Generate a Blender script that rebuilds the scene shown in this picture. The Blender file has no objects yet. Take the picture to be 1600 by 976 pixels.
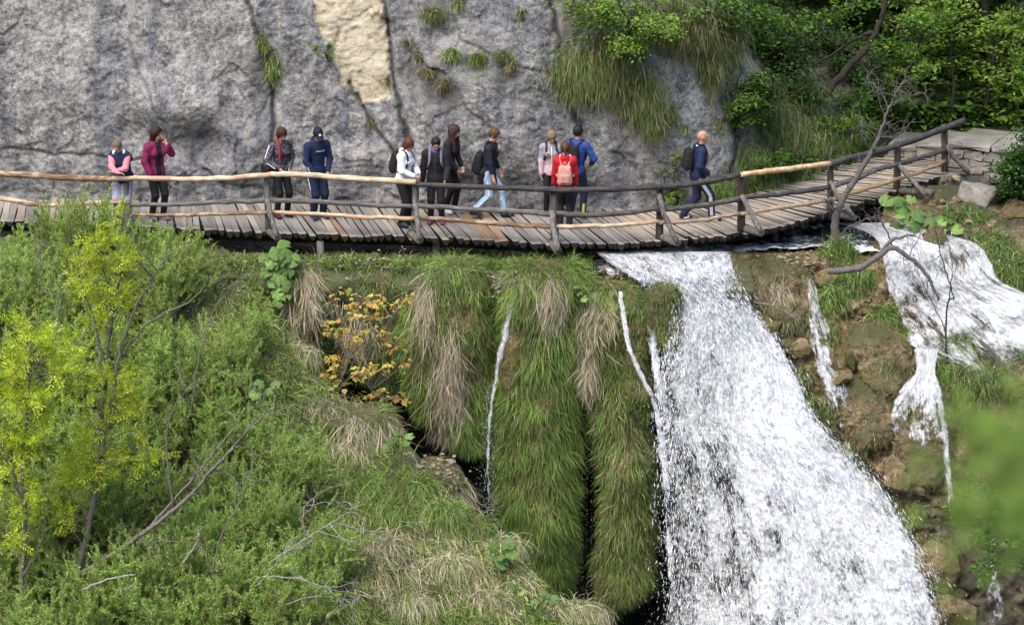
import bpy, math, random
import numpy as np
from mathutils import Vector, Matrix
random.seed(7)
rng = np.random.default_rng(11)
R = math.radians
SC = bpy.context.scene
COL = SC.collection

# ------------------------------------------------------------------ camera, world, sun, exposure
FPX, CX, CY = 4150.0, 800.0, 488.0            # focal length and centre in photograph pixels
PITCH = R(17.0); DIST = 50.0
CAM = np.array([0.0, -DIST*math.cos(PITCH), DIST*math.sin(PITCH)])
FWD = np.array([0.0, math.cos(PITCH), -math.sin(PITCH)])
UPV = np.array([0.0, math.sin(PITCH), math.cos(PITCH)])
cam_d = bpy.data.cameras.new('camera'); cam = bpy.data.objects.new('camera', cam_d); COL.objects.link(cam)
cam.location = CAM; cam.rotation_euler = (math.pi/2 - PITCH, 0, 0)
cam_d.sensor_width = 36.0; cam_d.lens = FPX/1600*36.0
cam_d.clip_start = 0.5; cam_d.clip_end = 1000
cam_d.dof.use_dof = True; cam_d.dof.focus_distance = 48.5; cam_d.dof.aperture_fstop = 3.2
SC.camera = cam
SUN_EL, SUN_AZ = R(58), R(215)                # azimuth clockwise from +Y: the sun stands behind the camera, to its left
w = bpy.data.worlds.new('World'); SC.world = w; w.use_nodes = True
nt = w.node_tree; bg = nt.nodes['Background']
sky = nt.nodes.new('ShaderNodeTexSky'); sky.sky_type = 'NISHITA'; sky.sun_disc = False
sky.sun_elevation = SUN_EL; sky.sun_rotation = SUN_AZ; sky.dust_density = 3.0; sky.air_density = 1.0
nt.links.new(sky.outputs[0], bg.inputs[0]); bg.inputs[1].default_value = 0.15
sun_d = bpy.data.lights.new('sun', 'SUN'); sun = bpy.data.objects.new('sun', sun_d); COL.objects.link(sun)
sun_d.energy = 1.2; sun_d.angle = R(50); sun_d.color = (1.0, 0.95, 0.87)
sd = Vector((math.sin(SUN_AZ)*math.cos(SUN_EL), math.cos(SUN_AZ)*math.cos(SUN_EL), math.sin(SUN_EL)))
sun.rotation_euler = sd.to_track_quat('Z', 'Y').to_euler()
SC.view_settings.view_transform = 'Standard'; SC.view_settings.look = 'None'
SC.view_settings.exposure = 1.38; SC.view_settings.gamma = 1.0
SC.render.engine = 'CYCLES'
cy = SC.cycles
cy.max_bounces = 8; cy.diffuse_bounces = 3; cy.glossy_bounces = 2; cy.transmission_bounces = 3; cy.transparent_max_bounces = 10
cy.use_denoising = True; cy.caustics_reflective = False; cy.caustics_refractive = False
cy.sample_clamp_indirect = 4.0

# ------------------------------------------------------------------ photograph pixel <-> world
def ray(px, py):
    px = np.asarray(px, float); py = np.asarray(py, float)
    d = np.stack([(px-CX)/FPX, np.zeros_like(px+py), np.zeros_like(px+py)], -1) if False else None
    a = (px-CX)/FPX; b = -(py-CY)/FPX
    return np.stack([a+0*b, FWD[1]+b*UPV[1]+0*a, FWD[2]+b*UPV[2]+0*a], -1)
def at(px, py, Y):                 # the point of the ray through a pixel that lies at depth Y
    d = ray(px, py); t = (np.asarray(Y, float)-CAM[1])/d[..., 1]
    return CAM + d*t[..., None]
def atz(px, py, Z):                # ... that lies at height Z
    d = ray(px, py); t = (np.asarray(Z, float)-CAM[2])/d[..., 2]
    return CAM + d*t[..., None]
def proj(P):
    v = np.asarray(P)-CAM
    dep = v@FWD
    return np.stack([CX+FPX*v[..., 0]/dep, CY-FPX*(v@UPV)/dep], -1)

# ------------------------------------------------------------------ noise
def _hash(ix, iy, iz, s):
    h = (ix.astype(np.int64)*374761393 + iy.astype(np.int64)*668265263 + iz.astype(np.int64)*2147483647 + int(s)*1274126177) & 0xffffffff
    h = ((h ^ (h >> 13))*1274126177) & 0xffffffff
    h = ((h ^ (h >> 16))*2246822519) & 0xffffffff
    return h ^ (h >> 15)
def perlin(p, s=0):
    p = np.asarray(p, float); i = np.floor(p).astype(np.int64); f = p-i
    u = f*f*f*(f*(f*6-15)+10); out = np.zeros(p.shape[:-1])
    for dx in (0, 1):
        wx = u[..., 0] if dx else 1-u[..., 0]
        for dy in (0, 1):
            wy = u[..., 1] if dy else 1-u[..., 1]
            for dz in (0, 1):
                wz = u[..., 2] if dz else 1-u[..., 2]
                h = _hash(i[..., 0]+dx, i[..., 1]+dy, i[..., 2]+dz, s)
                g = ((h & 1023)/511.5-1)*(f[..., 0]-dx)+(((h >> 10) & 1023)/511.5-1)*(f[..., 1]-dy)+(((h >> 20) & 1023)/511.5-1)*(f[..., 2]-dz)
                out += wx*wy*wz*g
    return out*1.3
def fbm(p, o=4, s=0, gain=.5):
    p = np.asarray(p, float); r = 0; a = 1.0
    for k in range(o):
        r = r+a*perlin(p*(2.03**k)+k*17.3, s+k); a *= gain
    return r
def ridged(p, o=4, s=0):
    p = np.asarray(p, float); r = 0; a = .5
    for k in range(o):
        r = r+a*(1-np.abs(perlin(p*(2.03**k)+k*9.1, s+k))*2); a *= .5
    return r
def worley(p, s=0):
    """distance to the nearest cell point, the cell's point and a hash of the cell"""
    p = np.asarray(p, float); i = np.floor(p).astype(np.int64)
    best = np.full(p.shape[:-1], 9.0); second = best.copy(); bc = np.zeros_like(p); bh = np.zeros(p.shape[:-1], np.int64)
    for dx in (-1, 0, 1):
        for dy in (-1, 0, 1):
            for dz in (-1, 0, 1):
                c = i+np.array([dx, dy, dz]); h = _hash(c[..., 0], c[..., 1], c[..., 2], s)
                q = c+np.stack([(h & 1023)/1023., ((h >> 10) & 1023)/1023., ((h >> 20) & 1023)/1023.], -1)
                d = np.linalg.norm(p-q, axis=-1); m = d < best
                second = np.where(m, best, np.minimum(second, d)); best = np.where(m, d, best)
                bc = np.where(m[..., None], q, bc); bh = np.where(m, h, bh)
    return best, second, bc, bh
def sstep(a, b, x):
    t = np.clip((x-a)/(b-a), 0, 1); return t*t*(3-2*t)
def in_poly(px, py, poly):
    inside = np.zeros(np.shape(px), bool); n = len(poly)
    for k in range(n):
        x1, y1 = poly[k]; x2, y2 = poly[(k+1) % n]
        c = ((y1 > py) != (y2 > py)) & (px < (x2-x1)*(py-y1)/((y2-y1)+1e-9)+x1)
        inside ^= c
    return inside
def seg_dist(px, py, pts):
    d = np.full(np.shape(px), 1e9)
    for (x1, y1), (x2, y2) in zip(pts[:-1], pts[1:]):
        t = np.clip(((px-x1)*(x2-x1)+(py-y1)*(y2-y1))/((x2-x1)**2+(y2-y1)**2), 0, 1)
        d = np.minimum(d, np.hypot(px-x1-t*(x2-x1), py-y1-t*(y2-y1)))
    return d
def unit(v):
    v = np.asarray(v, float); return v/(np.linalg.norm(v, axis=-1, keepdims=True)+1e-12)

# ------------------------------------------------------------------ meshes and objects
def mesh(name, V, F, mats, col=None, uv=None, smooth=True, mat_idx=None):
    """V (n,3); F an (m,k) array or a list of such arrays; col (n,3) per-vertex own colour; uv (n,2) per-vertex flow coordinates"""
    V = np.asarray(V, np.float32)
    Fs = [np.asarray(f) for f in (F if isinstance(F, list) else [F]) if len(f)]
    me = bpy.data.meshes.new(name)
    me.vertices.add(len(V)); me.vertices.foreach_set('co', V.ravel())
    li = np.concatenate([f.ravel() for f in Fs]).astype(np.int32)
    lt = np.concatenate([np.full(len(f), f.shape[1]) for f in Fs]).astype(np.int32)
    me.loops.add(len(li)); me.loops.foreach_set('vertex_index', li)
    me.polygons.add(len(lt))
    me.polygons.foreach_set('loop_start', np.concatenate([[0], np.cumsum(lt)[:-1]]).astype(np.int32))
    me.polygons.foreach_set('loop_total', lt)
    me.polygons.foreach_set('use_smooth', np.full(len(lt), bool(smooth)))
    if mat_idx is not None: me.polygons.foreach_set('material_index', np.asarray(mat_idx, np.int32))
    for m in (mats if isinstance(mats, (list, tuple)) else [mats]): me.materials.append(m)
    if col is not None:
        a = me.color_attributes.new('tint', 'FLOAT_COLOR', 'POINT')
        c = np.ones((len(V), 4), np.float32); c[:, :3] = col; a.data.foreach_set('color', c.ravel())
    if uv is not None:
        a = me.attributes.new('flow', 'FLOAT_VECTOR', 'POINT')
        u = np.zeros((len(V), 3), np.float32); u[:, :np.shape(uv)[1]] = uv; a.data.foreach_set('vector', u.ravel())
    me.update(calc_edges=True)
    return me
def props(o, label=None, cat=None, group=None, kind=None):
    if label: o['label'] = label
    if cat: o['category'] = cat
    if group: o['group'] = group
    if kind: o['kind'] = kind
    return o
def link(name, me, parent=None, loc=None):
    o = bpy.data.objects.new(name, me); COL.objects.link(o)
    if parent is not None: o.parent = parent
    if loc is not None: o.location = loc
    return o
def thing(name, label, cat, loc=(0, 0, 0), rotz=0.0, group=None):
    o = bpy.data.objects.new(name, None); COL.objects.link(o)
    o.empty_display_size = .2; o.location = [float(c) for c in loc]; o.rotation_euler = (0, 0, rotz)
    return props(o, label, cat, group)
def part(name, V, F, mats, root, world=True, **k):
    """a mesh under root; V in world coordinates unless world is False (then in root's)"""
    V = np.asarray(V, float)
    if world:
        b = root
        while b is not None: V = V-np.array(b.location); b = b.parent
    return link(name, mesh(name, V, F, mats, **k), root)
def dup(root, loc, rotz=0., scale=1., label=None, group=None):
    r = root.copy(); COL.objects.link(r); r.location = [float(c) for c in loc]; r.rotation_euler = (0, 0, rotz)
    r.scale = (scale,)*3 if np.isscalar(scale) else scale
    if label: r['label'] = label
    if group: r['group'] = group
    for ch in list(root.children):
        c = ch.copy(); COL.objects.link(c); c.parent = r
        for g in list(ch.children):
            d = g.copy(); COL.objects.link(d); d.parent = c
    return r
class Bag:
    """collects pieces of one mesh"""
    def __init__(s): s.V = []; s.F = {}; s.C = []; s.n = 0
    def add(s, V, F, col=None):
        V = np.asarray(V, float)
        for f in (F if isinstance(F, list) else [F]):
            f = np.asarray(f)
            if len(f): s.F.setdefault(f.shape[1], []).append(f+s.n)
        s.V.append(V); s.n += len(V)
        c = np.ones((len(V), 3))*(np.asarray(col) if col is not None else 1.0); s.C.append(c)
    def arr(s):
        return np.concatenate(s.V), [np.concatenate(v) for v in s.F.values()], np.concatenate(s.C)
def tube(pts, rad, n=6, cap=True, wob=0.0, seed=0):
    pts = np.asarray(pts, float); m = len(pts); rad = np.broadcast_to(np.asarray(rad, float), (m,))
    T = unit(np.gradient(pts, axis=0)); ref = np.array([0, 0, 1.0]) if abs(T[:, 2]).mean() < .8 else np.array([0, 1.0, 0])
    A = unit(np.cross(T, ref)); B = np.cross(T, A)
    th = np.arange(n)*2*math.pi/n
    rr = np.broadcast_to(rad[:, None], (m, n)).copy()
    if wob: rr *= 1+wob*np.random.default_rng(seed).standard_normal((m, n))
    V = pts[:, None]+rr[..., None]*(np.cos(th)[None, :, None]*A[:, None]+np.sin(th)[None, :, None]*B[:, None])
    V = V.reshape(-1, 3); i = np.arange(m-1)[:, None]*n; j = np.arange(n)[None]; k = (j+1) % n
    Q = np.stack([i+j, i+n+j, i+n+k, i+k], -1).reshape(-1, 4)
    F = [Q]
    if cap:
        V = np.concatenate([V, pts[[0]], pts[[-1]]]); c0, c1 = m*n, m*n+1; jj = np.arange(n); kk = (jj+1) % n
        F.append(np.concatenate([np.stack([np.full(n, c0), jj, kk], -1), np.stack([np.full(n, c1), (m-1)*n+kk, (m-1)*n+jj], -1)]))
    return V, F
def grid_faces(nu, nv):
    i = np.arange(nv-1)[:, None]*nu; j = np.arange(nu-1)[None]
    return np.stack([i+j, i+j+1, i+nu+j+1, i+nu+j], -1).reshape(-1, 4)
def smooth_path(pts, n, jit=0., seed=0):
    """n points on a Catmull-Rom curve through pts"""
    pts = np.asarray(pts, float); m = len(pts)
    P = np.concatenate([[2*pts[0]-pts[1]], pts, [2*pts[-1]-pts[-2]]]); t = np.linspace(0, m-1-1e-6, n); k = t.astype(int); f = (t-k)[:, None]
    a, b, c, d = P[k], P[k+1], P[k+2], P[k+3]
    r = .5*((2*b)+(c-a)*f+(2*a-5*b+4*c-d)*f*f+(3*b-a-3*c+d)*f**3)
    if jit: r[1:-1] += np.random.default_rng(seed).normal(0, jit, (n-2, r.shape[1]))
    return r

# ------------------------------------------------------------------ materials
MATS = {}
def mat(name):
    m = bpy.data.materials.new(name); m.use_nodes = True; nt = m.node_tree
    return m, nt, nt.nodes['Principled BSDF'], nt.nodes, nt.links
def N(nt, t, **k):
    n = nt.nodes.new(t)
    for a, v in k.items():
        if a in n.inputs.keys(): n.inputs[a].default_value = v
        else: setattr(n, a, v)
    return n
def ramp(nt, fac, stops):
    r = nt.nodes.new('ShaderNodeValToRGB'); e = r.color_ramp.elements
    while len(e) < len(stops): e.new(.5)
    for q, (p, c) in zip(e, stops): q.position = p; q.color = (*c, 1) if len(c) == 3 else c
    nt.links.new(fac, r.inputs[0]); return r.outputs[0]
def mixc(nt, a, b, f, mode='MIX'):
    n = nt.nodes.new('ShaderNodeMix'); n.data_type = 'RGBA'; n.blend_type = mode
    for sock, v in ((n.inputs[0], f), (n.inputs[6], a), (n.inputs[7], b)):
        if isinstance(v, bpy.types.NodeSocket): nt.links.new(v, sock)
        elif np.isscalar(v): sock.default_value = v
        else: sock.default_value = (*v, 1)
    return n.outputs[2]
def math_(nt, op, a, b=None, clamp=False):
    n = nt.nodes.new('ShaderNodeMath'); n.operation = op; n.use_clamp = clamp
    for sock, v in ((n.inputs[0], a), (n.inputs[1], b)):
        if v is None: continue
        if isinstance(v, bpy.types.NodeSocket): nt.links.new(v, sock)
        else: sock.default_value = v
    return n.outputs[0]
def coords(nt, scale=(1, 1, 1), kind='Object'):
    tc = nt.nodes.new('ShaderNodeTexCoord'); mp = nt.nodes.new('ShaderNodeMapping'); mp.inputs['Scale'].default_value = scale
    nt.links.new(tc.outputs[kind], mp.inputs[0]); return mp.outputs[0]
def noise(nt, vec, scale, detail=5, rough=.6, out=0):
    n = N(nt, 'ShaderNodeTexNoise'); n.inputs['Scale'].default_value = scale; n.inputs['Detail'].default_value = detail
    n.inputs['Roughness'].default_value = rough; nt.links.new(vec, n.inputs['Vector']); return n.outputs[out]
def bump(nt, h, bsdf, strength=.5, dist=.02):
    b = N(nt, 'ShaderNodeBump'); b.inputs['Strength'].default_value = strength; b.inputs['Distance'].default_value = dist
    nt.links.new(h, b.inputs['Height']); nt.links.new(b.outputs[0], bsdf.inputs['Normal']); return b.outputs[0]
def tint(nt):
    a = N(nt, 'ShaderNodeAttribute'); a.attribute_name = 'tint'; return a
def leaf_mat(name, trans=.35, rough=.55, mul=(1, 1, 1), spec=.3):
    """leaf or blade: own colour from the tint attribute, some light passes through"""
    m, nt, b, ns, L = mat(name); t = tint(nt)
    c = mixc(nt, t.outputs[0], mul, 1.0, 'MULTIPLY')
    oi = N(nt, 'ShaderNodeObjectInfo'); h = N(nt, 'ShaderNodeHueSaturation'); L.new(c, h.inputs['Color'])
    L.new(math_(nt, 'ADD', math_(nt, 'MULTIPLY', oi.outputs['Random'], .014), .493), h.inputs['Hue'])
    L.new(math_(nt, 'ADD', math_(nt, 'MULTIPLY', oi.outputs['Random'], .3), .85), h.inputs['Value'])
    L.new(h.outputs[0], b.inputs['Base Color']); b.inputs['Roughness'].default_value = rough; b.inputs['Specular IOR Level'].default_value = spec
    tr = N(nt, 'ShaderNodeBsdfTranslucent'); L.new(mixc(nt, h.outputs[0], (1.0, 1.1, .55), 1., 'MULTIPLY'), tr.inputs[0])
    mx = N(nt, 'ShaderNodeMixShader'); mx.inputs[0].default_value = trans
    L.new(b.outputs[0], mx.inputs[1]); L.new(tr.outputs[0], mx.inputs[2]); L.new(mx.outputs[0], ns['Material Output'].inputs[0])
    return m
def plain(name, c, rough=.7, bumpy=0., scale=60., var=.25, spec=.3, metal=0.):
    m, nt, b, ns, L = mat(name); v = coords(nt)
    n = noise(nt, v, scale, 4)
    k = ramp(nt, n, [(.25, tuple(x*(1-var) for x in c)), (.75, tuple(min(1, x*(1+var)) for x in c))])
    L.new(k, b.inputs['Base Color']); b.inputs['Roughness'].default_value = rough; b.inputs['Specular IOR Level'].default_value = spec; b.inputs['Metallic'].default_value = metal
    if bumpy: bump(nt, n, b, bumpy, .01)
    return m
# ------------------------------------------------------------------ deck outline (its edges fix where the cliff and banks stand)
ZD = float(at(700, 372, 0.0)[2])              # deck height
ZR = ZD-0.47                                  # river height
near_px = [(-260, 338), (-120, 342), (0, 345), (100, 349), (200, 352), (320, 359), (450, 364), (600, 369), (730, 374), (870, 381), (1000, 378), (1100, 370), (1180, 361), (1290, 336), (1400, 303), (1480, 276), (1530, 262)]
far_px = [(-260, 308), (-110, 310), (8, 311), (105, 312), (203, 314), (310, 318), (420, 319), (565, 321), (690, 327), (815, 331), (930, 329), (1015, 325), (1085, 320), (1170, 308), (1250, 287), (1340, 262), (1390, 252)]
NEAR = np.array([atz(x, y, ZD) for x, y in near_px]); FAR = np.array([atz(x, y, ZD) for x, y in far_px])
RISE = np.interp(NEAR[:, 0], [4.5, 9.5], [0, .12])

# ------------------------------------------------------------------ materials of the land
def cliff_mat():
    m, nt, b, ns, L = mat('limestone'); v = coords(nt)
    big = noise(nt, v, .45, 4, .55); mid = noise(nt, v, 2.6, 6, .62); fine = noise(nt, v, 13, 6, .75); grit = noise(nt, v, 38, 3, .7)
    vs = coords(nt, (1.6, 1.6, .22)); streak = noise(nt, vs, 1.5, 5, .6)
    s = math_(nt, 'ADD', math_(nt, 'MULTIPLY', fine, .50), math_(nt, 'ADD', math_(nt, 'MULTIPLY', mid, .34), math_(nt, 'MULTIPLY', grit, .30)))
    c = ramp(nt, s, [(.41, (.030, .030, .033)), (.475, (.110, .109, .111)), (.545, (.205, .202, .198)), (.625, (.40, .39, .37))])
    dark = ramp(nt, streak, [(.38, (.56, .59, .66)), (.60, (1.12, 1.11, 1.08))]); c = mixc(nt, c, dark, .8, 'MULTIPLY')
    pale = ramp(nt, big, [(.50, (0, 0, 0)), (.68, (1, 1, 1))]); c = mixc(nt, c, (.46, .44, .40), math_(nt, 'MULTIPLY', pale, ramp(nt, mid, [(.45, (0, 0, 0)), (.6, (.55, .55, .55))])))
    t = tint(nt); sp = N(nt, 'ShaderNodeSeparateColor'); L.new(t.outputs[0], sp.inputs[0])
    cream = ramp(nt, math_(nt, 'ADD', math_(nt, 'MULTIPLY', fine, .6), math_(nt, 'MULTIPLY', mid, .5)), [(.42, (.34, .26, .155)), (.5, (.54, .46, .32)), (.64, (.66, .59, .46))])
    c = mixc(nt, c, cream, sp.outputs[0])                      # freshly broken rock
    c = mixc(nt, c, ramp(nt, mid, [(.4, (.030, .030, .012)), (.6, (.085, .068, .032))]), math_(nt, 'MULTIPLY', sp.outputs[1], ramp(nt, fine, [(.4, (0, 0, 0)), (.55, (1, 1, 1))])))   # earth and moss
    c = mixc(nt, c, (.035, .035, .037), math_(nt, 'MULTIPLY', sp.outputs[2], .85))   # darker along the cracks
    L.new(c, b.inputs['Base Color']); b.inputs['Roughness'].default_value = .9; b.inputs['Specular IOR Level'].default_value = .15
    h = math_(nt, 'ADD', math_(nt, 'MULTIPLY', mid, 1.3), math_(nt, 'ADD', math_(nt, 'MULTIPLY', fine, .9), math_(nt, 'MULTIPLY', grit, .35)))
    bump(nt, h, b, 1.0, .055); return m
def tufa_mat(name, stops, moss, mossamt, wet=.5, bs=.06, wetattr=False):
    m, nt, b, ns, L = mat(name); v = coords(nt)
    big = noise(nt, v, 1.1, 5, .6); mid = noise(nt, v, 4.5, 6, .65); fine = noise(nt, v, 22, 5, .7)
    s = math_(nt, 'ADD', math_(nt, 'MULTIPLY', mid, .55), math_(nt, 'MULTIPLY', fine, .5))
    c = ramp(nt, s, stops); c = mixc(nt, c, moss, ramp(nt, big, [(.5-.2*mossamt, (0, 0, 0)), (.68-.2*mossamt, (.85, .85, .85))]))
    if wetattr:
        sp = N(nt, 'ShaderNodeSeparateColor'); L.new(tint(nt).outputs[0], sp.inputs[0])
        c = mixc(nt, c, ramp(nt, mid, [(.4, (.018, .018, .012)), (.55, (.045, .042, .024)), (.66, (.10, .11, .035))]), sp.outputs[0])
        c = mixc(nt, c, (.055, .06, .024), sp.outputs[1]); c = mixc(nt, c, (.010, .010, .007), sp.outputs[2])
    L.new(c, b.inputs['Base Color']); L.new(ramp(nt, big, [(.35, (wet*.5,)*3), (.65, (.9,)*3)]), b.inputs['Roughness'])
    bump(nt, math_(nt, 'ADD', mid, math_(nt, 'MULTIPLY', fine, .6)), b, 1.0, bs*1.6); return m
M_CLIFF = cliff_mat()
M_CAVE = tufa_mat('shade_painted_wet_rock', [(.35, (.004, .004, .004)), (.55, (.009, .008, .006)), (.72, (.03, .024, .014))], (.011, .013, .006), .3, .5)  # cave shade painted into the wet rock as a near-black colour
M_TUFA = tufa_mat('brown_tufa', [(.39, (.018, .012, .007)), (.46, (.11, .072, .034)), (.54, (.28, .195, .105)), (.66, (.52, .43, .31))], (.12, .095, .025), .45, .5, wetattr=True)  # lowest stops paint the shade of crevices into the tufa colour
M_MOSSROCK = tufa_mat('mossy_tufa', [(.40, (.010, .008, .005)), (.47, (.065, .046, .02)), (.54, (.18, .125, .058)), (.66, (.38, .285, .165))], (.065, .072, .018), .5, .6)  # darkest stops put crevice shade into the rock colour
M_SOIL = tufa_mat('earth', [(.34, (.035, .028, .014)), (.5, (.085, .070, .036)), (.65, (.15, .12, .07)), (.75, (.24, .20, .14))], (.075, .095, .025), .65, .9)
M_GREENEARTH = tufa_mat('grown_over_earth', [(.34, (.026, .036, .012)), (.5, (.060, .075, .025)), (.68, (.11, .11, .05)), (.78, (.17, .14, .08))], (.03, .05, .012), .7, .9)
M_STONE = tufa_mat('cut_stone', [(.34, (.12, .11, .098)), (.5, (.24, .222, .20)), (.62, (.33, .31, .285)), (.75, (.43, .41, .38))], (.12, .11, .07), .2, .9, .03)
M_PALESTONE = tufa_mat('pale_rubble', [(.34, (.09, .065, .045)), (.5, (.22, .17, .12)), (.62, (.34, .28, .21)), (.75, (.46, .40, .33))], (.2, .15, .09), .1, .9, .02)

# ------------------------------------------------------------------ the cliff
scar = [(487, -60), (596, -60), (600, 40), (611, 95), (607, 148), (590, 160), (566, 160), (540, 138), (517, 78), (490, 30)]
cracks = [([(372, -40), (405, 60), (418, 110), (426, 170), (425, 250), (431, 330)], 6, .10), ([(597, -60), (607, 60), (618, 140), (640, 220), (652, 330)], 6, .12), ([(548, 130), (575, 185), (612, 235), (650, 290)], 5, .08),
          ([(0, 232), (90, 238), (190, 246), (260, 252)], 4, .05), ([(300, 245), (340, 285), (420, 300)], 5, .05), ([(430, 236), (520, 258), (600, 262)], 3, .03), ([(850, -30), (868, 40), (880, 140), (905, 200)], 6, .10),
          ([(200, 60), (240, 160), (262, 190)], 4, .03), ([(700, -30), (720, 60), (800, 100), (860, 110)], 4, .05), ([(1142, 150), (1150, 200), (1143, 290)], 6, .1)]
def cliff_base(X, Z):
    s = X > at(1120, 200, 2.4)[0]
    y = np.interp(X, FAR[:, 0], FAR[:, 1])+.22
    bend = np.clip(X-at(1120, 200, 2.4)[0], 0, None)
    lean = .10+.10*np.clip(bend, 0, 4)
    xr = at(1345, 200, 4.)[0]; roll = 2.6*np.clip(Z-ZD-1.25-.25*np.clip(2-bend, 0, 2)*2.5, 0, None)*sstep(0, 1.0, bend)
    return y+lean*(Z-ZD)+.10*bend+roll+1.2*np.clip(X-xr, 0, None)**2
def cliff_depth(X, Z, parts=False):
    X = np.asarray(X, float); Z = np.asarray(Z, float)
    Y0 = cliff_base(X, Z); p = np.stack([X, Y0*0, Z], -1); q = proj(np.stack([X, Y0, Z], -1)); px, py = q[..., 0], q[..., 1]
    d = .13*fbm(p*.42, 3, 3)+.035*fbm(p*1.25+5, 4, 9)+.018*ridged(p*3.1, 3, 21)+.018*fbm(p*np.array([7, 7, 10.]), 3, 23)
    for sc, amp, sd_ in ((.7, .05, 4), (2.1, .020, 7), (5.0, .018, 8)):
        wv = p*sc+.35*np.stack([fbm(p*sc*1.3, 2, 31), 0*X, fbm(p*sc*1.3+9, 2, 33)], -1); f1, f2, c, h = worley(wv*np.array([1, 1, .8]), sd_)
        a = ((h & 255)/127.5-1); bb = (((h >> 8) & 255)/127.5-1); e = (((h >> 16) & 255)/127.5-1)
        r = wv*np.array([1, 1, .8])-c
        d += amp*(a*r[..., 0]+bb*r[..., 2]+.5*e)-amp*.22*(1-sstep(0, .14, f2-f1))*sstep(-.1, .3, perlin(p*1.1, 88))
    # a bulge with a hollow under it beside the second walker, and a ragged undercut above the deck
    g = lambda cx, cy_, sx, sy: np.exp(-((px-cx)/sx)**2-((py-cy_)/sy)**2)
    d += .30*g(290, 165, 75, 40)-.26*g(318, 228, 46, 30)+.22*g(380, 230, 40, 50)-.20*g(420, 150, 18, 90)+.25*g(150, 120, 150, 90)
    d += .28*g(980, 60, 110, 80)+.20*g(1060, 190, 70, 90)+.2*g(760, 150, 130, 120)
    und = sstep(262, 312, py)*(.14+.12*perlin(p*1.7, 77)); d -= np.clip(und, 0, None)
    sc_in = in_poly(px+9*perlin(p*4, 51), py+9*perlin(p*4+7, 52), scar)
    d -= .10*sc_in
    cr = np.zeros_like(px)
    wob = 9*perlin(p*2.6, 41); wob2 = 7*perlin(p*2.6+3, 43)
    for pts, wd, dep in cracks:
        k = np.exp(-(seg_dist(px+wob, py+wob2, pts)/(wd*.6))**2); d -= dep*k; cr = np.maximum(cr, k*(.6 if dep < .06 else 1))
    if parts: return Y0-d, px, py, sc_in, cr, p
    return Y0-d
def on_cliff(px, py, lift=0.):
    Y = np.full(np.shape(px), 2.0)
    for _ in range(6):
        q = at(px, py, Y); Y = cliff_depth(q[..., 0], q[..., 2])
    q = at(px, py, Y-lift); return q
xs = np.linspace(at(-320, 200, 2)[0], at(1420, 200, 5)[0], 700); zs = np.linspace(ZD-1.0, ZD+6.4, 250)
GX, GZ = np.meshgrid(xs, zs); CYd, px, py, sc_in, cr, p = cliff_depth(GX.ravel(), GZ.ravel(), True)
V = np.stack([GX.ravel(), CYd, GZ.ravel()], -1)
earth = sstep(-.1, .25, fbm(p*1.1, 3, 61)+1.1*sstep(120, 30, py-.25*(px-900))-.55)*sstep(850, 900, px)
earth = np.maximum(earth, sstep(1150, 1230, px+40*perlin(p*1.5, 62)))
for ex, ey, er in ((415, 100, 34), (640, 110, 25), (690, 130, 45), (790, 110, 30), (745, 95, 30), (680, 20, 30), (600, 130, 16), (580, 190, 14)):
    earth = np.maximum(earth, np.exp(-(((px-ex)/er)**2+((py-ey)/er)**2)*1.3)*.8)
fc_ = grid_faces(700, 250); fc_ = fc_[px[fc_[:, 0]] < 1378]
cl = link('cliff', mesh('cliff', V, fc_, M_CLIFF, col=np.stack([sc_in*1., earth, cr], -1)))
props(cl, 'grey weathered limestone cliff behind the boardwalk with a cream scar', kind='structure')

# ------------------------------------------------------------------ ledge and cave wall that carry the hanging grass
xa, xb = at(250, 420, -.4)[0], at(1175, 420, -.4)[0]
prof = np.array([(.75, ZR-.5), (.55, ZR-.02), (.25, ZR+.03), (-.2, ZR+.02), (-.62, ZR-.04), (-.80, ZR-.22), (-.62, ZR-.7), (-.1, ZR-1.3), (.35, ZR-2.2), (.6, ZR-3.4), (.6, ZR-5.), (.3, ZR-6.5), (-.4, ZR-8), (-1.5, ZR-10.2)])
pr = smooth_path(prof, 110); nx = 260; xs = np.linspace(xa, xb, nx)
GX = np.broadcast_to(xs[None], (110, nx)); GY = np.broadcast_to(pr[:, :1], (110, nx)).copy(); GZ = np.broadcast_to(pr[:, 1:], (110, nx)).copy()
crest = sstep(at(905, 405, -.4)[0], at(945, 405, -.4)[0], GX); GZ -= .16*crest*np.exp(-((GZ-ZR)/.5)**2)
p = np.stack([GX, GY, GZ], -1); n1 = fbm(p*.9, 4, 71); n2 = fbm(p*3.2, 4, 73)
GY = GY-.30*n1-.10*n2-.25*sstep(at(960, 400, 0)[0], at(1120, 400, 0)[0], GX)*sstep(ZR-.3, ZR-3, GZ); GZ = GZ+.05*n2*(1-crest*.6)
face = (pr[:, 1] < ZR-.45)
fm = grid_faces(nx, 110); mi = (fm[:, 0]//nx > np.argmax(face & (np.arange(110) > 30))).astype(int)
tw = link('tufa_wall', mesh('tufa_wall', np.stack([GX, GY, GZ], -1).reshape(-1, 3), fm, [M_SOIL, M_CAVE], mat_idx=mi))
props(tw, 'wet tufa wall with cave shade painted near black, under the ledge, behind the hanging grass', kind='structure')

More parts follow.
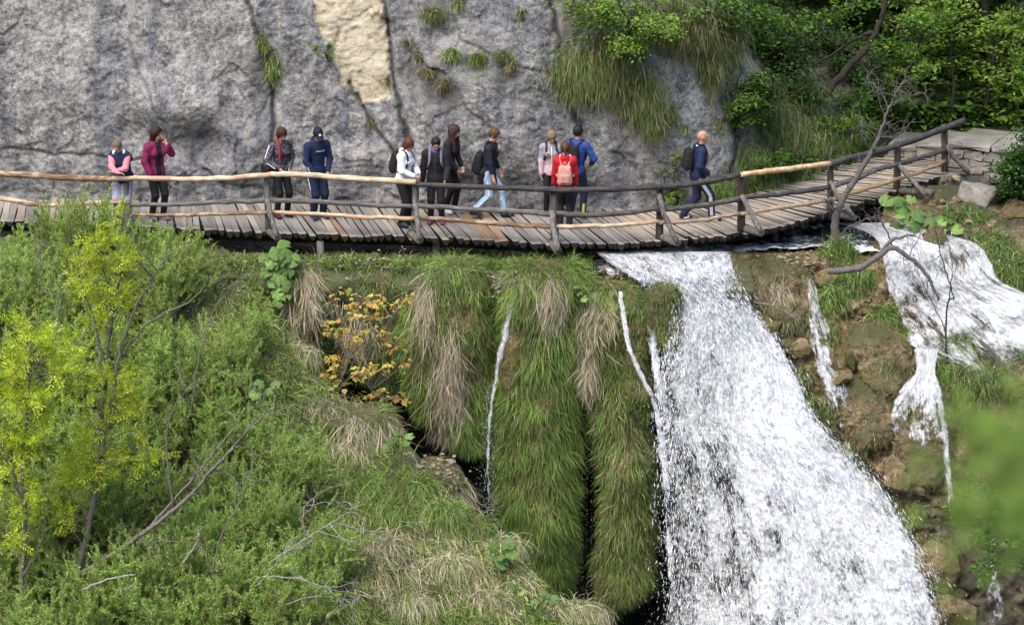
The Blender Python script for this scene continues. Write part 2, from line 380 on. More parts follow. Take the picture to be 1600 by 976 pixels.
# ------------------------------------------------------------------ the left hillside, sloping down towards the viewer
edge_tab = [(1.2, 330), (0.0, 385), (-1., 402), (-2., 425), (-3., 505), (-4., 612), (-5., 668), (-6., 752), (-7., 838), (-8., 925), (-10., 1060), (-14., 1300)]
def hill_flat(Y): return ZR+.12+np.where(Y < 0, .50*Y, .02*Y)
eY = np.array([e[0] for e in edge_tab]); eX = []
for y_, px_ in edge_tab:
    q = np.array([0, y_, float(hill_flat(np.array(y_)))]); dep = (q-CAM)@FWD; eX.append((px_-CX)/FPX*dep)
eX = np.array(eX); o_ = np.argsort(eY); eY, eX = eY[o_], eX[o_]
def hill_z(X, Y):
    X = np.asarray(X, float); Y = np.asarray(Y, float)
    p = np.stack([X, Y, 0*X], -1)
    z = hill_flat(Y)+.22*fbm(p*.5, 3, 81)*sstep(.2, -1, Y)+.08*fbm(p*2.1, 3, 83)
    d = X-np.interp(Y, eY, eX)+.25*perlin(p*1.1, 85)
    return z-.35*np.clip(d+.5, 0, None)**2*(1+1.2*np.clip(d, 0, 3))
def on_hill(px, py):
    """where the ray through a pixel meets the hillside"""
    px = np.asarray(px, float); py = np.asarray(py, float); sh_ = px.shape; px = px.ravel(); py = py.ravel(); best = np.full(px.shape, np.nan)
    live = np.arange(len(px)); prev = 1.5
    for y_ in np.linspace(1.5, -20, 70)[::-1]:                        # from the viewer's side inwards, then halving
        if not len(live): break
        q = at(px[live], py[live], np.full(len(live), y_)); m = q[:, 2] < hill_z(q[:, 0], q[:, 1]); best[live[m]] = y_; live = live[~m]
    best = np.where(np.isnan(best), -2., best); hi_ = best.copy(); lo_ = best-.32
    for _ in range(5):
        mid_ = (hi_+lo_)/2; q = at(px, py, mid_); m = q[:, 2] < hill_z(q[:, 0], q[:, 1]); hi_ = np.where(m, mid_, hi_); lo_ = np.where(m, lo_, mid_)
    q = at(px, py, hi_); q[:, 2] = hill_z(q[:, 0], q[:, 1]); return q.reshape(sh_+(3,))
hx = np.linspace(-15, 6, 300); hy = np.linspace(1.2, -17, 260); GX, GY = np.meshgrid(hx, hy)
GZ = hill_z(GX, GY); GZ = np.maximum(GZ, -10.5)
hl = link('hillside', mesh('hillside', np.stack([GX, GY, GZ], -1).reshape(-1, 3), grid_faces(300, 260), M_SOIL))
props(hl, 'steep grassy hillside dropping from the boardwalk towards the viewer', kind='structure')

# ------------------------------------------------------------------ the right tufa slope
def slope_depth(px, py):
    px = np.asarray(px, float); py = np.asarray(py, float)
    a = .9-(py-380)*.0092; up = np.clip(380-py, 0, None); a = np.where(py < 380, .9+up*.034, a)
    c = -.15-(py-400)*.0058; k = sstep(1080, 1200, px)
    Y = a*k+c*(1-k)
    und = sstep(1380, 1330, px)*sstep(400, 380, py); Y = Y+und*1.2                # under the boardwalk: the river bed
    return Y
def slope_noise(P):
    n = .34*fbm(P*.75, 4, 91)+.26*ridged(P*1.7, 4, 93)-.13+.11*fbm(P*4.2, 4, 95)
    f1, f2, c, h = worley(P*1.5+.4*perlin(P*2, 5)[..., None], 97); n = n+.10*sstep(0, .3, f2-f1)*(((h & 255)/255.)-.3)-.04*(1-sstep(0, .2, f2-f1))
    return n
def on_slope(px, py, lift=0.):
    Y = slope_depth(px, py); q = at(px, py, Y); return at(px, py, Y-slope_noise(q)-lift)
gx = np.linspace(1010, 1900, 360); gy = np.linspace(238, 1180, 330); PX, PY = np.meshgrid(gx, gy)
q = on_slope(PX, PY)
fs = grid_faces(360, 330); fx, fy = PX.ravel()[fs[:, 0]], PY.ravel()[fs[:, 0]]
fs = fs[~(((fy < 386) & (fx < 1362+.3*(386-fy))) | (fy < 288) | (fx < 1046+6*np.sin(fy*.05)))]; fs = fs[~((PY.ravel()[fs[:, 0]] < 402+.25*np.clip(1130-PX.ravel()[fs[:, 0]], 0, None)) & (PX.ravel()[fs[:, 0]] < 1130))]
wet = np.maximum(in_poly(PX.ravel(), PY.ravel(), [(1010, 430), (1150, 430), (1275, 620), (1390, 760), (1480, 960), (1540, 1190), (1010, 1190)])*1., sstep(640, 860, PY.ravel())*sstep(1380, 1440, PX.ravel()-.3*(PY.ravel()-760))*.8)
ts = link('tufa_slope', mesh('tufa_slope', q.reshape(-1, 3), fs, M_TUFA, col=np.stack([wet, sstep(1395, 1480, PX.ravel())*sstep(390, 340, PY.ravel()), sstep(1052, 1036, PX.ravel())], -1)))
props(ts, 'brown tufa slope of rock and moss to the right of the main fall', kind='structure')

# ------------------------------------------------------------------ ground to the horizon, forest hill, path
def sheet(name, x0, x1, y0, y1, nx, ny, f, m, label=None):
    GX, GY = np.meshgrid(np.linspace(x0, x1, nx), np.linspace(y1, y0, ny)); o = link(name, mesh(name, np.stack([GX, GY, f(GX, GY)], -1).reshape(-1, 3), grid_faces(nx, ny), m))
    return props(o, label, kind='structure')
def ground_f(X, Y):
    p = np.stack([X, Y, 0*X], -1)*.12
    return -10.4+23.0*sstep(-33, -49, Y)*1.0+np.clip(-50-Y, 0, None)*.45+.8*fbm(p, 3, 101)*sstep(-46, -52, Y)*0+.25*fbm(p*4, 3, 102)
sheet('ground', -220, 220, -260, 2, 120, 120, ground_f, M_GREENEARTH, 'valley floor below the falls')
def forest_f(X, Y):
    p = np.stack([X, Y, 0*X], -1)
    return ZR+.2+.62*np.clip(Y-6.5, 0, None)+.5*np.clip(6-X, 0, 5)*sstep(4, 9, Y)*.6+.3*fbm(p*.4, 3, 111)
sheet('forest_hill', 3.4, 90, 4.6, 90, 160, 140, forest_f, M_GREENEARTH, 'dark wooded hill behind the end of the boardwalk')
# ------------------------------------------------------------------ wood
def wood(name, lo, mid, hi, scale=(1.2, 14, 14), rough=.85, patch=None):
    m, nt, b, ns, L = mat(name); v = coords(nt, scale); oi = N(nt, 'ShaderNodeObjectInfo')
    vv = N(nt, 'ShaderNodeVectorMath', operation='ADD'); L.new(v, vv.inputs[0]); cb = N(nt, 'ShaderNodeCombineXYZ')
    for k in range(3): L.new(math_(nt, 'MULTIPLY', oi.outputs['Random'], 37.+k*11), cb.inputs[k])
    L.new(cb.outputs[0], vv.inputs[1])
    g = noise(nt, vv.outputs[0], 2.2, 6, .65); c = ramp(nt, g, [(.33, lo), (.52, mid), (.68, hi)])
    if patch:
        v2 = coords(nt, (2.2, 5, 5)); n2 = noise(nt, v2, 1.4, 5, .6); c = mixc(nt, c, patch, ramp(nt, n2, [(.50, (0, 0, 0)), (.57, (.9, .9, .9))]))
    h = N(nt, 'ShaderNodeHueSaturation'); L.new(c, h.inputs['Color']); L.new(math_(nt, 'ADD', math_(nt, 'MULTIPLY', oi.outputs['Random'], .5), .75), h.inputs['Value'])
    L.new(h.outputs[0], b.inputs['Base Color']); b.inputs['Roughness'].default_value = rough; b.inputs['Specular IOR Level'].default_value = .2
    bump(nt, g, b, .7, .012); return m
W_DECK = wood('weathered_deck_wood', (.125, .110, .098), (.245, .222, .198), (.37, .345, .31), (14, 1.0, 14))
W_PALE = wood('pale_deck_wood', (.19, .155, .12), (.34, .29, .235), (.46, .405, .34), (14, 1.0, 14))
W_NEW = wood('new_deck_wood', (.15, .095, .06), (.26, .175, .115), (.36, .26, .18), (14, 1.0, 14))
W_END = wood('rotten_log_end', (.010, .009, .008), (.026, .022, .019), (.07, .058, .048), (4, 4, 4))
W_GREY = wood('grey_rail_wood', (.045, .042, .042), (.105, .097, .092), (.20, .185, .17))
W_DARK = wood('dark_rail_wood', (.030, .028, .030), (.065, .060, .060), (.125, .115, .110))
W_RED = wood('peeled_red_brown_wood', (.10, .055, .032), (.215, .125, .075), (.36, .26, .175), patch=(.42, .33, .235))
W_CREAM = wood('peeled_cream_wood', (.24, .17, .11), (.44, .355, .25), (.56, .48, .36), patch=(.34, .22, .13))
W_ORANGE = wood('fresh_orange_wood', (.27, .15, .07), (.46, .29, .145), (.56, .41, .24), patch=(.52, .42, .29))
W_POST = wood('grey_post_wood', (.055, .048, .042), (.125, .112, .100), (.24, .22, .195), (12, 12, 1.2))
W_POSTB = wood('brown_post_wood', (.035, .026, .021), (.075, .058, .048), (.14, .115, .096), (12, 12, 1.2))

# ------------------------------------------------------------------ boardwalk: planks are split logs, flat side up
bw = thing('boardwalk', 'long curved boardwalk of split grey logs crossing below the cliff', 'boardwalk', (NEAR[8][0], NEAR[8][1], ZD))
BW0 = np.array(bw.location)
def plank_mesh(seed, top):
    r = np.random.default_rng(seed); n = 9; th = np.linspace(math.pi, 2*math.pi, n)
    sx = np.cos(th)*.5; sz = np.sin(th)*(.36+.1*r.random()); sz[0] = sz[-1] = 0
    ring = []
    for y_ in (-.5, -.17, .17, .5):
        j = 1+r.normal(0, .05, n); ring.append(np.stack([sx*j*(1+.05*r.normal()), np.full(n, y_), sz*j+.018*r.normal()], -1))
    V = np.concatenate(ring); F = []; mi = []; q = np.arange(n-1)
    for k in range(3):
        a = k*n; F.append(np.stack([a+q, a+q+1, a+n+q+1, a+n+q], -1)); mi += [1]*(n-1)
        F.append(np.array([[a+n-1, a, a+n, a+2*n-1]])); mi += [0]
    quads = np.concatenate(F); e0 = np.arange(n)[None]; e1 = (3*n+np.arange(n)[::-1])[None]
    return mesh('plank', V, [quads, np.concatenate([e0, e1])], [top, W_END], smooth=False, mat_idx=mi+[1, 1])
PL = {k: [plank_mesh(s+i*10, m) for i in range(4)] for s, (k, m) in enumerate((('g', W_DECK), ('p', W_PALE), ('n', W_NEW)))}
tt = np.linspace(0, len(NEAR)-1, 4000); nn = np.stack([np.interp(tt, np.arange(len(NEAR)), NEAR[:, k]) for k in range(3)], -1); ff = np.stack([np.interp(tt, np.arange(len(FAR)), FAR[:, k]) for k in range(3)], -1)
nn = smooth_path(NEAR, 4000); ff = smooth_path(FAR, 4000); zz = np.interp(nn[:, 0], [4.5, 9.5], [0, .12])
arc = np.concatenate([[0], np.cumsum(np.linalg.norm(np.diff(nn, axis=0), axis=1))])
pr_ = random.Random(5); s_ = 0.; npl = 0
def deck_z(X): return ZD+np.interp(X, [4.5, 9.5], [0, .12])
while s_ < arc[-1]-.1:
    wdt = pr_.choice([.13, .14, .15, .16, .18, .12]) if s_ < 14.5 else pr_.choice([.085, .095, .105, .12])
    k = int(np.searchsorted(arc, s_+wdt/2)); k = min(k, 3999); a, b_ = nn[k].copy(), ff[k].copy(); px_ = proj(a)[0]
    d = b_-a; ln = np.linalg.norm(d[:2]); ext = pr_.uniform(-.05, .10); ext2 = pr_.uniform(-.05, .12)
    if 325 < px_ < 640: ext2 += .12
    u = d/ln; a = a-u*ext; b_ = b_+u*ext2; c = (a+b_)/2; ln = np.linalg.norm((b_-a)[:2])
    ang = math.atan2(u[1], u[0])-math.pi/2+R(pr_.gauss(0, 1.1)); sf = abs(math.cos(math.atan2(u[1], u[0])-math.atan2(*(nn[min(k+1, 3999)]-nn[max(k-1, 0)])[[1, 0]])-math.pi/2))
    key = 'p' if px_ > 1010 and pr_.random() < .85 else ('n' if pr_.random() < .04 or 776 < px_ < 792 else ('p' if pr_.random() < .18 else 'g'))
    o = link('plank', pr_.choice(PL[key]), bw)
    gap = pr_.uniform(.86, .95)
    o.location = (c[0]-BW0[0], c[1]-BW0[1], zz[k]+pr_.gauss(0, .008)); o.rotation_euler = (R(pr_.gauss(0, .5)), R(pr_.gauss(0, 1.6)), ang)
    o.scale = (wdt*gap*sf, ln, pr_.uniform(.20, .30)); s_ += wdt; npl += 1
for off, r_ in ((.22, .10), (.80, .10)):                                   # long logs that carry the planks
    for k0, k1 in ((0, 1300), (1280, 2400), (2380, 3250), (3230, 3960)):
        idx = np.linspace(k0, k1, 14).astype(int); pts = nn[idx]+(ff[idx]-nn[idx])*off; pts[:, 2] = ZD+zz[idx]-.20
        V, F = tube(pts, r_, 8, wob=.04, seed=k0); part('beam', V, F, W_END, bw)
for px_, py0, py1, Y in ((681, 366, 402, .22), (500, 366, 400, .30), (250, 360, 400, .2), (1210, 366, 392, 1.6), (1080, 372, 392, 1.), (930, 380, 400, .6), (60, 352, 400, .3)):
    t = at(px_, py0, Y); V, F = tube([[t[0], t[1], ZD-.14], [t[0]+.01, t[1], ZD-.45], [t[0], t[1]-.02, ZR-.9]], [.065, .07, .075], 8, wob=.05, seed=int(abs(px_)))
    part('support_post', V, F, W_POST, bw)
# ------------------------------------------------------------------ railing
rl = thing('boardwalk_railing', 'rough log railing with three rows of rails along the boardwalk front', 'railing', (NEAR[8][0], NEAR[8][1]-.1, ZD))
def edge_at(px_):
    k = int(np.argmin(abs(proj(nn)[:, 0]-px_))); return nn[k], unit((ff[k]-nn[k])*[1, 1, 0]), zz[k]
def rail_Y(px_):
    e, u, z = edge_at(px_); return e[1]+.09*u[1]
def rail(pts, r0, r1, m, dy=0., seed=0, n=16):
    P3 = np.array([at(x, y, rail_Y(x)+dy) for x, y in pts]); P3 = smooth_path(P3, n, .006, seed)
    rr = .9*np.linspace(r0, r1, n)*(1+.05*np.random.default_rng(seed+1).standard_normal(n))
    V, F = tube(P3, rr, 10, wob=.035, seed=seed); return part('rail', V, F, m, rl)
D = -.10
rail([(-230, 262), (-60, 268), (0, 271), (90, 277), (190, 280), (203, 279)], .075, .06, W_RED, D, 1)
rail([(176, 279), (250, 279), (330, 280), (410, 274), (450, 273), (540, 278), (650, 285)], .052, .062, W_CREAM, D-.02, 2, 26)
rail([(646, 288), (720, 291), (800, 294), (870, 297), (950, 296), (1035, 292)], .052, .062, W_DARK, D, 3, 22)
rail([(1027, 293), (1090, 286), (1160, 272)], .058, .06, W_DARK, D, 4)
rail([(1156, 273), (1220, 265), (1297, 256)], .056, .058, W_ORANGE, D, 5)
rail([(1296, 256), (1345, 243), (1375, 236), (1430, 218), (1475, 201), (1506, 188)], .07, .075, W_DARK, D, 6, 20)
rail([(-230, 300), (-60, 307), (0, 309), (50, 318), (100, 320), (160, 317), (197, 316)], .05, .05, W_RED, D, 7, 20)
rail([(200, 319), (260, 320), (340, 316), (418, 313)], .045, .05, W_GREY, D, 8)
rail([(422, 312), (500, 316), (580, 320), (649, 323)], .055, .048, W_GREY, D, 9)
rail([(651, 321), (730, 326), (800, 330), (862, 335)], .05, .055, W_GREY, D, 10)
rail([(868, 334), (920, 336), (980, 332), (1030, 325)], .056, .052, W_GREY, D, 11)
rail([(1026, 328), (1090, 322), (1158, 310)], .05, .055, W_GREY, D, 12)
rail([(1160, 309), (1230, 302), (1297, 292)], .05, .055, W_DARK, D, 13)
rail([(1294, 293), (1340, 279), (1370, 265), (1402, 257)], .06, .055, W_GREY, D, 14)
rail([(1402, 257), (1440, 246), (1476, 234)], .056, .052, W_GREY, D, 15)
rail([(203, 335), (270, 336), (340, 334), (418, 332)], .038, .042, W_RED, D, 16)
rail([(424, 331), (500, 335), (580, 339), (648, 341)], .040, .044, W_CREAM, D, 17)
rail([(654, 341), (720, 345), (800, 351), (862, 354)], .046, .05, W_RED, D, 18)
rail([(868, 354), (930, 353), (980, 350), (1030, 346)], .046, .044, W_CREAM, D, 19)
rail([(1030, 348), (1090, 344), (1156, 334)], .046, .042, W_CREAM, D, 20)
rail([(1158, 334), (1230, 323), (1297, 312)], .044, .046, W_CREAM, D, 21)
rail([(1297, 312), (1350, 296), (1402, 280)], .048, .05, W_ORANGE, D, 22)
rail([(1402, 280), (1440, 268), (1476, 252)], .044, .046, W_ORANGE, D, 23)
def post(px_, y0, y1, r, m, dx=0, dy=0.02):
    Y = rail_Y(px_); a = at(px_, y0, Y+dy); b_ = at(px_+dx, y1, Y+dy)
    V, F = tube(smooth_path([a, (a*.6+b_*.4)+[.008, 0, 0], b_], 7), [r, r, r*1.05, r*1.05, r*1.1, r*1.1, r*1.12], 10, wob=.03, seed=int(abs(px_))); part('post', V, F, m, rl)
for a in ((197, 282, 364, .055, W_POST, -1), (416, 276, 364, .062, W_POST, 4), (650, 287, 372, .06, W_POST, -4), (864, 299, 384, .072, W_POST, 3), (1031, 291, 378, .065, W_POSTB, -1), (1158, 274, 364, .068, W_POSTB, 0),
          (1297, 257, 342, .062, W_POSTB, 0), (1402, 222, 302, .066, W_POSTB, -1), (1475, 195, 272, .066, W_POSTB, 1), (-90, 268, 362, .06, W_POST, 0)): post(*a)
def brace(pts, r, m, dy0, dy1):
    n = len(pts); P3 = np.array([at(x, y, rail_Y(pts[0][0])+dy0+(dy1-dy0)*k/(n-1)) for k, (x, y) in enumerate(pts)])
    V, F = tube(smooth_path(P3, 8, .004, 3), r, 8, wob=.04, seed=int(abs(pts[0][0]))); part('brace', V, F, m, rl)
brace([(200, 316), (199, 345), (197, 366)], .05, W_POST, -.13, -.3)
brace([(417, 312), (424, 340), (433, 370)], .05, W_POST, -.13, -.5)
brace([(649, 320), (652, 345), (655, 374)], .05, W_POST, -.13, -.5)
brace([(862, 330), (866, 362), (872, 392)], .058, W_POST, -.13, -.55)
brace([(1029, 304), (1040, 340), (1058, 378)], .05, W_POST, -.13, -.55)
brace([(1159, 306), (1172, 330), (1189, 362)], .05, W_POST, -.13, -.5)
brace([(1297, 284), (1312, 310), (1334, 338)], .045, W_POST, -.13, -.5)
brace([(1403, 258), (1424, 280), (1446, 305)], .05, W_POST, -.13, -.5)
brace([(1477, 228), (1495, 250), (1515, 270)], .05, W_POST, -.13, -.3)
def outrigger(x0, y0, x1, y1, r, m=W_POST):
    Y = rail_Y(x0); V, F = tube(smooth_path([at(x0, y0, Y+.1), at(x1, y1, Y-.5)], 5), r, 8, wob=.04, seed=x0); part('outrigger', V, F, m, rl)
for a in ((418, 360, 434, 372, .07), (640, 364, 657, 376, .07), (860, 378, 873, 393, .075), (1030, 368, 1060, 380, .07), (1160, 356, 1190, 364, .075), (1297, 334, 1336, 341, .06), (1400, 298, 1458, 301, .07), (1478, 270, 1535, 270, .06)): outrigger(*a)

# ------------------------------------------------------------------ stone landing and parapet walls at the end of the walk
def landing():
    q = np.array([atz(x, y, ZD+.10) for x, y in ((1345, 264), (1480, 275), (1530, 268), (1580, 262), (1640, 258), (1640, 232), (1480, 240), (1400, 250), (1350, 252))])
    n = len(q); V = np.concatenate([q, q-[0, 0, .4]]); k = np.arange(n); k2 = (k+1) % n
    o = link('path', mesh('path', V, [np.array([k]), np.stack([k, k2, k2+n, k+n], -1)[:, ::-1]], M_STONE, smooth=False)); props(o, 'grey stone path at the end of the boardwalk', kind='structure')
landing()
def block(c, ax, ay, sx, sy, sz, seed, taper=.03):
    """a rough squared stone: centre of base c, axes ax, ay in plan"""
    r = np.random.default_rng(seed); n = 3
    g = np.linspace(-.5, .5, n); V = []; idx = {}; F = []
    def vid(i, j, k):
        key = (i, j, k)
        if key not in idx:
            idx[key] = len(V); e = r.normal(0, .012, 3)
            rd = .965 if sum(t in (0, n-1) for t in (i, j, k)) >= 2 else 1.0
            V.append(c+ax*(g[i]*sx*rd+e[0])+ay*(g[j]*sy*rd+e[1])+np.array([0, 0, (g[k]*rd+.5)*sz+e[2]]))
        return idx[key]
    for i in range(n-1):
        for j in range(n-1):
            F += [[vid(i, j, 0), vid(i, j+1, 0), vid(i+1, j+1, 0), vid(i+1, j, 0)], [vid(i, j, n-1), vid(i+1, j, n-1), vid(i+1, j+1, n-1), vid(i, j+1, n-1)]]
            F += [[vid(i, 0, j), vid(i+1, 0, j), vid(i+1, 0, j+1), vid(i, 0, j+1)], [vid(i, n-1, j), vid(i, n-1, j+1), vid(i+1, n-1, j+1), vid(i+1, n-1, j)]]
            F += [[vid(0, i, j), vid(0, i, j+1), vid(0, i+1, j+1), vid(0, i+1, j)], [vid(n-1, i, j), vid(n-1, i+1, j), vid(n-1, i+1, j+1), vid(n-1, i, j+1)]]
    return np.array(V), np.array(F)
def parapet(name, label, A, B, depth, zt0, zt1, courses, lens, seed, cap):
    """wall from plan point A to B, its front face on the line AB"""
    A = np.array(A, float); B = np.array(B, float); L_ = np.linalg.norm((B-A)[:2]); ax = unit((B-A)*[1, 1, 0]); ay = np.array([-ax[1], ax[0], 0])
    t = thing(name, label, 'wall', ((A[0]+B[0])/2, (A[1]+B[1])/2, A[2])); r = random.Random(seed)
    V, F = block(A+ax*L_/2+ay*(depth/2+.03), ax, ay, L_-.1, depth-.1, zt0-A[2]-cap-.03, 1); part('core', V, F, M_SOIL, t)
    for c in range(courses):
        s = 0.
        while s < L_-.05:
            l = min(r.uniform(*lens), L_-s); l = L_-s if L_-s-l < .15 else l
            za = A[2]+(zt0-cap-A[2])*c/courses; h = (zt0-cap-A[2])/courses
            V, F = block(A+ax*(s+l/2)+ay*(.14+r.uniform(-.02, .02))+np.array([0, 0, za-A[2]]), ax, ay, l-.025, .30, h-.02, r.randrange(9999)); part('stone', V, F, M_STONE, t, smooth=False)
            s += l
    s = 0.
    while s < L_-.05:
        l = min(r.uniform(lens[0]*1.5, lens[1]*1.7), L_-s); l = L_-s if L_-s-l < .3 else l
        V, F = block(A+ax*(s+l/2)+ay*(depth/2-.02)+np.array([0, 0, zt0-cap-A[2]+.004]), ax, ay, l-.012, depth+.06, cap+r.uniform(0, .012), r.randrange(9999)); part('cap_stone', V, F, M_STONE, t, smooth=False); s += l
    return t
Zl = ZD+.05
def wall_between(name, label, pa, pb, Ya, Yb, depth, hpx, courses, lens, seed, cap=.10):
    a = at(*pa, Ya); b_ = at(*pb, Yb); z0 = min(a[2], b_[2])-.12; a[2] = b_[2] = z0
    t = at(pa[0], pa[1]-hpx, Ya)[2]
    return parapet(name, label, a, b_, depth, t, t, courses, lens, seed, cap)
wall_between('stone_wall', 'long low wall of grey squared stone with flat cap stones', (1482, 268), (1600, 276), 5.2, 4.5, 1.5, 46, 3, (.28, .55), 3, .12)
wall_between('stone_block_wall', 'stepped grey stone wall block directly beside the long capped wall', (1430, 258), (1483, 262), 5.65, 5.3, 1.35, 36, 2, (.3, .5), 5)
wall_between('stone_block_wall', 'smaller lower stone wall block nearest the grassy bank', (1386, 252), (1432, 256), 6.0, 5.75, 1.2, 27, 2, (.3, .5), 8)
# ------------------------------------------------------------------ water
def foam_mat(name, su=1., sv=1., edge=.115):
    """white broken water: opaque where the noise along the flow is high, open elsewhere"""
    m, nt, b, ns, L = mat(name); a = N(nt, 'ShaderNodeAttribute'); a.attribute_name = 'flow'; sp = N(nt, 'ShaderNodeSeparateColor'); L.new(tint(nt).outputs[0], sp.inputs[0])
    def fl(x, y):
        mp = N(nt, 'ShaderNodeMapping'); mp.inputs['Scale'].default_value = (x*su, y*sv, 1); L.new(a.outputs['Vector'], mp.inputs[0]); return mp.outputs[0]
    n1 = noise(nt, fl(3.2, .9), 1, 3, .55); n2 = noise(nt, fl(8.5, 2.6), 1, 4, .65); n3 = noise(nt, fl(28, 9), 1, 5, .75)
    s = math_(nt, 'ADD', math_(nt, 'MULTIPLY', n1, .42), math_(nt, 'ADD', math_(nt, 'MULTIPLY', n2, .36), math_(nt, 'MULTIPLY', n3, .34)))
    d = math_(nt, 'SUBTRACT', s, sp.outputs[0])                 # tint.r holds the threshold
    al = math_(nt, 'DIVIDE', d, edge, True)
    c = ramp(nt, math_(nt, 'ADD', math_(nt, 'MULTIPLY', n2, .4), math_(nt, 'MULTIPLY', n3, .6)), [(.36, (.36, .43, .50)), (.43, (.74, .79, .83)), (.50, (.93, .94, .95)), (.66, (.96, .96, .96))])  # blue-grey low stops paint shadow tones into the white water
    L.new(c, b.inputs['Base Color']); b.inputs['Roughness'].default_value = .3; b.inputs['Specular IOR Level'].default_value = .4
    bump(nt, math_(nt, 'ADD', n2, math_(nt, 'MULTIPLY', n3, .9)), b, .9, .09)
    tl = N(nt, 'ShaderNodeBsdfTranslucent'); tl.inputs[0].default_value = (.85, .9, .93, 1)
    m1 = N(nt, 'ShaderNodeMixShader'); m1.inputs[0].default_value = .25; L.new(b.outputs[0], m1.inputs[1]); L.new(tl.outputs[0], m1.inputs[2])
    tr = N(nt, 'ShaderNodeBsdfTransparent'); mx = N(nt, 'ShaderNodeMixShader'); L.new(al, mx.inputs[0]); L.new(tr.outputs[0], mx.inputs[1]); L.new(m1.outputs[0], mx.inputs[2])
    L.new(mx.outputs[0], ns['Material Output'].inputs[0]); return m
M_FOAM = foam_mat('white_water')
M_DROP = plain('water_drops', (.86, .89, .92), .25, 0, 30, .06, .5)
def river_mat():
    m, nt, b, ns, L = mat('dark_river_water'); v = coords(nt, (1, 2.6, 1)); n1 = noise(nt, v, 1.5, 5, .6); n2 = noise(nt, v, 7, 5, .65)
    s = math_(nt, 'ADD', math_(nt, 'MULTIPLY', n1, .5), math_(nt, 'MULTIPLY', n2, .5)); sp = N(nt, 'ShaderNodeSeparateColor'); L.new(tint(nt).outputs[0], sp.inputs[0])
    f = math_(nt, 'DIVIDE', math_(nt, 'SUBTRACT', s, sp.outputs[0]), .17, True)
    L.new(mixc(nt, (.010, .013, .016), (.80, .84, .87), f), b.inputs['Base Color']); L.new(ramp(nt, f, [(0, (.08,)*3), (1, (.45,)*3)]), b.inputs['Roughness'])
    bump(nt, s, b, .8, .12); return m
M_RIVER = river_mat()
x0, x1 = at(230, 400, 0)[0], at(1440, 380, 2)[0]
GX, GY = np.meshgrid(np.linspace(x0, x1, 420), np.linspace(6.2, -.55, 150))
p = np.stack([GX, GY*1.8, 0*GX], -1); q = proj(np.stack([GX, GY, np.full_like(GX, ZR)], -1)); px, py = q[..., 0], q[..., 1]
rough_ = sstep(880, 960, px)
GZ = ZR+.022*fbm(p*2.2, 4, 121)*(1+1.5*rough_)+.03*rough_*ridged(p*3, 3, 123)-sstep(-.2, -.55, GY)*.10*sstep(920, 960, px)-.05*(1-rough_)
thr = .60-.05*sstep(640, 700, px)-.12*sstep(900, 950, px)*sstep(372, 392, py)-.03*sstep(1210, 1250, px)-.06*sstep(380, 400, py)*sstep(1000, 1040, px)
fr_ = grid_faces(420, 150); fr_ = fr_[GY.ravel()[fr_[:, 3]] > np.where(px.ravel()[fr_[:, 3]] < 1120, -.6, np.interp(px.ravel()[fr_[:, 3]], [1120, 1165, 1300, 1345, 1460], [-.3, .75, 1.0, .6, .6]))]
rv = link('river', mesh('river', np.stack([GX, GY, GZ], -1).reshape(-1, 3), fr_, M_RIVER, col=np.stack([thr, thr*0, thr*0], -1).reshape(-1, 3)))
props(rv, 'dark fast stream flowing under the boardwalk to the brink', kind='structure')

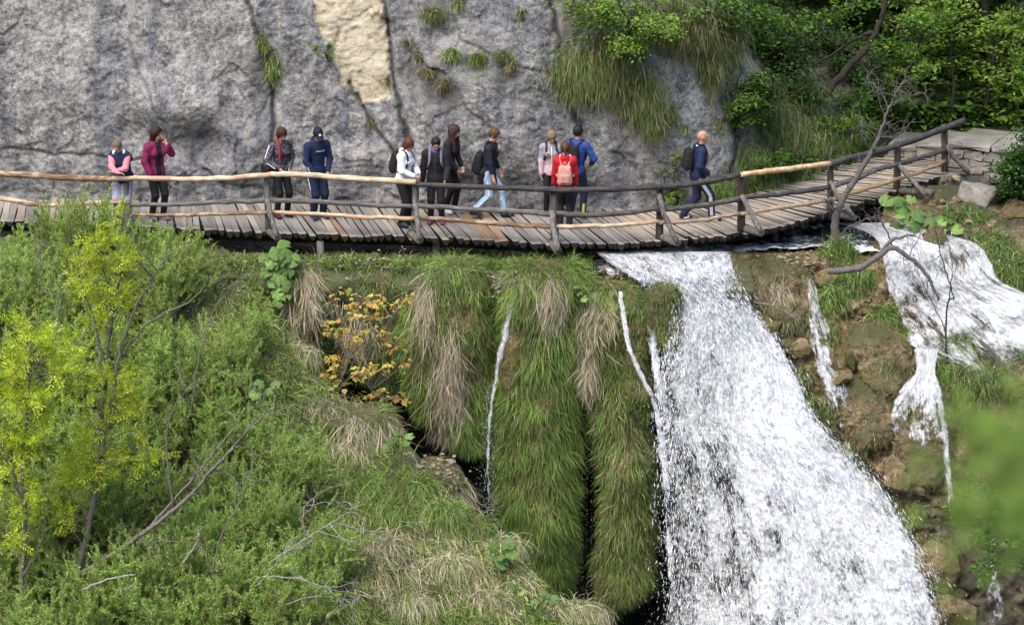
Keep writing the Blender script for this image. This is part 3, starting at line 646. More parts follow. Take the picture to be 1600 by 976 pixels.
def fall(name, label, rows, Yf, thr, nu, nv, amp=.07, layers=2, gap=.10, seed=0, bulge=0., soft=0.):
    """rows: (left px, right px, py); Yf(px, py) the depth the water falls at; thr(s, t, px, py) openness 0..1, lower is denser"""
    rows = np.array(rows, float); tq = np.linspace(0, len(rows)-1, nv); pp = smooth_path(rows, nv)
    s = np.linspace(0, 1, nu); L_, R_, Yp = pp[:, 0], pp[:, 1], pp[:, 2]
    B = Bag(); UVs = []
    for l in range(layers):
        e = .018*perlin(np.stack([np.zeros(nv), Yp*.03+l*7, np.full(nv, seed)], -1), 3)
        PX = L_[:, None]+(R_-L_)[:, None]*(s[None]*(1+2*e[:, None])-e[:, None]); PY = np.broadcast_to(Yp[:, None], PX.shape)
        Y = Yf(PX, PY)-l*gap-bulge*np.sin(s*math.pi)[None]; P = at(PX, PY, Y)
        arc = np.concatenate([[0], np.cumsum(np.linalg.norm(np.diff(P[:, nu//2], axis=0), axis=1))])
        wd = np.linalg.norm(P[:, -1]-P[:, 0], axis=1).mean()
        uv = np.stack([np.broadcast_to(s[None]*wd, PX.shape)+l*13+seed*3, np.broadcast_to(arc[:, None], PX.shape)+l*5.3+seed], -1)
        f = np.stack([uv[..., 0]*2.0, uv[..., 1]*.8, np.full(PX.shape, seed+l*2.)], -1)
        n = fbm(f, 3, 131)+.6*fbm(f*np.array([3., 5, 1]), 3, 133)+.38*fbm(f*np.array([7, 13, 1]), 2, 135); P = P+np.array([0, -.9, .25])*(amp*n)[..., None]
        T = thr(np.broadcast_to(s[None], PX.shape), np.broadcast_to(np.linspace(0, 1, nv)[:, None], PX.shape), PX, PY)+.035*l
        T = T+.05*np.clip(1-np.minimum(s, 1-s)*nu*.09, 0, 1)[None]+.07*np.clip(1-np.minimum(s, 1-s)*nu*.25, 0, 1)[None]
        if nu < 70: T = T+.12*(1-sstep(0, .42, np.minimum(s, 1-s)))[None]+.022+.06*sstep(.82, 1, np.linspace(0, 1, nv))[:, None]+.03*sstep(.1, 0, np.linspace(0, 1, nv))[:, None]; P = P+np.array([.02, 0, 0])*fbm(np.stack([PX*0, PY*.05, PX*0+seed], -1), 2, 139)[..., None]
        B.add(P.reshape(-1, 3), grid_faces(nu, nv), np.stack([T if name == 'waterfall' else T+.014+.18*sstep(.72, 1, np.linspace(0, 1, nv))[:, None], T*0, T*0], -1).reshape(-1, 3)); UVs.append(uv.reshape(-1, 2))
    V, F, C = B.arr(); o = link(name, mesh(name, V, F, M_FOAM, col=C, uv=np.concatenate(UVs)))
    return props(o, label, kind='structure')
main_rows = [(930, 1142, 393), (948, 1146, 408), (985, 1150, 432), (1040, 1168, 468), (1052, 1192, 505), (1040, 1222, 545), (1030, 1250, 600), (1028, 1268, 650), (1032, 1312, 695), (1038, 1368, 750), (1042, 1402, 800), (1046, 1437, 870), (1050, 1462, 950), (1054, 1480, 1020), (1058, 1505, 1130)]
def main_Y(px, py): return slope_depth(np.maximum(px, 1046), py)-.42-.25*sstep(640, 700, py)+.35*sstep(440, 400, py)
holes = [(1085, 705, 42, 110), (1100, 850, 60, 130), (1060, 640, 20, 60), (1150, 900, 50, 80), (1290, 640, 16, 40), (1335, 850, 42, 70), (1120, 610, 24, 50), (1215, 890, 26, 70), (1290, 760, 22, 40), (1130, 760, 30, 60)]
def main_T(s, t, px, py):
    T = np.full(px.shape, .446)+.02*sstep(560, 700, py)
    for cx, cy_, rx, ry in holes: T = T+.046*np.exp(-((px-cx)/rx)**2-((py-cy_)/ry)**2)
    T = T+.075*(1-sstep(0, .12, np.minimum(s, 1-s)))*sstep(420, 470, py)+.045*fbm(np.stack([s*7, t*5, 0*s], -1), 2, 141)
    T -= .10*np.exp(-((px-1200)/60)**2-((py-620)/70)**2)+.07*np.exp(-((px-1110)/50)**2-((py-460)/60)**2)+.06*np.exp(-(seg_dist(px, py, [(1180, 560), (1260, 720), (1380, 860)])/40)**2)
    return T
fall('waterfall', 'broad white main waterfall spreading down to the bottom edge', main_rows, main_Y, main_T, 300, 460, .15, 3, .12, 1)
fall('waterfall_strand', 'narrow white strand of water at the left edge of the main fall', [(962, 975, 455), (968, 984, 500), (976, 992, 545), (996, 1012, 590), (1014, 1036, 640), (1024, 1050, 720), (1032, 1056, 800), (1036, 1060, 900), (1040, 1066, 1000), (1042, 1070, 1120)],
     lambda px, py: main_Y(px*0+1040, py)-.10-.42*sstep(720, 560, py), lambda s, t, px, py: .42+.05*(t > .4)+.16*abs(s-.5)+.05*perlin(np.stack([s*2, t*12, 0*s], -1), 149), 26, 400, .04, 2, .05, 2)
fall('waterfall_strand', 'short strand of water falling between the two small mossy domes', [(1003, 1022, 488), (1006, 1034, 530), (1012, 1040, 580), (1018, 1046, 640), (1024, 1050, 720)], lambda px, py: main_Y(px*0+1040, py)-.10-.30*sstep(720, 600, py), lambda s, t, px, py: .42+.10*abs(s-.5)+.05*t, 28, 160, .04, 2, .05, 3)
fall('thin_waterfall', 'thin single stream falling between the hanging grass curtains', [(798, 809, 446), (792, 812, 465), (785, 806, 490), (777, 800, 525), (770, 786, 570), (764, 776, 620), (757, 769, 680), (757, 768, 740), (760, 767, 790), (762, 767, 826)],
     lambda px, py: -1.12-.0016*(py-446), lambda s, t, px, py: .385+.22*abs(s-.5)+.05*t+.05*perlin(np.stack([s*2, t*14, 0*s], -1), 149), 22, 380, .03, 2, .04, 4)
fall('thin_waterfall', 'faint trickle over the orange tufa beside the thin stream', [(804, 812, 462), (804, 818, 500), (802, 816, 560), (800, 818, 600)], lambda px, py: -1.16-.0003*(py-446), lambda s, t, px, py: .53+.1*abs(s-.5), 16, 160, .03, 1, .04, 5)
fall('cascade', 'wide white cascade pouring over rocks at the right edge', [(1300, 1440, 348), (1352, 1462, 362), (1372, 1525, 380), (1380, 1548, 410), (1384, 1568, 440), (1396, 1640, 475), (1412, 1700, 510), (1430, 1740, 548), (1500, 1780, 600), (1560, 1830, 660)],
     lambda px, py: slope_depth(px, py)-.40-.16*perlin(np.stack([px*.004, py*.028+px*.006, 0*px], -1), 147), lambda s, t, px, py: .44+.07*fbm(np.stack([px*.018, py*.02, 0*px], -1), 3, 143)+.10*np.exp(-((px-1420)/26)**2-((py-470)/40)**2)+.09*np.exp(-((px-1495)/24)**2-((py-400)/26)**2)+.12*sstep(520, 600, py)+.10*np.exp(-((px-1500)/40)**2-((py-530)/20)**2), 220, 220, .10, 2, .08, 6)
fall('trickle', 'small cascade trickling down the brown rocks below the green tuft', [(1258, 1277, 436), (1256, 1290, 478), (1258, 1308, 530), (1262, 1324, 572), (1274, 1334, 600), (1286, 1342, 640), (1288, 1372, 690), (1300, 1392, 730)],
     lambda px, py: slope_depth(px, py)-.42, lambda s, t, px, py: .470+.06*sstep(590, 660, py)+.05*abs(s-.5)+.05*perlin(np.stack([s*4, t*9, 0*s], -1), 149), 60, 240, .06, 2, .06, 7)
fall('dome_fall', 'veil of thin water threads over the rounded mossy dome', [(1428, 1466, 545), (1430, 1462, 580), (1408, 1470, 604), (1392, 1480, 640), (1388, 1484, 690), (1390, 1486, 750)], lambda px, py: slope_depth(px, py)-.62, lambda s, t, px, py: .45+.075*sstep(600, 660, py), 90, 180, .05, 2, .05, 8)
fall('trickle', 'narrow stream dropping from the right side of the mossy dome', [(1458, 1480, 632), (1464, 1484, 670), (1470, 1490, 720), (1474, 1494, 776), (1476, 1492, 840)], lambda px, py: slope_depth(px, py)-.74, lambda s, t, px, py: .43+.1*abs(s-.5)+.04*t, 26, 160, .04, 2, .05, 9)
fall('trickle', 'faint water veil on the dark rock under the mossy dome', [(1428, 1470, 790), (1432, 1482, 850), (1440, 1490, 920), (1450, 1500, 1000)], lambda px, py: slope_depth(px, py)-.5, lambda s, t, px, py: .555+0*s, 50, 140, .05, 1, .05, 10)
fall('trickle', 'faint white trickle on dark rock in the bottom right corner', [(1540, 1562, 850), (1536, 1572, 900), (1530, 1580, 960), (1526, 1590, 1030)], lambda px, py: slope_depth(px, py)-.5, lambda s, t, px, py: .49+.1*abs(s-.5), 40, 140, .05, 1, .05, 11)
# drops thrown clear of the falls
def drops(name, label, px, py, Y, size, seed, lean=0., long=1.):
    r = np.random.default_rng(seed); n = len(px); c = at(px, py, Y); a = unit(np.stack([r.normal(.1, .22, n)+lean, r.normal(-.1, .3, n), -np.ones(n)], -1)); b_ = unit(np.cross(a, r.normal(size=(n, 3)))); d = np.cross(a, b_)
    l = (size*r.uniform(.8, 2.6, n)*np.where(r.random(n) < .45, 1., long*r.uniform(.6, 1.6, n)))[:, None]; w_ = (size*r.uniform(.35, .8, n))[:, None]
    V = np.stack([c-a*l, c+b_*w_, c-b_*w_*.5+d*w_*.87, c-b_*w_*.5-d*w_*.87, c+a*l], 1).reshape(-1, 3); k = np.arange(n)[:, None]*5
    F = np.concatenate([k+np.array([[0, 1, 2]]), k+np.array([[0, 2, 3]]), k+np.array([[0, 3, 1]]), k+np.array([[4, 2, 1]]), k+np.array([[4, 3, 2]]), k+np.array([[4, 1, 3]])])
    props(link(name, mesh(name, V, F, M_DROP)), label, kind='stuff')
n = 40000; t = rng.random(n)**.8; rows = np.array(main_rows); yy = 410+t*640; lx = np.interp(yy, rows[:, 2], rows[:, 0]); rx = np.interp(yy, rows[:, 2], rows[:, 1])
s = np.where(rng.random(n) < .45, rng.beta(.5, .5, n), rng.random(n)); s = s+rng.normal(0, .02, n)+np.where(rng.random(n) < .35, rng.normal(0, .05, n), 0)
pxs = lx+(rx-lx)*s; Y = main_Y(pxs, yy)-.33-np.abs(rng.normal(0, .16, n)); drops('spray', 'white drops of spray thrown off the main waterfall', pxs, yy, Y, rng.lognormal(-5.15, .42, n), 5, (s-.25)*.75, 3.2)
n = 1800; yy = 600+rng.random(n)**.7*300; pxs = 763+rng.normal(0, 1, n)*(3+(yy-600)*.05); k = yy < 850; pxs, yy = pxs[k], yy[k]; drops('spray', 'drops falling beside the thin stream and in the dark cave', pxs, yy, -1.15+0*yy+rng.normal(0, .1, len(yy)), rng.lognormal(-5.3, .35, len(yy)), 6)
n = 1500; pxs = np.concatenate([rng.uniform(880, 935, 700), rng.uniform(840, 1030, 800)]); yy = np.concatenate([rng.uniform(700, 976, 700), rng.uniform(880, 1000, 800)]); pxs = np.round(pxs/7)*7+rng.normal(0, .8, n); drops('spray', 'strings of drops dripping in the dark gaps between grass curtains', pxs, yy, -.6+rng.normal(0, .25, n), rng.lognormal(-5.5, .3, n), 7)
n = 2600; yy = rng.uniform(360, 600, n); pxs = np.interp(yy, [348, 380, 440, 510, 600], [1380, 1450, 1470, 1560, 1640])+rng.normal(0, 70, n); drops('spray', 'drops of spray over the cascade at the right edge', pxs, yy, slope_depth(pxs, yy)-.5-np.abs(rng.normal(0, .12, n)), rng.lognormal(-5.2, .4, n), 8)
# ------------------------------------------------------------------ vegetation
M_LEAF = leaf_mat('leaf', .5); M_BLADE = leaf_mat('grass_blade', .28, .6); M_STRAW = leaf_mat('dry_grass', .2, .8)
M_TWIG = plain('pale_twig', (.22, .185, .14), .9, .3, 30, .4); M_BARK = plain('grey_bark', (.14, .125, .108), .9, .6, 30, .5); M_DARKBARK = plain('dark_bark', (.035, .029, .024), .9, .6, 30, .45); M_DEAD = plain('dead_wood', (.15, .13, .115), .9, .5, 26, .55); M_PALEDEAD = plain('pale_dead_wood', (.25, .225, .20), .9, .5, 26, .45); M_GREYDEAD = plain('grey_dead_wood', (.11, .098, .092), .9, .6, 26, .5)
def pal(n, cols, wts=None, jit=.18, r=rng):
    c = np.array(cols)[r.choice(len(cols), n, p=None if wts is None else np.array(wts)/sum(wts))]
    return np.clip(c*(1+r.normal(0, jit, (n, 1)))*(1+r.normal(0, jit*.35, (n, 3))), .004, .9)
def blades(P, D, L, W, grav, col, seg=4, r=rng, curl=.25):
    n = len(P); P = P.copy(); d = unit(D); L = np.broadcast_to(L, (n,)); W = np.broadcast_to(W, (n,)); side = unit(np.cross(d, r.normal(size=(n, 3))+np.array([0, -1.2, 0])))
    V = np.zeros((n, 2*seg+1, 3)); g = np.zeros((n, 3)); g[:, 2] = -1; g = g*np.reshape(np.broadcast_to(grav, (n,)), (n, 1)); k = r.normal(0, curl/seg, (n, 3))
    for s in range(seg):
        w_ = (W*(1-.75*(s/seg)**1.5))[:, None]*.5; V[:, 2*s] = P-side*w_; V[:, 2*s+1] = P+side*w_
        d = unit(d+g*(1.6/seg)+k); P = P+d*(L/seg)[:, None]
    V[:, 2*seg] = P; b = np.arange(n)[:, None]*(2*seg+1)
    Q = np.concatenate([b+np.array([[2*s, 2*s+1, 2*s+3, 2*s+2]]) for s in range(seg-1)]); T = b+np.array([[2*seg-2, 2*seg-1, 2*seg]])
    sh = np.linspace(.8, 1.12, seg).repeat(2); sh = np.append(sh, 1.15)
    return V.reshape(-1, 3), [Q, T], (col[:, None]*sh[None, :, None]).reshape(-1, 3)
def leaves(P, A, U, L, W, col, fold=.25, r=rng, full=False):
    """P base, A along the leaf, U its upper side"""
    n = len(P); A = unit(A); S = unit(np.cross(A, U)); U = np.cross(S, A); L = np.broadcast_to(L, (n,))[:, None]; W = np.broadcast_to(W, (n,))[:, None]
    if not full:
        V = np.stack([P, P+A*L*.45-S*W*.5+U*W*fold, P+A*L-U*L*.12, P+A*L*.45+S*W*.5+U*W*fold], 1); b = np.arange(n)[:, None]*4
        F = np.concatenate([b+np.array([[0, 2, 1]]), b+np.array([[0, 3, 2]])]); return V.reshape(-1, 3), F, np.repeat(col, 4, 0)
    V = np.stack([P, P+A*L*.28-S*W*.46+U*W*fold, P+A*L*.62-S*W*.42+U*W*fold*.8, P+A*L-U*L*.15, P+A*L*.62+S*W*.42+U*W*fold*.8, P+A*L*.28+S*W*.46+U*W*fold], 1); b = np.arange(n)[:, None]*6
    F = np.concatenate([b+np.array([[0, 3, 2, 1]]), b+np.array([[0, 5, 4, 3]])]); return V.reshape(-1, 3), F, np.repeat(col, 6, 0)
G_DARK, G_MID, G_LITE = (.060, .105, .027), (.135, .215, .052), (.235, .325, .080)
G_YEL, STRAW, STRAWD, BROWN = (.21, .25, .042), (.55, .465, .33), (.37, .305, .21), (.15, .105, .055)

# ---------------- hanging grass curtains: a mossy body with blades draped over it
def curtain(name, label, rows, Yb, depth, nblade, zones, straw=0, seed=0, group=None, cat='grass curtain', blen=(.15, .36), palw=(1.6, 5, 4, 1.4, .4, .7), patches=()):
    """rows: (centre px, half width px, py); zones: straw ellipses (px, py, rx, ry, share of the straw strands)"""
    r = np.random.default_rng(seed+500); rows = np.array(rows, float); nv, nu = 60, 40; pp = smooth_path(rows, nv)
    th = np.linspace(0, 2*math.pi, nu, endpoint=False)
    def surf(t, a):
        k = np.clip(t, 0, 1)*(nv-1); c = np.stack([np.interp(k, np.arange(nv), pp[:, j]) for j in range(3)], -1)
        C = at(c[..., 0], c[..., 2], Yb(c[..., 2]) if callable(Yb) else np.full(c.shape[:-1], float(Yb)))
        rx = np.maximum(c[..., 1], 2)/FPX*48; prof = np.sqrt(np.clip(1-(2*np.abs(t-.5))**6, .02, 1)); ry = depth*prof
        base = C+np.stack([rx*np.cos(a)*prof**.3, -ry*np.sin(a), 0*rx], -1)
        nrm = unit(np.stack([np.cos(a)/np.maximum(rx, .1), -np.sin(a)/depth, .18+0*rx], -1))
        d = .15*fbm(base*np.array([2.2, 2.2, 1.3]), 3, seed)+.08*fbm(base*5, 3, seed+1); return base+nrm*d[..., None], nrm
    T, A = np.meshgrid(np.linspace(0, 1, nv), th, indexing='ij'); S, _ = surf(T, A); V = S.reshape(-1, 3)
    i = np.arange(nv-1)[:, None]*nu; j = np.arange(nu)[None]; k2 = (j+1) % nu; Q = np.stack([i+j, i+k2, i+nu+k2, i+nu+j], -1).reshape(-1, 4)
    V = np.concatenate([V, S[0].mean(0)[None]+[0, 0, .06], S[-1].mean(0)[None]-[0, 0, .1]]); jj = np.arange(nu); kk = (jj+1) % nu
    Tt = np.concatenate([np.stack([np.full(nu, nv*nu), kk, jj], -1), np.stack([np.full(nu, nv*nu+1), (nv-1)*nu+jj, (nv-1)*nu+kk], -1)])
    o = thing(name, label, cat, S[0].mean(0), group=group)
    part('mossy_tufa', V, [Q, Tt], M_MOSSROCK, o)
    t = r.random(nblade); t = np.where(r.random(nblade) < .10, t*.10, t); a = r.uniform(-.25, math.pi+.25, nblade); a = np.where(t < .10, r.uniform(0, 6.28, nblade), a); P, Nn = surf(t, a); q = proj(P)
    bare = np.zeros(nblade, bool)
    for (x, y, rx, ry) in patches: bare |= (((q[:, 0]-x)/rx)**2+((q[:, 1]-y)/ry)**2) < 1*(.7+.6*r.random(nblade))
    P, Nn, q, t = P[~bare], Nn[~bare], q[~bare], t[~bare]; n = len(P)
    cl = fbm(P*1.3, 3, seed+3); cl2 = perlin(P*3.5, seed+5)
    col = pal(n, [G_DARK, G_MID, G_LITE, G_YEL, STRAWD, BROWN], palw, .22, r)*np.clip(1+.45*cl+.25*cl2, .45, 1.7)[:, None]
    top = np.exp(-t/.07)[:, None]; Dn = Nn*.6+np.array([0, 0, -.4])+top*np.array([0, 0, .9])+r.normal(0, .30, (n, 3))+np.stack([.55*perlin(P*2.6, seed+6), 0*t, .3*perlin(P*2.2, seed+7)], -1)
    ln = r.uniform(*blen, n)*(1+.3*cl)
    Vb, Fb, Cb = blades(P-Nn*.03, Dn, ln, r.uniform(.007, .013, n), r.uniform(.6, 1.5, n), col, 4, r, .5)
    part('hanging_grass', Vb, Fb, M_BLADE, o, col=Cb)['kind'] = 'stuff'
    if zones:
        B = Bag()
        for (x, y, rx, ry, share) in zones:
            m = int(straw*share); tt = np.clip((y-rows[0, 2]+r.normal(0, .45, m)*ry*.8-ry*.35)/(rows[-1, 2]-rows[0, 2]), .01, .97)
            py_ = rows[0, 2]+tt*(rows[-1, 2]-rows[0, 2]); cx = np.interp(tt*(nv-1), np.arange(nv), pp[:, 0]); hw = np.interp(tt*(nv-1), np.arange(nv), pp[:, 1]); spread = (.45+.55*np.clip((py_-y+ry)/(2*ry), 0, 1))
            u = np.clip((x+r.normal(0, .55, m)*rx*spread-cx)/hw, -.98, .98); aa = np.arccos(u); P, Nn = surf(tt, aa)
            tuft = fbm(np.stack([P[:, 0]*6, P[:, 1]*0, P[:, 2]*1.2], -1), 2, seed+9)
            c = pal(m, [STRAW, STRAWD, (.42, .38, .31), (.19, .15, .10)], (5, 3, 4, 1.), .2, r)*np.clip(1+.4*tuft, .5, 1.5)[:, None]
            v, f, cc = blades(P+Nn*.02, Nn*.6+np.array([0, 0, -.7])+np.stack([.8*tuft, 0*tuft, 0*tuft], -1)+r.normal(0, .26, (m, 3)), r.uniform(.22, .58, m), r.uniform(.007, .013, m), r.uniform(.6, 1.3, m), c, 5, r, .9); B.add(v, f, cc)
        V_, F_, C_ = B.arr(); part('dry_grass', V_, F_, M_STRAW, o, col=C_)['kind'] = 'stuff'
    return o
curtain('grass_curtain', 'broad hanging grass curtain with two big clumps of pale straw', [(712, 40, 408), (706, 70, 440), (702, 76, 500), (702, 72, 570), (706, 62, 630), (716, 44, 652), (728, 26, 674), (736, 10, 688)], -.62, .55, 17000,
        [(664, 482, 20, 60, .3), (702, 552, 34, 56, .62), (690, 620, 30, 30, .08)], 2300, 1)
curtain('grass_curtain', 'longest green grass curtain, hanging in the middle beside the thin stream', [(852, 62, 410), (850, 78, 450), (850, 66, 520), (842, 62, 600), (836, 64, 680), (840, 61, 760), (848, 52, 820), (860, 38, 870), (870, 16, 905)], -.68, .62, 30000,
        [(860, 490, 26, 55, .75), (800, 440, 40, 20, .25)], 900, 2, palw=(1.2, 5, 6, 1.8, .2, .3), blen=(.17, .42))
curtain('grass_curtain', 'brown and green grass curtain hanging left of the main fall', [(948, 44, 440), (944, 52, 480), (944, 50, 560), (966, 42, 640), (980, 42, 740), (980, 41, 830), (970, 37, 900), (958, 20, 950)], -.72, .50, 21000,
        [(918, 540, 26, 80, .5), (918, 610, 22, 50, .25), (960, 520, 34, 60, .25)], 1500, 3, palw=(2, 5, 3, 1, 1.8, 2.2))
curtain('grass_curtain', 'short hanging grass with pale straw under the butterbur plant', [(470, 36, 408), (472, 46, 440), (474, 44, 500), (470, 34, 550), (462, 16, 590)], -.45, .42, 3600, [(488, 470, 20, 70, .6), (455, 510, 28, 50, .4)], 1150, 4, palw=(3, 4, 1.5, .5, 1, 1.5))
curtain('grass_curtain', 'mossy bank of grass behind the orange leaved sapling', [(575, 60, 408), (575, 72, 440), (572, 66, 500), (590, 50, 560), (620, 30, 600)], -.30, .42, 5200, [(560, 520, 40, 40, .5), (520, 470, 22, 40, .5)], 500, 5, palw=(3, 5, 2, .7, .6, 1.2))
curtain('mossy_dome', 'small rounded green mossy dome at the brink of the main fall', [(1032, 16, 444), (1033, 28, 462), (1034, 27, 500), (1040, 18, 530), (1044, 8, 545)], -1.42, .32, 4200, [], 0, 6, palw=(2, 5, 3, 1.5, .3, 1.5), blen=(.08, .18), cat='mossy dome', group=None)
curtain('mossy_dome', 'narrow green mossy pillar between the two left strands of water', [(986, 12, 456), (990, 19, 480), (994, 21, 540), (1002, 19, 600), (1010, 12, 650)], -1.28, .28, 4200, [], 0, 7, palw=(1.5, 5, 4, 1.5, .2, .8), blen=(.08, .2), cat='mossy dome')
curtain('grass_curtain', 'brown overhanging moss and grass on the ledge right of the brink', [(1195, 62, 402), (1198, 74, 425), (1205, 70, 455), (1222, 50, 485), (1240, 24, 508)], lambda y: slope_depth(np.full(np.shape(y), 1200.), y)-.15, .42, 4200, [(1165, 450, 40, 25, .6), (1215, 455, 30, 25, .4)], 500, 8, palw=(2.5, 2.5, .8, .6, 2.2, 5), cat='grass curtain')
curtain('mossy_boulder', 'rounded brown mossy boulder on the slope between two trickles', [(1360, 30, 504), (1366, 48, 528), (1376, 52, 560), (1384, 44, 590), (1390, 26, 612)], lambda y: slope_depth(np.full(np.shape(y), 1370.), y)-.15, .42, 3200, [], 0, 9, palw=(1, 1, .4, 1, 4, 6), blen=(.07, .2), cat='boulder')
curtain('mossy_boulder', 'lower brown tufa boulder under the rounded mossy one', [(1345, 34, 588), (1352, 46, 612), (1358, 46, 650), (1362, 34, 690)], lambda y: slope_depth(np.full(np.shape(y), 1350.), y)-.12, .40, 2600, [], 0, 10, palw=(1, .6, .2, .8, 3, 7), blen=(.06, .18), cat='boulder')
curtain('mossy_dome', 'big rounded tufa dome under the right trickle, wet and mossy', [(1435, 34, 592), (1438, 46, 615), (1440, 50, 660), (1442, 46, 710), (1446, 34, 760)], lambda y: slope_depth(np.full(np.shape(y), 1440.), y)-.10, .50, 1700, [], 0, 12, palw=(2, 4, 2, 1.2, 1, 3), blen=(.06, .16), cat='mossy dome')
curtain('mossy_mound', 'rubble topped mossy mound in front of the dark cave', [(672, 26, 722), (686, 36, 745), (700, 40, 790), (712, 38, 840), (722, 30, 890)], -3.9, .6, 4200, [(720, 800, 40, 40, .6), (690, 830, 40, 40, .4)], 350, 13, palw=(2.5, 4, 1.2, .6, 1.5, 3), blen=(.10, .26), cat='mound', patches=[(672, 745, 34, 32)])
curtain('grass_curtain', 'grass bank with brown straw sloping beside the cave mouth', [(560, 46, 640), (562, 54, 660), (572, 54, 710), (596, 50, 770), (632, 40, 820)], -3.75, .6, 5200, [(600, 700, 34, 40, .35), (560, 680, 40, 50, .35), (590, 780, 40, 40, .3)], 1000, 14, palw=(2, 5, 2, .8, 1.5, 1.5))

# ---------------- tufts of grass
def tuft(name, label, c, rad, n, L, palw, seed, up=.6, cat='grass tuft', grav=(.4, 1.0), out=(0, -1, 0), group=None, wid=(.008, .016), flat=1.0, root=True, cols=None):
    r = np.random.default_rng(seed+900); d = unit(r.normal(size=(n, 3))+np.array(out)*.9+np.array([0, 0, up])); P = c+r.normal(0, .5, (n, 3))*np.array(rad)
    col = pal(n, cols or [G_DARK, G_MID, G_LITE, G_YEL, STRAWD, BROWN], palw, .22, r)*np.clip(1+.4*fbm(P*4, 2, seed), .5, 1.6)[:, None]
    v, f, cc = blades(P, d, r.uniform(L[0], L[1], n), r.uniform(*wid, n), r.uniform(*grav, n), col, 4, r)
    B = Bag(); B.add(v, f, cc)
    o = thing(name, label, cat, c, group=group); V_, F_, C_ = B.arr(); part('blades', V_, F_, M_BLADE, o, col=C_)['kind'] = 'stuff'
    if root:
        th, ph = np.meshgrid(np.linspace(0, 2*math.pi, 12, endpoint=False), np.linspace(.05, math.pi-.05, 7)); S = np.stack([np.sin(ph)*np.cos(th), np.sin(ph)*np.sin(th), np.cos(ph)], -1).reshape(-1, 3)
        S = S*(1+.3*perlin(S*1.7+seed, seed))[:, None]; i = np.arange(6)[:, None]*12; j = np.arange(12)[None]; k2 = (j+1) % 12
        part('root_mat', c+S*np.array(rad)*.75, np.stack([i+j, i+12+j, i+12+k2, i+k2], -1).reshape(-1, 4), M_GREENEARTH, o)
    return o
CL = [  # tufts on the cliff: px, py, half width m, half height m, blades, palette, label
    (678, 20, .22, .10, 420, 'b', 'tuft of olive grass high on the cliff at the top edge'), (716, 4, .10, .07, 160, 'b', 'small grass tuft on the cliff cut by the top edge'),
    (410, 66, .10, .16, 330, 'g', 'upper grass tuft in the vertical crack of the cliff'), (428, 104, .14, .24, 520, 'g', 'long hanging grass tuft below another in the vertical crack'),
    (655, 86, .11, .12, 260, 'd', 'dark brown dry tuft beside the cream scar'), (706, 84, .15, .10, 330, 'g', 'round green tuft on the cliff, left of three in a row'), (747, 91, .17, .10, 380, 'g', 'round green tuft on the cliff, middle of three in a row'),
    (786, 86, .13, .09, 280, 'g', 'round green tuft on the cliff, right of three in a row'), (800, 104, .10, .14, 220, 'd', 'dark dead tuft hanging below the row of round tufts'), (668, 112, .18, .08, 300, 'd', 'wide brown mat of dead grass on the cliff under the round tufts'),
    (694, 132, .16, .12, 330, 'd', 'dark brown tuft hanging at the end of the dead grass mat'), (768, 226, .02, .02, 30, 'd', 'tiny dry tuft low on the cliff beside the walking youth'), (580, 190, .07, .09, 90, 'b', 'small moss tuft in the diagonal crack of the cliff'),
    (606, 126, .06, .08, 90, 'd', 'small dry tuft at the right rim of the cream scar'), (634, 66, .08, .06, 90, 'd', 'small brown tuft left of the upper grass tufts'), (814, 20, .06, .05, 80, 'b', 'small tuft near the top of the cliff crack'),
    (1050, 178, .10, .20, 260, 'g', 'narrow green tuft in the gap above the bald man'), (1072, 200, .05, .05, 70, 'b', 'small tuft on the pale rock just above the bald man'), (1124, 195, .07, .10, 120, 'b', 'brown tuft on the right edge of the pale rock')]
for k, (px_, py_, w_, h_, n, t, lab) in enumerate(CL):
    c = on_cliff(px_, py_, .04); tuft('grass_tuft', lab, c, (w_, .07, h_), n, (.10, .28) if t != 'd' else (.07, .2), {'g': (2, 4, 2, 1, 1, 1), 'b': (2, 3, 1, 1, 2, 2.5), 'd': (1, .6, .2, .2, 2.5, 6)}[t], 20+k, .3, grav=(.8, 1.5))
HM = [(905, 110, .55, .5, 2300, 'heavy mat of olive hanging grass at the top right of the cliff, leftmost'), (948, 105, .5, .55, 2300, 'mat of olive hanging grass under the pale leafy bush'), (1000, 150, .45, .5, 2000, 'mat of green hanging grass pointing down the pale rock'),
      (1022, 185, .22, .35, 900, 'narrow tip of green grass hanging lowest down the pale rock'), (1065, 40, .6, .6, 2200, 'long brown green grass mat hanging at the top of the pale rock'), (1108, 95, .35, .6, 1700, 'brown grass mat hanging right of the pale rock'),
      (1135, 60, .4, .6, 1500, 'dark grass mat under the overhanging forest edge')]
for k, (px_, py_, w_, h_, n, lab) in enumerate(HM):
    tuft('hanging_grass_mat', lab, on_cliff(px_, py_, .06), (w_, .14, h_), int(n*1.5), (.16, .44), (2.5, 4, 1.6, .8, 2, 3), 60+k, .1, 'grass mat', (1.0, 1.7), root=False, wid=(.006, .012))
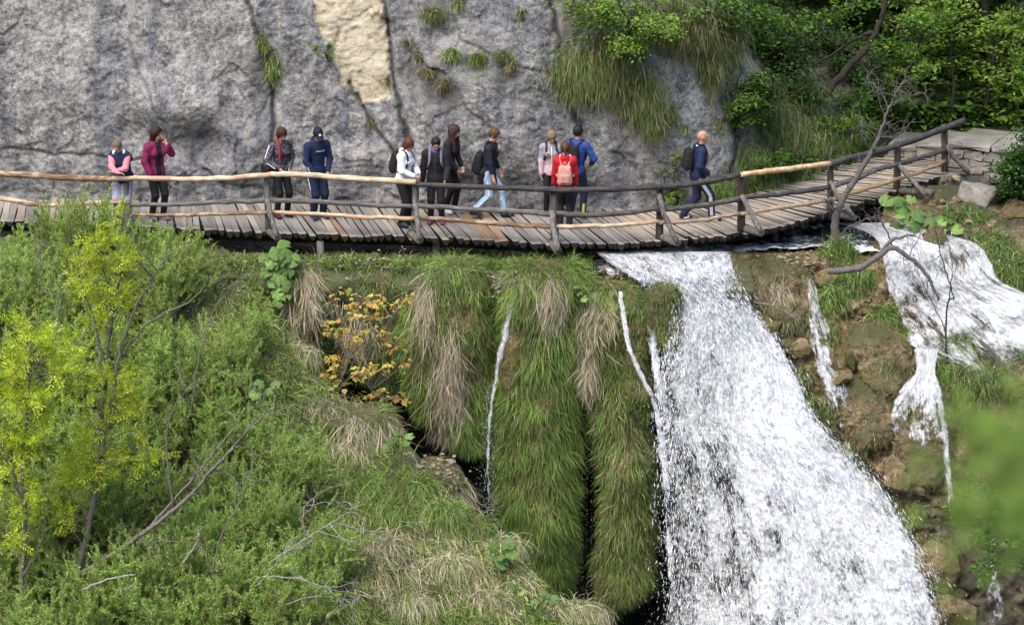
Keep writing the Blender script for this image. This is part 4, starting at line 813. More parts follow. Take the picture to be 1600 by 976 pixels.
BT = [(1168, 250, .35, .4, 800, 'brown grass tussock at the foot of the pale rock edge', 'b'), (1215, 205, .6, .5, 1900, 'tall straw streaked grass on the bank behind the bald man', 's'), (1262, 225, .6, .5, 1700, 'green grass with straw on the middle of the bank', 's'), (1310, 215, .5, .5, 1500, 'fresh green grass on the bank before the dead tree', 'g'),
      (1230, 275, .5, .28, 1300, 'drooping straw grass hanging over the boardwalk edge', 's'), (1180, 290, .4, .3, 1000, 'green grass by the boardwalk below the pale rock edge', 'g'), (1290, 280, .4, .25, 900, 'grass fringe along the boardwalk near the fresh orange rail', 's'), (1120, 296, .35, .2, 800, 'fresh grass at the foot of the cliff beside the bald man', 'g'), (1345, 235, .3, .3, 700, 'grass clump where the bank meets the stone path', 'g'), (1190, 170, .5, .5, 1400, 'shaded grass under the trees on top of the bank', 'b'), (1250, 160, .5, .45, 1200, 'dark grass under the leaning tree on the bank', 'b')]
for k, (px_, py_, w_, h_, n, lab, t) in enumerate(BT):
    tuft('grass_tussock', lab, on_cliff(px_, py_, .08), (w_, .2, h_), int(n*1.35), (.16, .44), {'g': (2, 5, 3, 1, .5, .5), 'b': (3, 4, 1, .5, 1, 2), 's': (2, 4, 2, .8, 2.4, 1)}[t], 90+k, .5, 'grass tussock', (.9, 1.6), root=False, wid=(.006, .013))
ST = [(1312, 395, .32, .22, 1500, 'vivid green grass tuft at the foot of the dead tree'), (1340, 440, .34, .28, 1700, 'vivid green grass tuft below the fallen branch'), (1300, 470, .25, .28, 1100, 'long green grass drooping beside the small cascade'), (1385, 493, .26, .18, 900, 'rounded green grass tuft at the foot of the right cascade'),
      (1472, 580, .26, .2, 1000, 'dark green grass tuft beside the trickle onto the dome'), (1420, 522, .14, .10, 350, 'small grass tuft between cascade and mossy boulder'), (1400, 535, .12, .10, 300, 'tiny grass tuft above the mossy boulder'), (1560, 400, .5, .28, 1700, 'green grass bank right of the white cascade'), (1590, 425, .4, .3, 1200, 'grass clump cut by the right edge beside the cascade'), (1505, 345, .5, .22, 1500, 'short grass on the bank under the stone wall'),
      (1540, 375, .45, .2, 1200, 'reddish green moss grass above the cascade'), (1500, 545, .4, .25, 1300, 'grass strip under the white cascade at right'), (1530, 600, .6, .35, 1800, 'grass slope behind the blurred leaves'), (1375, 605, .1, .14, 300, 'mossy fringe of grass on the brown boulder'), (1440, 655, .14, .16, 420, 'green fern grass on the face of the wet dome'), (1420, 640, .1, .1, 220, 'small grass patch left on the wet dome'), (1270, 640, .10, .30, 400, 'vertical green moss grass beside the main fall'), (1390, 800, .12, .3, 350, 'mossy grass on dark rock low beside the main fall')]
for k, (px_, py_, w_, h_, n, lab) in enumerate(ST):
    tuft('grass_tuft', lab, on_slope(px_, py_, .10), (w_, .14, h_), n, (.16, .40), (1.5, 5, 3.5, .8, .4, .4) if k < 9 else (2, 4.5, 2, .9, .8, 1.2), 130+k, .8, grav=(.6, 1.3), root=k not in (13, 14, 15, 16, 17))
MS = [(1300, 640, 'brown mossy strands hanging beside the small cascade'), (1335, 700, 'moss strands on the wet rock left of the yellowish boulder'), (1250, 590, 'green moss strands at the right rim of the main fall'), (1275, 690, 'moss fringe beside the lower main fall'), (1400, 640, 'moss strands on the left flank of the wet dome'), (1345, 650, 'brown moss strands over the lower tufa boulder'), (1420, 800, 'moss strands on dark rock below the wet dome'), (1470, 860, 'green moss fringe low on the dark rock at right'), (1530, 760, 'grass and moss on the dark slope behind the leafy shrub'), (1560, 680, 'grass on the slope behind the blurred branch'), (1520, 650, 'brown green grass beside the narrow stream'), (1240, 470, 'dead grass strands under the ledge right of the brink'), (1350, 760, 'moss strands at the edge of the spray'), (1590, 800, 'dark grass at the right edge behind the leafy shrub'), (1215, 440, 'mossy dead grass on the ledge right of the brink'), (1180, 425, 'green grass fringe at the right lip of the main fall'), (1290, 520, 'brown dead grass hanging left of the mossy boulder'), (1365, 520, 'dead grass strands on top of the rounded mossy boulder'), (1395, 580, 'moss fringe on the right flank of the rounded boulder'), (1325, 610, 'dead grass strands between the two brown boulders')]
for k, (px_, py_, lab) in enumerate(MS): tuft('moss_strands', lab, on_slope(px_, py_, .06), (.24, .10, .22), 800, (.10, .30), (2, 3, 1.2, 1.2, 1.6, 3.5) if k not in (8, 9, 10, 13) else (2, 5, 3, 1, .8, .8), 230+k, .1, 'moss', (1.1, 1.8), root=False)
EG = [(455, 500, 's', 'straw tussock high on the rim of the hillside, above the cave'), (478, 545, 'g', 'green tussock on the hillside rim left of the orange sapling'), (520, 640, 's', 'straw tussock on the rim under the orange sapling'), (650, 760, 'g', 'green drooping tussock beside the rubble topped mound'), (690, 800, 'g', 'bright green tussock on the rim below the mossy mound'), (735, 822, 'g', 'tall bright grass tussock under the end of the thin stream'), (775, 850, 's', 'pale straw tussock over the rim beside the round leaves'), (820, 880, 's', 'long straw tussock hanging over the lower rim'), (865, 920, 'g', 'green tussock low on the rim near the bottom'), (905, 955, 's', 'straw tussock at the bottom of the rim, by the dark gap'), (600, 850, 's', 'straw clump on the open slope left of the pale grass'), (700, 880, 's', 'broad pale straw clump in the middle of the open slope'), (560, 760, 'g', 'green clump on the slope below the straw bank'), (640, 940, 's', 'straw clump at the bottom edge of the slope'), (760, 935, 's', 'large pale straw clump above the bottom edge'), (545, 700, 's', 'pale straw clump at the right edge of the thicket'), (620, 800, 'g', 'fresh green clump on the slope beside the straw')]
for k, (px_, py_, t, lab) in enumerate(EG): tuft('grass_tussock', lab, on_hill(px_, py_)+[0, 0, .05], (.34, .22, .10), 1500, (.22, .55), (1.5, 5, 4, 1.2, .5, .3) if t == 'g' else (.4, 1, .6, .4, 1.5, .4), 260+k, .5, 'grass tussock', (.9, 1.7), (.5, -1, 0), root=False, wid=(.007, .013)) if t == 'g' else tuft('grass_tussock', lab, on_hill(px_, py_)+[0, 0, .05], (.34, .22, .08), 1500, (.25, .62), (.3, 1, .6, .4, 2, .4), 260+k, .2, 'grass tussock', (1.0, 1.9), (.6, -1, 0), root=False, wid=(.006, .012), cols=[G_DARK, G_MID, G_LITE, STRAW, STRAW, STRAWD])
LT = [(705, 398, 'bright grass tuft on the brink of the left curtain'), (745, 402, 'small grass tuft on the ledge behind the left curtain'), (885, 402, 'fresh grass on the ledge by the lowest rail post'), (820, 404, 'yellowish grass on the ledge above the middle curtain'), (560, 402, 'grass along the ledge above the orange sapling'), (620, 402, 'low grass on the ledge right of the orange sapling'), (510, 402, 'low grass on the ledge right of the butterbur'), (655, 402, 'dense grass on the ledge by the support post'), (930, 425, 'leafy grass on the ledge at the brink of the fall'), (780, 405, 'thin grass beside the head of the thin stream')]
for k, (px_, py_, lab) in enumerate(LT):
    tuft('grass_tuft', lab, at(px_, py_+12, -.42), (.45, .16, .06), 900, (.07, .2), (2, 5, 2.5, .8, .8, .6), 170+k, .9, grav=(.3, 1.), root=False)

# ---------------- grass over the left hillside: uncountable
def hill_grass():
    r = np.random.default_rng(77); B = Bag()
    px_ = np.concatenate([r.uniform(330, 960, 30000), r.uniform(-60, 520, 18000), r.uniform(520, 980, 12000)]); py_ = np.concatenate([r.uniform(400, 1010, 30000), r.uniform(370, 1010, 18000), r.uniform(740, 1010, 12000)])
    k = px_ < np.interp(py_, [400, 560, 640, 700, 760, 820, 976, 1010], [455, 475, 590, 665, 720, 790, 955, 980]); px_, py_ = px_[k], py_[k]
    q = on_hill(px_, py_); p = np.stack([px_, py_, 0*px_], -1)
    st = sstep(.05, .35, fbm(p*.011, 3, 151)+.9*np.exp(-((px_-720)/110)**2-((py_-890)/50)**2)+.6*np.exp(-((px_-610)/60)**2-((py_-900)/80)**2)+.02)*sstep(440, 560, px_)
    n = len(q); dry = r.random(n) < st*(.62+.3*perlin(p*.05, 7))
    col = np.where(dry[:, None], pal(n, [STRAW, STRAWD, (.36, .28, .17)], (4, 3, 3), .2, r), pal(n, [G_DARK, G_MID, G_LITE, G_YEL, STRAWD], (1, 4, 5, 2.2, .8), .22, r))
    col *= np.clip(1+.5*fbm(p*.03, 2, 155), .5, 1.5)[:, None]
    out = np.stack([.55+0*px_, -.9+0*px_, .55+0*px_], -1)+r.normal(0, .45, (n, 3)); out[dry] += [.3, -.4, -.5]; out += np.stack([1.1*perlin(p*.03, 3), 0*px_, .6*perlin(p*.03+9, 4)], -1)
    k_ = 8500; lx_, ly_ = r.uniform(335, 925, k_), r.uniform(-.86, .25, k_); bx = at(lx_, np.full(k_, 404.), -.2)[:, 0]; q = np.concatenate([q, np.stack([bx, ly_, np.full(k_, ZR+.07)-.1*sstep(-.35, -.65, ly_)-1.1*np.clip(-.62-ly_, 0, 1)], -1)]); col = np.concatenate([col, pal(k_, [G_DARK, G_MID, G_LITE, STRAWD, BROWN], (2, 4, 3, 1, 1), .22, r)*np.clip(1+.5*fbm(q[-k_:]*1.5, 2, 9), .5, 1.5)[:, None]]); out = np.concatenate([out, r.normal(0, .5, (k_, 3))+np.stack([0*ly_, -.35-.5*(ly_ < -.6), .6-1.*(ly_ < -.6)], -1)]); dry = np.concatenate([dry, np.zeros(k_, bool)]); n = len(q); ledge_ = np.arange(n) >= n-k_
    v, f, c = blades(q, out, r.uniform(.14, .36, n)*np.where(dry, 1.6, 1)*np.where(ledge_, .45, 1), r.uniform(.011, .021, n), np.where(dry, r.uniform(.9, 1.6, n), r.uniform(.3, 1.1, n)), col, 4, r)
    props(link('grass', mesh('grass', v, f, M_BLADE, col=c)), 'green grass and pale straw covering the left hillside', kind='stuff')
hill_grass()

# ---------------- rubble
def facet(S, seed, n, d0):
    r = np.random.default_rng(seed+77)
    for k in range(n):
        m = unit(r.normal(size=3)); d = d0*r.uniform(.75, 1.35); e = np.clip(S@m-d, 0, None); S = S-e[:, None]*m
    return S
def rock(c, rad, seed, flat=.0):
    th, ph = np.meshgrid(np.linspace(0, 2*math.pi, 9, endpoint=False), np.linspace(.35, math.pi-.35, 4)); S = np.stack([np.sin(ph)*np.cos(th), np.sin(ph)*np.sin(th), np.cos(ph)], -1).reshape(-1, 3)
    S = np.concatenate([S, [[0, 0, 1], [0, 0, -1]]]); S = facet(S*1.15, seed, 9, .62)
    i = np.arange(3)[:, None]*9; j = np.arange(9)[None]; k = (j+1) % 9; Q = np.stack([i+j, i+9+j, i+9+k, i+k], -1).reshape(-1, 4); jj = np.arange(9); kk = (jj+1) % 9
    T = np.concatenate([np.stack([np.full(9, 36), jj, kk], -1), np.stack([np.full(9, 37), 27+kk, 27+jj], -1)])
    a = np.random.default_rng(seed+1).uniform(0, 6.28); Rm = np.array([[math.cos(a), -math.sin(a), 0], [math.sin(a), math.cos(a), 0], [0, 0, 1]]); return c+(S*np.array(rad))@Rm.T, [Q, T]
def rubble(name, label, px_, py_, sx, sy, Yf, n, size, seed, m=None):
    r = np.random.default_rng(seed); B = Bag()
    for k in range(n):
        x, y = r.normal(px_, sx), r.normal(py_, sy); s = size*r.lognormal(0, .35); q = Yf(x, y)
        V, F = rock(q, (s*r.uniform(.8, 1.5), s, s*r.uniform(.5, .9)), seed*100+k); B.add(V, F)
    V, F, C = B.arr(); props(link(name, mesh(name, V, F, m or M_PALESTONE, smooth=False, col=np.zeros((len(V), 3)))), label, kind='stuff')
rubble('rubble', 'loose pale rubble on the ledge above the orange sapling', 585, 410, 45, 9, lambda x, y: at(x, y, -.40-.012*(y-400)), 45, .026, 1)
rubble('rubble', 'loose pale stones on top of the mossy mound by the cave', 680, 742, 20, 16, lambda x, y: at(x, y, -4.55), 90, .036, 2)
rubble('rubble', 'pale broken stones on the ledge right of the main brink', 1240, 405, 26, 10, lambda x, y: on_slope(x, y, .14), 60, .042, 3)
rubble('rubble', 'earth and stones beside the head of the thin stream', 780, 448, 12, 12, lambda x, y: at(x, y, -1.0), 34, .025, 4)
rubble('rubble', 'stones lying under the orange sapling', 530, 612, 12, 16, lambda x, y: on_hill(x, y)+[0, 0, .05], 24, .032, 5)
rubble('rubble', 'pale stones scattered on the slope under the green tufts', 1355, 490, 26, 22, lambda x, y: on_slope(x, y, .04), 40, .036, 6)
rubble('rubble', 'wet stones along the brink of the main fall', 990, 432, 40, 7, lambda x, y: at(x, y, -.62), 60, .04, 7, M_TUFA)
rubble('rubble', 'loose earthy stones on the bare strip of hillside below the boardwalk', 372, 440, 10, 26, lambda x, y: on_hill(x, y)+[0, 0, .02], 50, .022, 8)
for (nm, lab, px_, py_, sx, sy, n, sz, sd) in (('rock_debris', 'jumble of brown tufa blocks between the small cascade and the main fall', 1295, 640, 36, 60, 95, .10, 21), ('rock_debris', 'jumble of wet tufa blocks under the yellowish boulder', 1425, 860, 40, 70, 95, .12, 22), ('rock_debris', 'ochre broken rock under the overhanging ledge by the brink', 1235, 520, 28, 26, 60, .085, 23), ('rock_debris', 'brown rock pieces under the green tufts beside the cascade', 1372, 500, 34, 34, 70, .075, 24), ('rock_debris', 'rocks and earth under the end of the boardwalk', 1480, 330, 45, 26, 70, .085, 25), ('rock_debris', 'rocks on the bank at the right edge above the cascade', 1570, 350, 40, 24, 50, .085, 26)):
    rubble(nm, lab, px_, py_, sx, sy, lambda x, y: on_slope(x, y, -.02), n, sz*.8, sd, M_TUFA if sd > 24 else M_MOSSROCK)
def boulder(label, px_, py_, rad, seed, m=M_TUFA, lift=.1, Yv=None):
    c = on_slope(px_, py_, lift) if Yv is None else at(px_, py_, Yv); th, ph = np.meshgrid(np.linspace(0, 2*math.pi, 40, endpoint=False), np.linspace(.02, math.pi-.02, 24)); S = np.stack([np.sin(ph)*np.cos(th), np.sin(ph)*np.sin(th), np.cos(ph)], -1).reshape(-1, 3)
    f1, f2, cc, h = worley(S*1.1+seed*2.3, seed); f3 = worley(S*2.6+seed, seed+3)[0]; S2 = facet(S*1.2, seed, 13, .72); S2 = S2*(1+.07*fbm(S*3+seed, 4, seed)+.035*ridged(S*7, 2, seed))[:, None]; i = np.arange(23)[:, None]*40; j = np.arange(40)[None]; k = (j+1) % 40
    o = link('boulder', mesh('boulder', S2*np.array(rad), np.stack([i+j, i+40+j, i+40+k, i+k], -1).reshape(-1, 4), m, col=np.zeros((len(S), 3)), smooth=False)); o.location = c; props(o, label, 'boulder')
boulder('yellowish square boulder at the foot of the wet dome', 1392, 730, (.26, .3, .2), 3, lift=.2)
boulder('low ochre boulder under the yellowish square one', 1404, 752, (.24, .3, .16), 5, lift=.35)
boulder('flat pale rock slab under the small cascade', 1312, 590, (.28, .3, .12), 8, lift=.2)
boulder('small brown boulder between the trickle and the main fall', 1252, 545, (.3, .3, .16), 12)
boulder('reddish tufa boulder at the bottom beside the main fall', 1450, 890, (.5, .45, .45), 15, lift=.1)
boulder('brown tufa boulder at the bottom edge right of the main fall', 1490, 960, (.45, .4, .3), 17, lift=.1)
boulder('brown stump of tufa at the cut end of the fallen branch', 1290, 432, (.2, .25, .16), 19, lift=.15)
boulder('dark wet block beside the small cascade', 1330, 560, (.16, .25, .2), 23, M_MOSSROCK)
boulder('mossy boulder amid the white cascade', 1462, 372, (.25, .3, .22), 25, M_MOSSROCK, .25)
boulder('ochre boulder under the ledge right of the brink', 1200, 500, (.45, .4, .3), 27, lift=-.05)
boulder('rough grey rock beneath the end of the long stone wall', 1562, 318, (.4, .35, .26), 31, M_STONE, Yv=4.0)
boulder('dark rock face under the end of the boardwalk', 1530, 320, (.55, .5, .5), 33, M_STONE, Yv=3.3)
boulder('brown rock between the grass bank and the right edge', 1590, 335, (.4, .4, .3), 35, M_TUFA, Yv=2.6)
boulder('small white stone lying on the bank under the stone wall', 1513, 346, (.09, .08, .06), 37, M_PALESTONE, Yv=1.55)
boulder('orange wet tufa hump beside the thin stream', 800, 560, (.22, .3, .75), 41, M_TUFA, Yv=-.92)

# ---------------- shrubs and trees
def grow(r, base, d, L, rad, seg, up=.1, wig=.18):
    pts = [np.array(base, float)]; d = unit(d)
    for s in range(seg):
        d = unit(d+r.normal(0, wig, 3)+np.array([0, 0, up])); pts.append(pts[-1]+d*L/seg)
    return np.array(pts), np.linspace(rad, rad*.35, seg+1)
def along(pts, t):
    k = np.clip(t, 0, .9999)*(len(pts)-1); i = k.astype(int); f = (k-i)[:, None]; return pts[i]*(1-f)+pts[i+1]*f, unit(pts[i+1]-pts[i])
def willow(seed, H=1.7, spread=.9, nstem=15, ntw=12, nleaf=66, cols=((.23, .32, .080), (.35, .455, .13), (.45, .55, .19), (.53, .61, .26)), wts=(2, 4, 3, 1), ll=(.045, .085), lw=(.014, .022)):
    r = np.random.default_rng(seed); S = Bag(); P = []; A = []
    for k in range(nstem):
        az = r.uniform(0, 6.28); tl = r.uniform(.05, .9)*spread; pts, rd = grow(r, r.normal(0, .1, 3)*[1, 1, 0], (math.cos(az)*tl, math.sin(az)*tl, 1), H*r.uniform(.65, 1.1), .016, 7, .05, .12); S.add(*tube(pts, rd, 4, False))
        for j in range(ntw):
            q, dd = along(pts, np.array([r.uniform(.15, 1)])); dd = dd[0]+r.normal(0, .55, 3); tw, rd2 = grow(r, q[0], dd, r.uniform(.25, .6), .006, 4, .12, .2); S.add(*tube(tw, rd2, 3, False))
            t = r.uniform(.05, 1, nleaf); p_, d_ = along(tw, t); P.append(p_+r.normal(0, .012, p_.shape)); A.append(d_*.9+r.normal(0, .55, p_.shape)+[0, 0, .25])
    P = np.concatenate(P); A = np.concatenate(A); n = len(P); col = pal(n, cols, wts, .15, r)*np.clip(1+.35*fbm(P*2.5, 2, seed), .55, 1.5)[:, None]
    v, f, c = leaves(P, A, r.normal(0, .6, (n, 3))+[0, 0, 1], r.uniform(*ll, n), r.uniform(*lw, n), col, .2, r); V, F, C = S.arr(); return (V, F), (v, f, c)
SHR = []
for k in range(4):
    (sv, sf), (v, f, c) = willow(200+k); o = thing('willow_shrub', 'light green fine leaved willow shrub in the thicket covering the left slope', 'shrub', (0, 0, 0), group='willow shrubs in the thicket on the left slope')
    link('branches', mesh('branches', sv, sf, M_TWIG), o); link('foliage', mesh('foliage', v, f, M_LEAF, col=c), o); SHR.append(o)
r_ = np.random.default_rng(31); first = [True]*4
SP = [(x, y) for y in (405, 450, 500, 555, 612, 672, 735, 800, 868, 935, 1000, 1060) for x in range(-50, 580, 62)]
cnt = 0
for (x, y) in SP:
    x = x+r_.normal(0, 22); y = y+r_.normal(0, 20)
    lim = np.interp(y, [400, 470, 545, 620, 700, 800, 900, 1060], [300, 350, 385, 420, 490, 520, 540, 600])
    if x > lim or (x > 300 and y < 430): continue
    q = on_hill(x, y); s = r_.uniform(.6, .95)*(.72 if x > lim-80 else 1)*(.62 if y < 440 else 1)*(.8 if x < 60 and y < 480 else 1); k = cnt % 4
    if first[k]: SHR[k].location = [float(c) for c in q]; SHR[k].scale = (s,)*3; first[k] = False
    else: dup(SHR[k], q, r_.uniform(0, 6.28), s)
    cnt += 1
def trunk_tree(name, label, cat, stems, twigs, leaf, bark, seed, Y, group=None, foliage='foliage', fm=None):
    """stems: list of (pixel path, radius0, radius1, depth offset); twigs: (px, py, spread px, number of sprays); leaf(r, P, D) makes the leaves of twigs"""
    r = np.random.default_rng(seed); S = Bag(); SP_ = []
    for path, r0, r1, dy in stems:
        n = len(path); p3 = np.array([at(x, y, Y+dy*k/(n-1)) for k, (x, y) in enumerate(path)]); sp = smooth_path(p3, n*5, .012, seed); S.add(*tube(sp, np.linspace(r0, r1, len(sp)), 7)); SP_.append(sp)
    allp = np.concatenate(SP_); base = SP_[0][0]; TP = []; TD = []
    for (x, y, sp, n) in twigs:
        for k in range(n):
            c = at(x+r.normal(0, sp*.6), y+r.normal(0, sp*.6), Y+r.normal(0, .35)); e = allp+np.array([0, 0, .25]); j = np.argmin(np.linalg.norm(e-c, axis=1)+.15*r.random(len(e))); a = allp[j]
            pts = smooth_path([a, (a+c)/2+[0, 0, .05]+r.normal(0, .05, 3), c], 7, .01, seed+k); S.add(*tube(pts, np.linspace(.011, .003, 7), 4, False)); TP.append(pts[-3:]); TD.append(unit(c-a))
    o = thing(name, label, cat, base, group=group); V, F, C = S.arr(); part('trunk', V, F, bark, o)
    v, f, c = leaf(r, TP, TD); part(foliage, v, f, fm or M_LEAF, o, col=c); return o
def pinnate(cols, wts, ll=(.06, .10), lw=(.018, .028), per=7, rl=(.20, .32), pairs=6):
    def fn(r, TP, TD):
        P = []; A = []; U = []
        for tp, td in zip(TP, TD):
            for k in range(per):
                b = tp[r.integers(len(tp))]; d = unit(td*.5+r.normal(0, .7, 3)+[0, 0, .15]); L = r.uniform(*rl); s = unit(np.cross(d, r.normal(0, .4, 3)+[0, 0, 1])); up = np.cross(s, d)
                for j in range(1, pairs+1):
                    t = j/pairs*L; q = b+d*t-np.array([0, 0, .25])*t*t*2
                    for sg in (-1, 1): P.append(q); A.append(d*.55+s*sg*.85-up*.1); U.append(up)
                P.append(b+d*L*1.05); A.append(d); U.append(up)
        P, A, U = map(np.array, (P, A, U)); n = len(P); col = pal(n, cols, wts, .13, r)*np.clip(1+.3*fbm(P*1.8, 2, 3), .6, 1.4)[:, None]
        return leaves(P, A+r.normal(0, .12, A.shape), U, r.uniform(*ll, n), r.uniform(*lw, n), col, .15, r)
    return fn
ASH = ((.35, .43, .03), (.47, .53, .04), (.57, .60, .07), (.28, .37, .03))
trunk_tree('ash_tree', 'young tree with vivid yellow green leaves and twin grey trunks', 'tree', [([(104, 985), (122, 890), (150, 770), (158, 690), (164, 610), (172, 520), (186, 440), (206, 372)], .058, .014, .3), ([(156, 720), (172, 640), (186, 560), (205, 500), (235, 440), (270, 390)], .042, .009, -.2), ([(164, 610), (150, 520), (128, 440), (112, 390)], .03, .008, .2), ([(186, 560), (230, 505), (300, 470), (330, 430)], .022, .006, -.3), ([(172, 520), (168, 450), (150, 380)], .022, .006, .1)],
           [(150, 375, 26, 9), (150, 410, 34, 12), (185, 415, 22, 8), (125, 440, 24, 6), (170, 470, 34, 11), (150, 500, 26, 6), (185, 590, 22, 8), (130, 600, 36, 8), (160, 655, 40, 8), (200, 615, 20, 6), (135, 715, 50, 18), (175, 720, 30, 10), (100, 740, 30, 8), (235, 720, 24, 4), (220, 640, 14, 3), (100, 800, 22, 5)], pinnate(ASH, (3, 4, 2, 1), per=5), M_BARK, 3, -7.6)
trunk_tree('ash_tree', 'yellow leaved sapling cut by the left edge, beside the twin trunked one', 'tree', [([(30, 1000), (36, 900), (40, 800), (34, 720), (44, 620), (48, 540)], .045, .012, .2), ([(40, 800), (12, 720), (-20, 660)], .025, .008, .1), ([(36, 900), (62, 850), (74, 800)], .018, .006, .1)],
           [(40, 525, 24, 9), (80, 535, 24, 9), (100, 550, 20, 6), (20, 560, 30, 8), (60, 590, 40, 14), (10, 620, 34, 10), (60, 640, 30, 10), (10, 690, 30, 9), (50, 700, 26, 7), (20, 750, 30, 9), (45, 800, 22, 8), (30, 850, 16, 5), (-30, 600, 30, 8), (110, 585, 16, 4)], pinnate(ASH, (3, 4, 2, 1), per=5), M_BARK, 5, -8.3)
def palmate(cols, wts, L=(.07, .13), per=9, spread=.10, flat=.7):
    def fn(r, TP, TD):
        P = []; A = []; U = []; Ls = []
        for tp, td in zip(TP, TD):
            for k in range(per):
                b = tp[r.integers(len(tp))]+r.normal(0, spread, 3)*[1, 1, .6]; az = r.uniform(0, 6.28); d = np.array([math.cos(az), math.sin(az), r.normal(-.2, .3)]); up = unit(r.normal(0, .35, 3)+[0, -.3*flat, 1]); l = r.uniform(*L); s = unit(np.cross(d, up))
                for a, m in ((0, 1), (.85, .75), (-.85, .75)): P.append(b); A.append(d*math.cos(a)+s*math.sin(a)); U.append(up); Ls.append(l*m)
        P, A, U, Ls = map(np.array, (P, A, U, Ls)); n = len(P); col = np.repeat(pal(n//3, cols, wts, .13, r), 3, 0)*np.clip(1+.3*fbm(P*2.2, 2, 3), .6, 1.4)[:, None]; return leaves(P, A, U, Ls, Ls*.62, col, .08, r, True)
    return fn
trunk_tree('maple_sapling', 'slender sapling with orange yellow maple leaves before the dark ledge', 'sapling', [([(520, 655), (532, 600), (545, 560), (558, 520), (566, 480), (570, 448)], .028, .008, .1), ([(545, 560), (580, 540), (620, 490)], .012, .004, -.1), ([(532, 600), (560, 590), (600, 625)], .012, .004, -.2), ([(545, 560), (520, 520), (508, 495)], .01, .004, .1)],
           [(585, 470, 22, 8), (545, 480, 24, 7), (620, 475, 14, 5), (525, 520, 22, 7), (560, 515, 26, 7), (600, 520, 20, 5), (530, 555, 22, 7), (575, 550, 24, 7), (610, 560, 18, 4), (525, 590, 14, 5), (560, 585, 20, 5), (600, 625, 22, 7), (575, 630, 14, 3), (640, 620, 6, 2), (515, 625, 10, 3)],
           palmate(((.62, .39, .12), (.66, .52, .14), (.52, .52, .12), (.56, .31, .11)), (3, 4, 3.5, 1), (.06, .115), 6, .07), M_BARK, 7, -2.5)
def simple(cols, wts, ll, lw, per, spread, seed=3, droop=-.05):
    def fn(r, TP, TD):
        n = len(TP)*per; tp = np.repeat(np.array([t[-1] for t in TP]), per, 0); t0 = np.repeat(np.array([t[0] for t in TP]), per, 0); td = np.repeat(np.array(TD), per, 0); u = r.random((n, 1)); P = t0*(1-u)+tp*u+r.normal(0, spread, (n, 3))*[1, 1, .5]
        A = td*.5+r.normal(0, .6, (n, 3))*[1, 1, .35]+[0, 0, droop]; U = r.normal(0, .3, (n, 3))+[0, -.2, 1]; col = pal(n, cols, wts, .15, r)*np.clip(1+.4*fbm(P*2, 2, seed), .5, 1.5)[:, None]; return leaves(P, A, U, r.uniform(*ll, n), r.uniform(*lw, n), col, .15, r, True)
    return fn
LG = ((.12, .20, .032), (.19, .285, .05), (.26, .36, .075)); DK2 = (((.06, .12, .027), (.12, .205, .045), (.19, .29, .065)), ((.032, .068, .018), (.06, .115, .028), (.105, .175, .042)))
def cl_Y(px_, py_): return float(on_cliff(px_, py_, .0)[1])
trunk_tree('leafy_bush', 'pale green leafy bush hanging over the top of the cliff', 'bush', [([(985, 40), (975, 20), (960, -10)], .03, .015, -.2), ([(980, 30), (930, 20), (895, 10)], .015, .005, -.4), ([(980, 30), (1020, 50), (1050, 60)], .015, .005, -.4)], [(900, 25, 16, 5), (930, 10, 24, 9), (930, 45, 22, 7), (965, 20, 30, 10), (990, 60, 26, 9), (1010, 30, 26, 9), (1040, 40, 18, 6), (1000, 5, 40, 10), (960, 60, 20, 6), (980, 80, 16, 4), (890, 5, 20, 4)],
           simple(LG, (2, 4, 2), (.05, .09), (.03, .05), 46, .11), M_DARKBARK, 11, cl_Y(970, 40)-.35)
trunk_tree('leafy_sprig', 'small bright green sprig growing in the cream scar', 'sprig', [([(512, 95), (510, 82), (516, 68)], .01, .004, -.1), ([(510, 84), (498, 78), (490, 78)], .007, .003, -.1)], [(515, 72, 7, 4), (492, 78, 5, 3), (514, 86, 5, 3)], palmate(((.10, .24, .03), (.16, .30, .04)), (1, 1), (.05, .08), 5, .03), M_DARKBARK, 12, cl_Y(512, 85)-.08)
trunk_tree('leafy_bush', 'yellow green leafy bush at the foot of the cliff beside the bald man', 'bush', [([(1055, 320), (1056, 300), (1052, 270)], .012, .005, -.1), ([(1056, 305), (1040, 296), (1034, 285)], .008, .003, -.1)], [(1040, 300, 10, 6), (1058, 290, 12, 7), (1060, 308, 14, 8), (1045, 312, 10, 6), (1042, 265, 8, 4), (1060, 245, 6, 3)], palmate(((.14, .22, .03), (.22, .30, .04), (.08, .16, .02)), (2, 2, 1), (.05, .09), 8, .06), M_DARKBARK, 13, cl_Y(1055, 300)-.12)
for k, (x, y, lab) in enumerate(((1160, 160, 'pale leafy branch hanging over the right edge of the cliff'), (1175, 130, 'green leafy branch under the dark forest edge'), (1195, 255, 'low leafy herb on the bank above the boardwalk'), (1240, 250, 'broad leaved herb in the middle of the bank'), (1330, 150, 'bright leafy branch lit at the edge of the forest shade'), (1170, 180, 'small leafy sprig on the right edge of the pale rock'), (1320, 190, 'dark leafy plant on the bank beside the dead tree'), (1345, 205, 'leafy plant on the bank next to the stone path'), (1285, 195, 'leafy herb high on the grassy bank'))):
    trunk_tree('leafy_branch', lab, 'leafy branch', [([(x-14, y+14), (x, y+2), (x+22, y-4)], .012, .004, -.3)], [(x, y, 16, 8), (x+20, y-4, 12, 6), (x-14, y+8, 12, 5), (x+6, y+14, 14, 5)], simple(((.05, .11, .02), (.10, .19, .03), (.17, .27, .05)), (2, 4, 2), (.06, .10), (.035, .06), 22, .08), M_DARKBARK, 300+k, cl_Y(x, y)-.35)
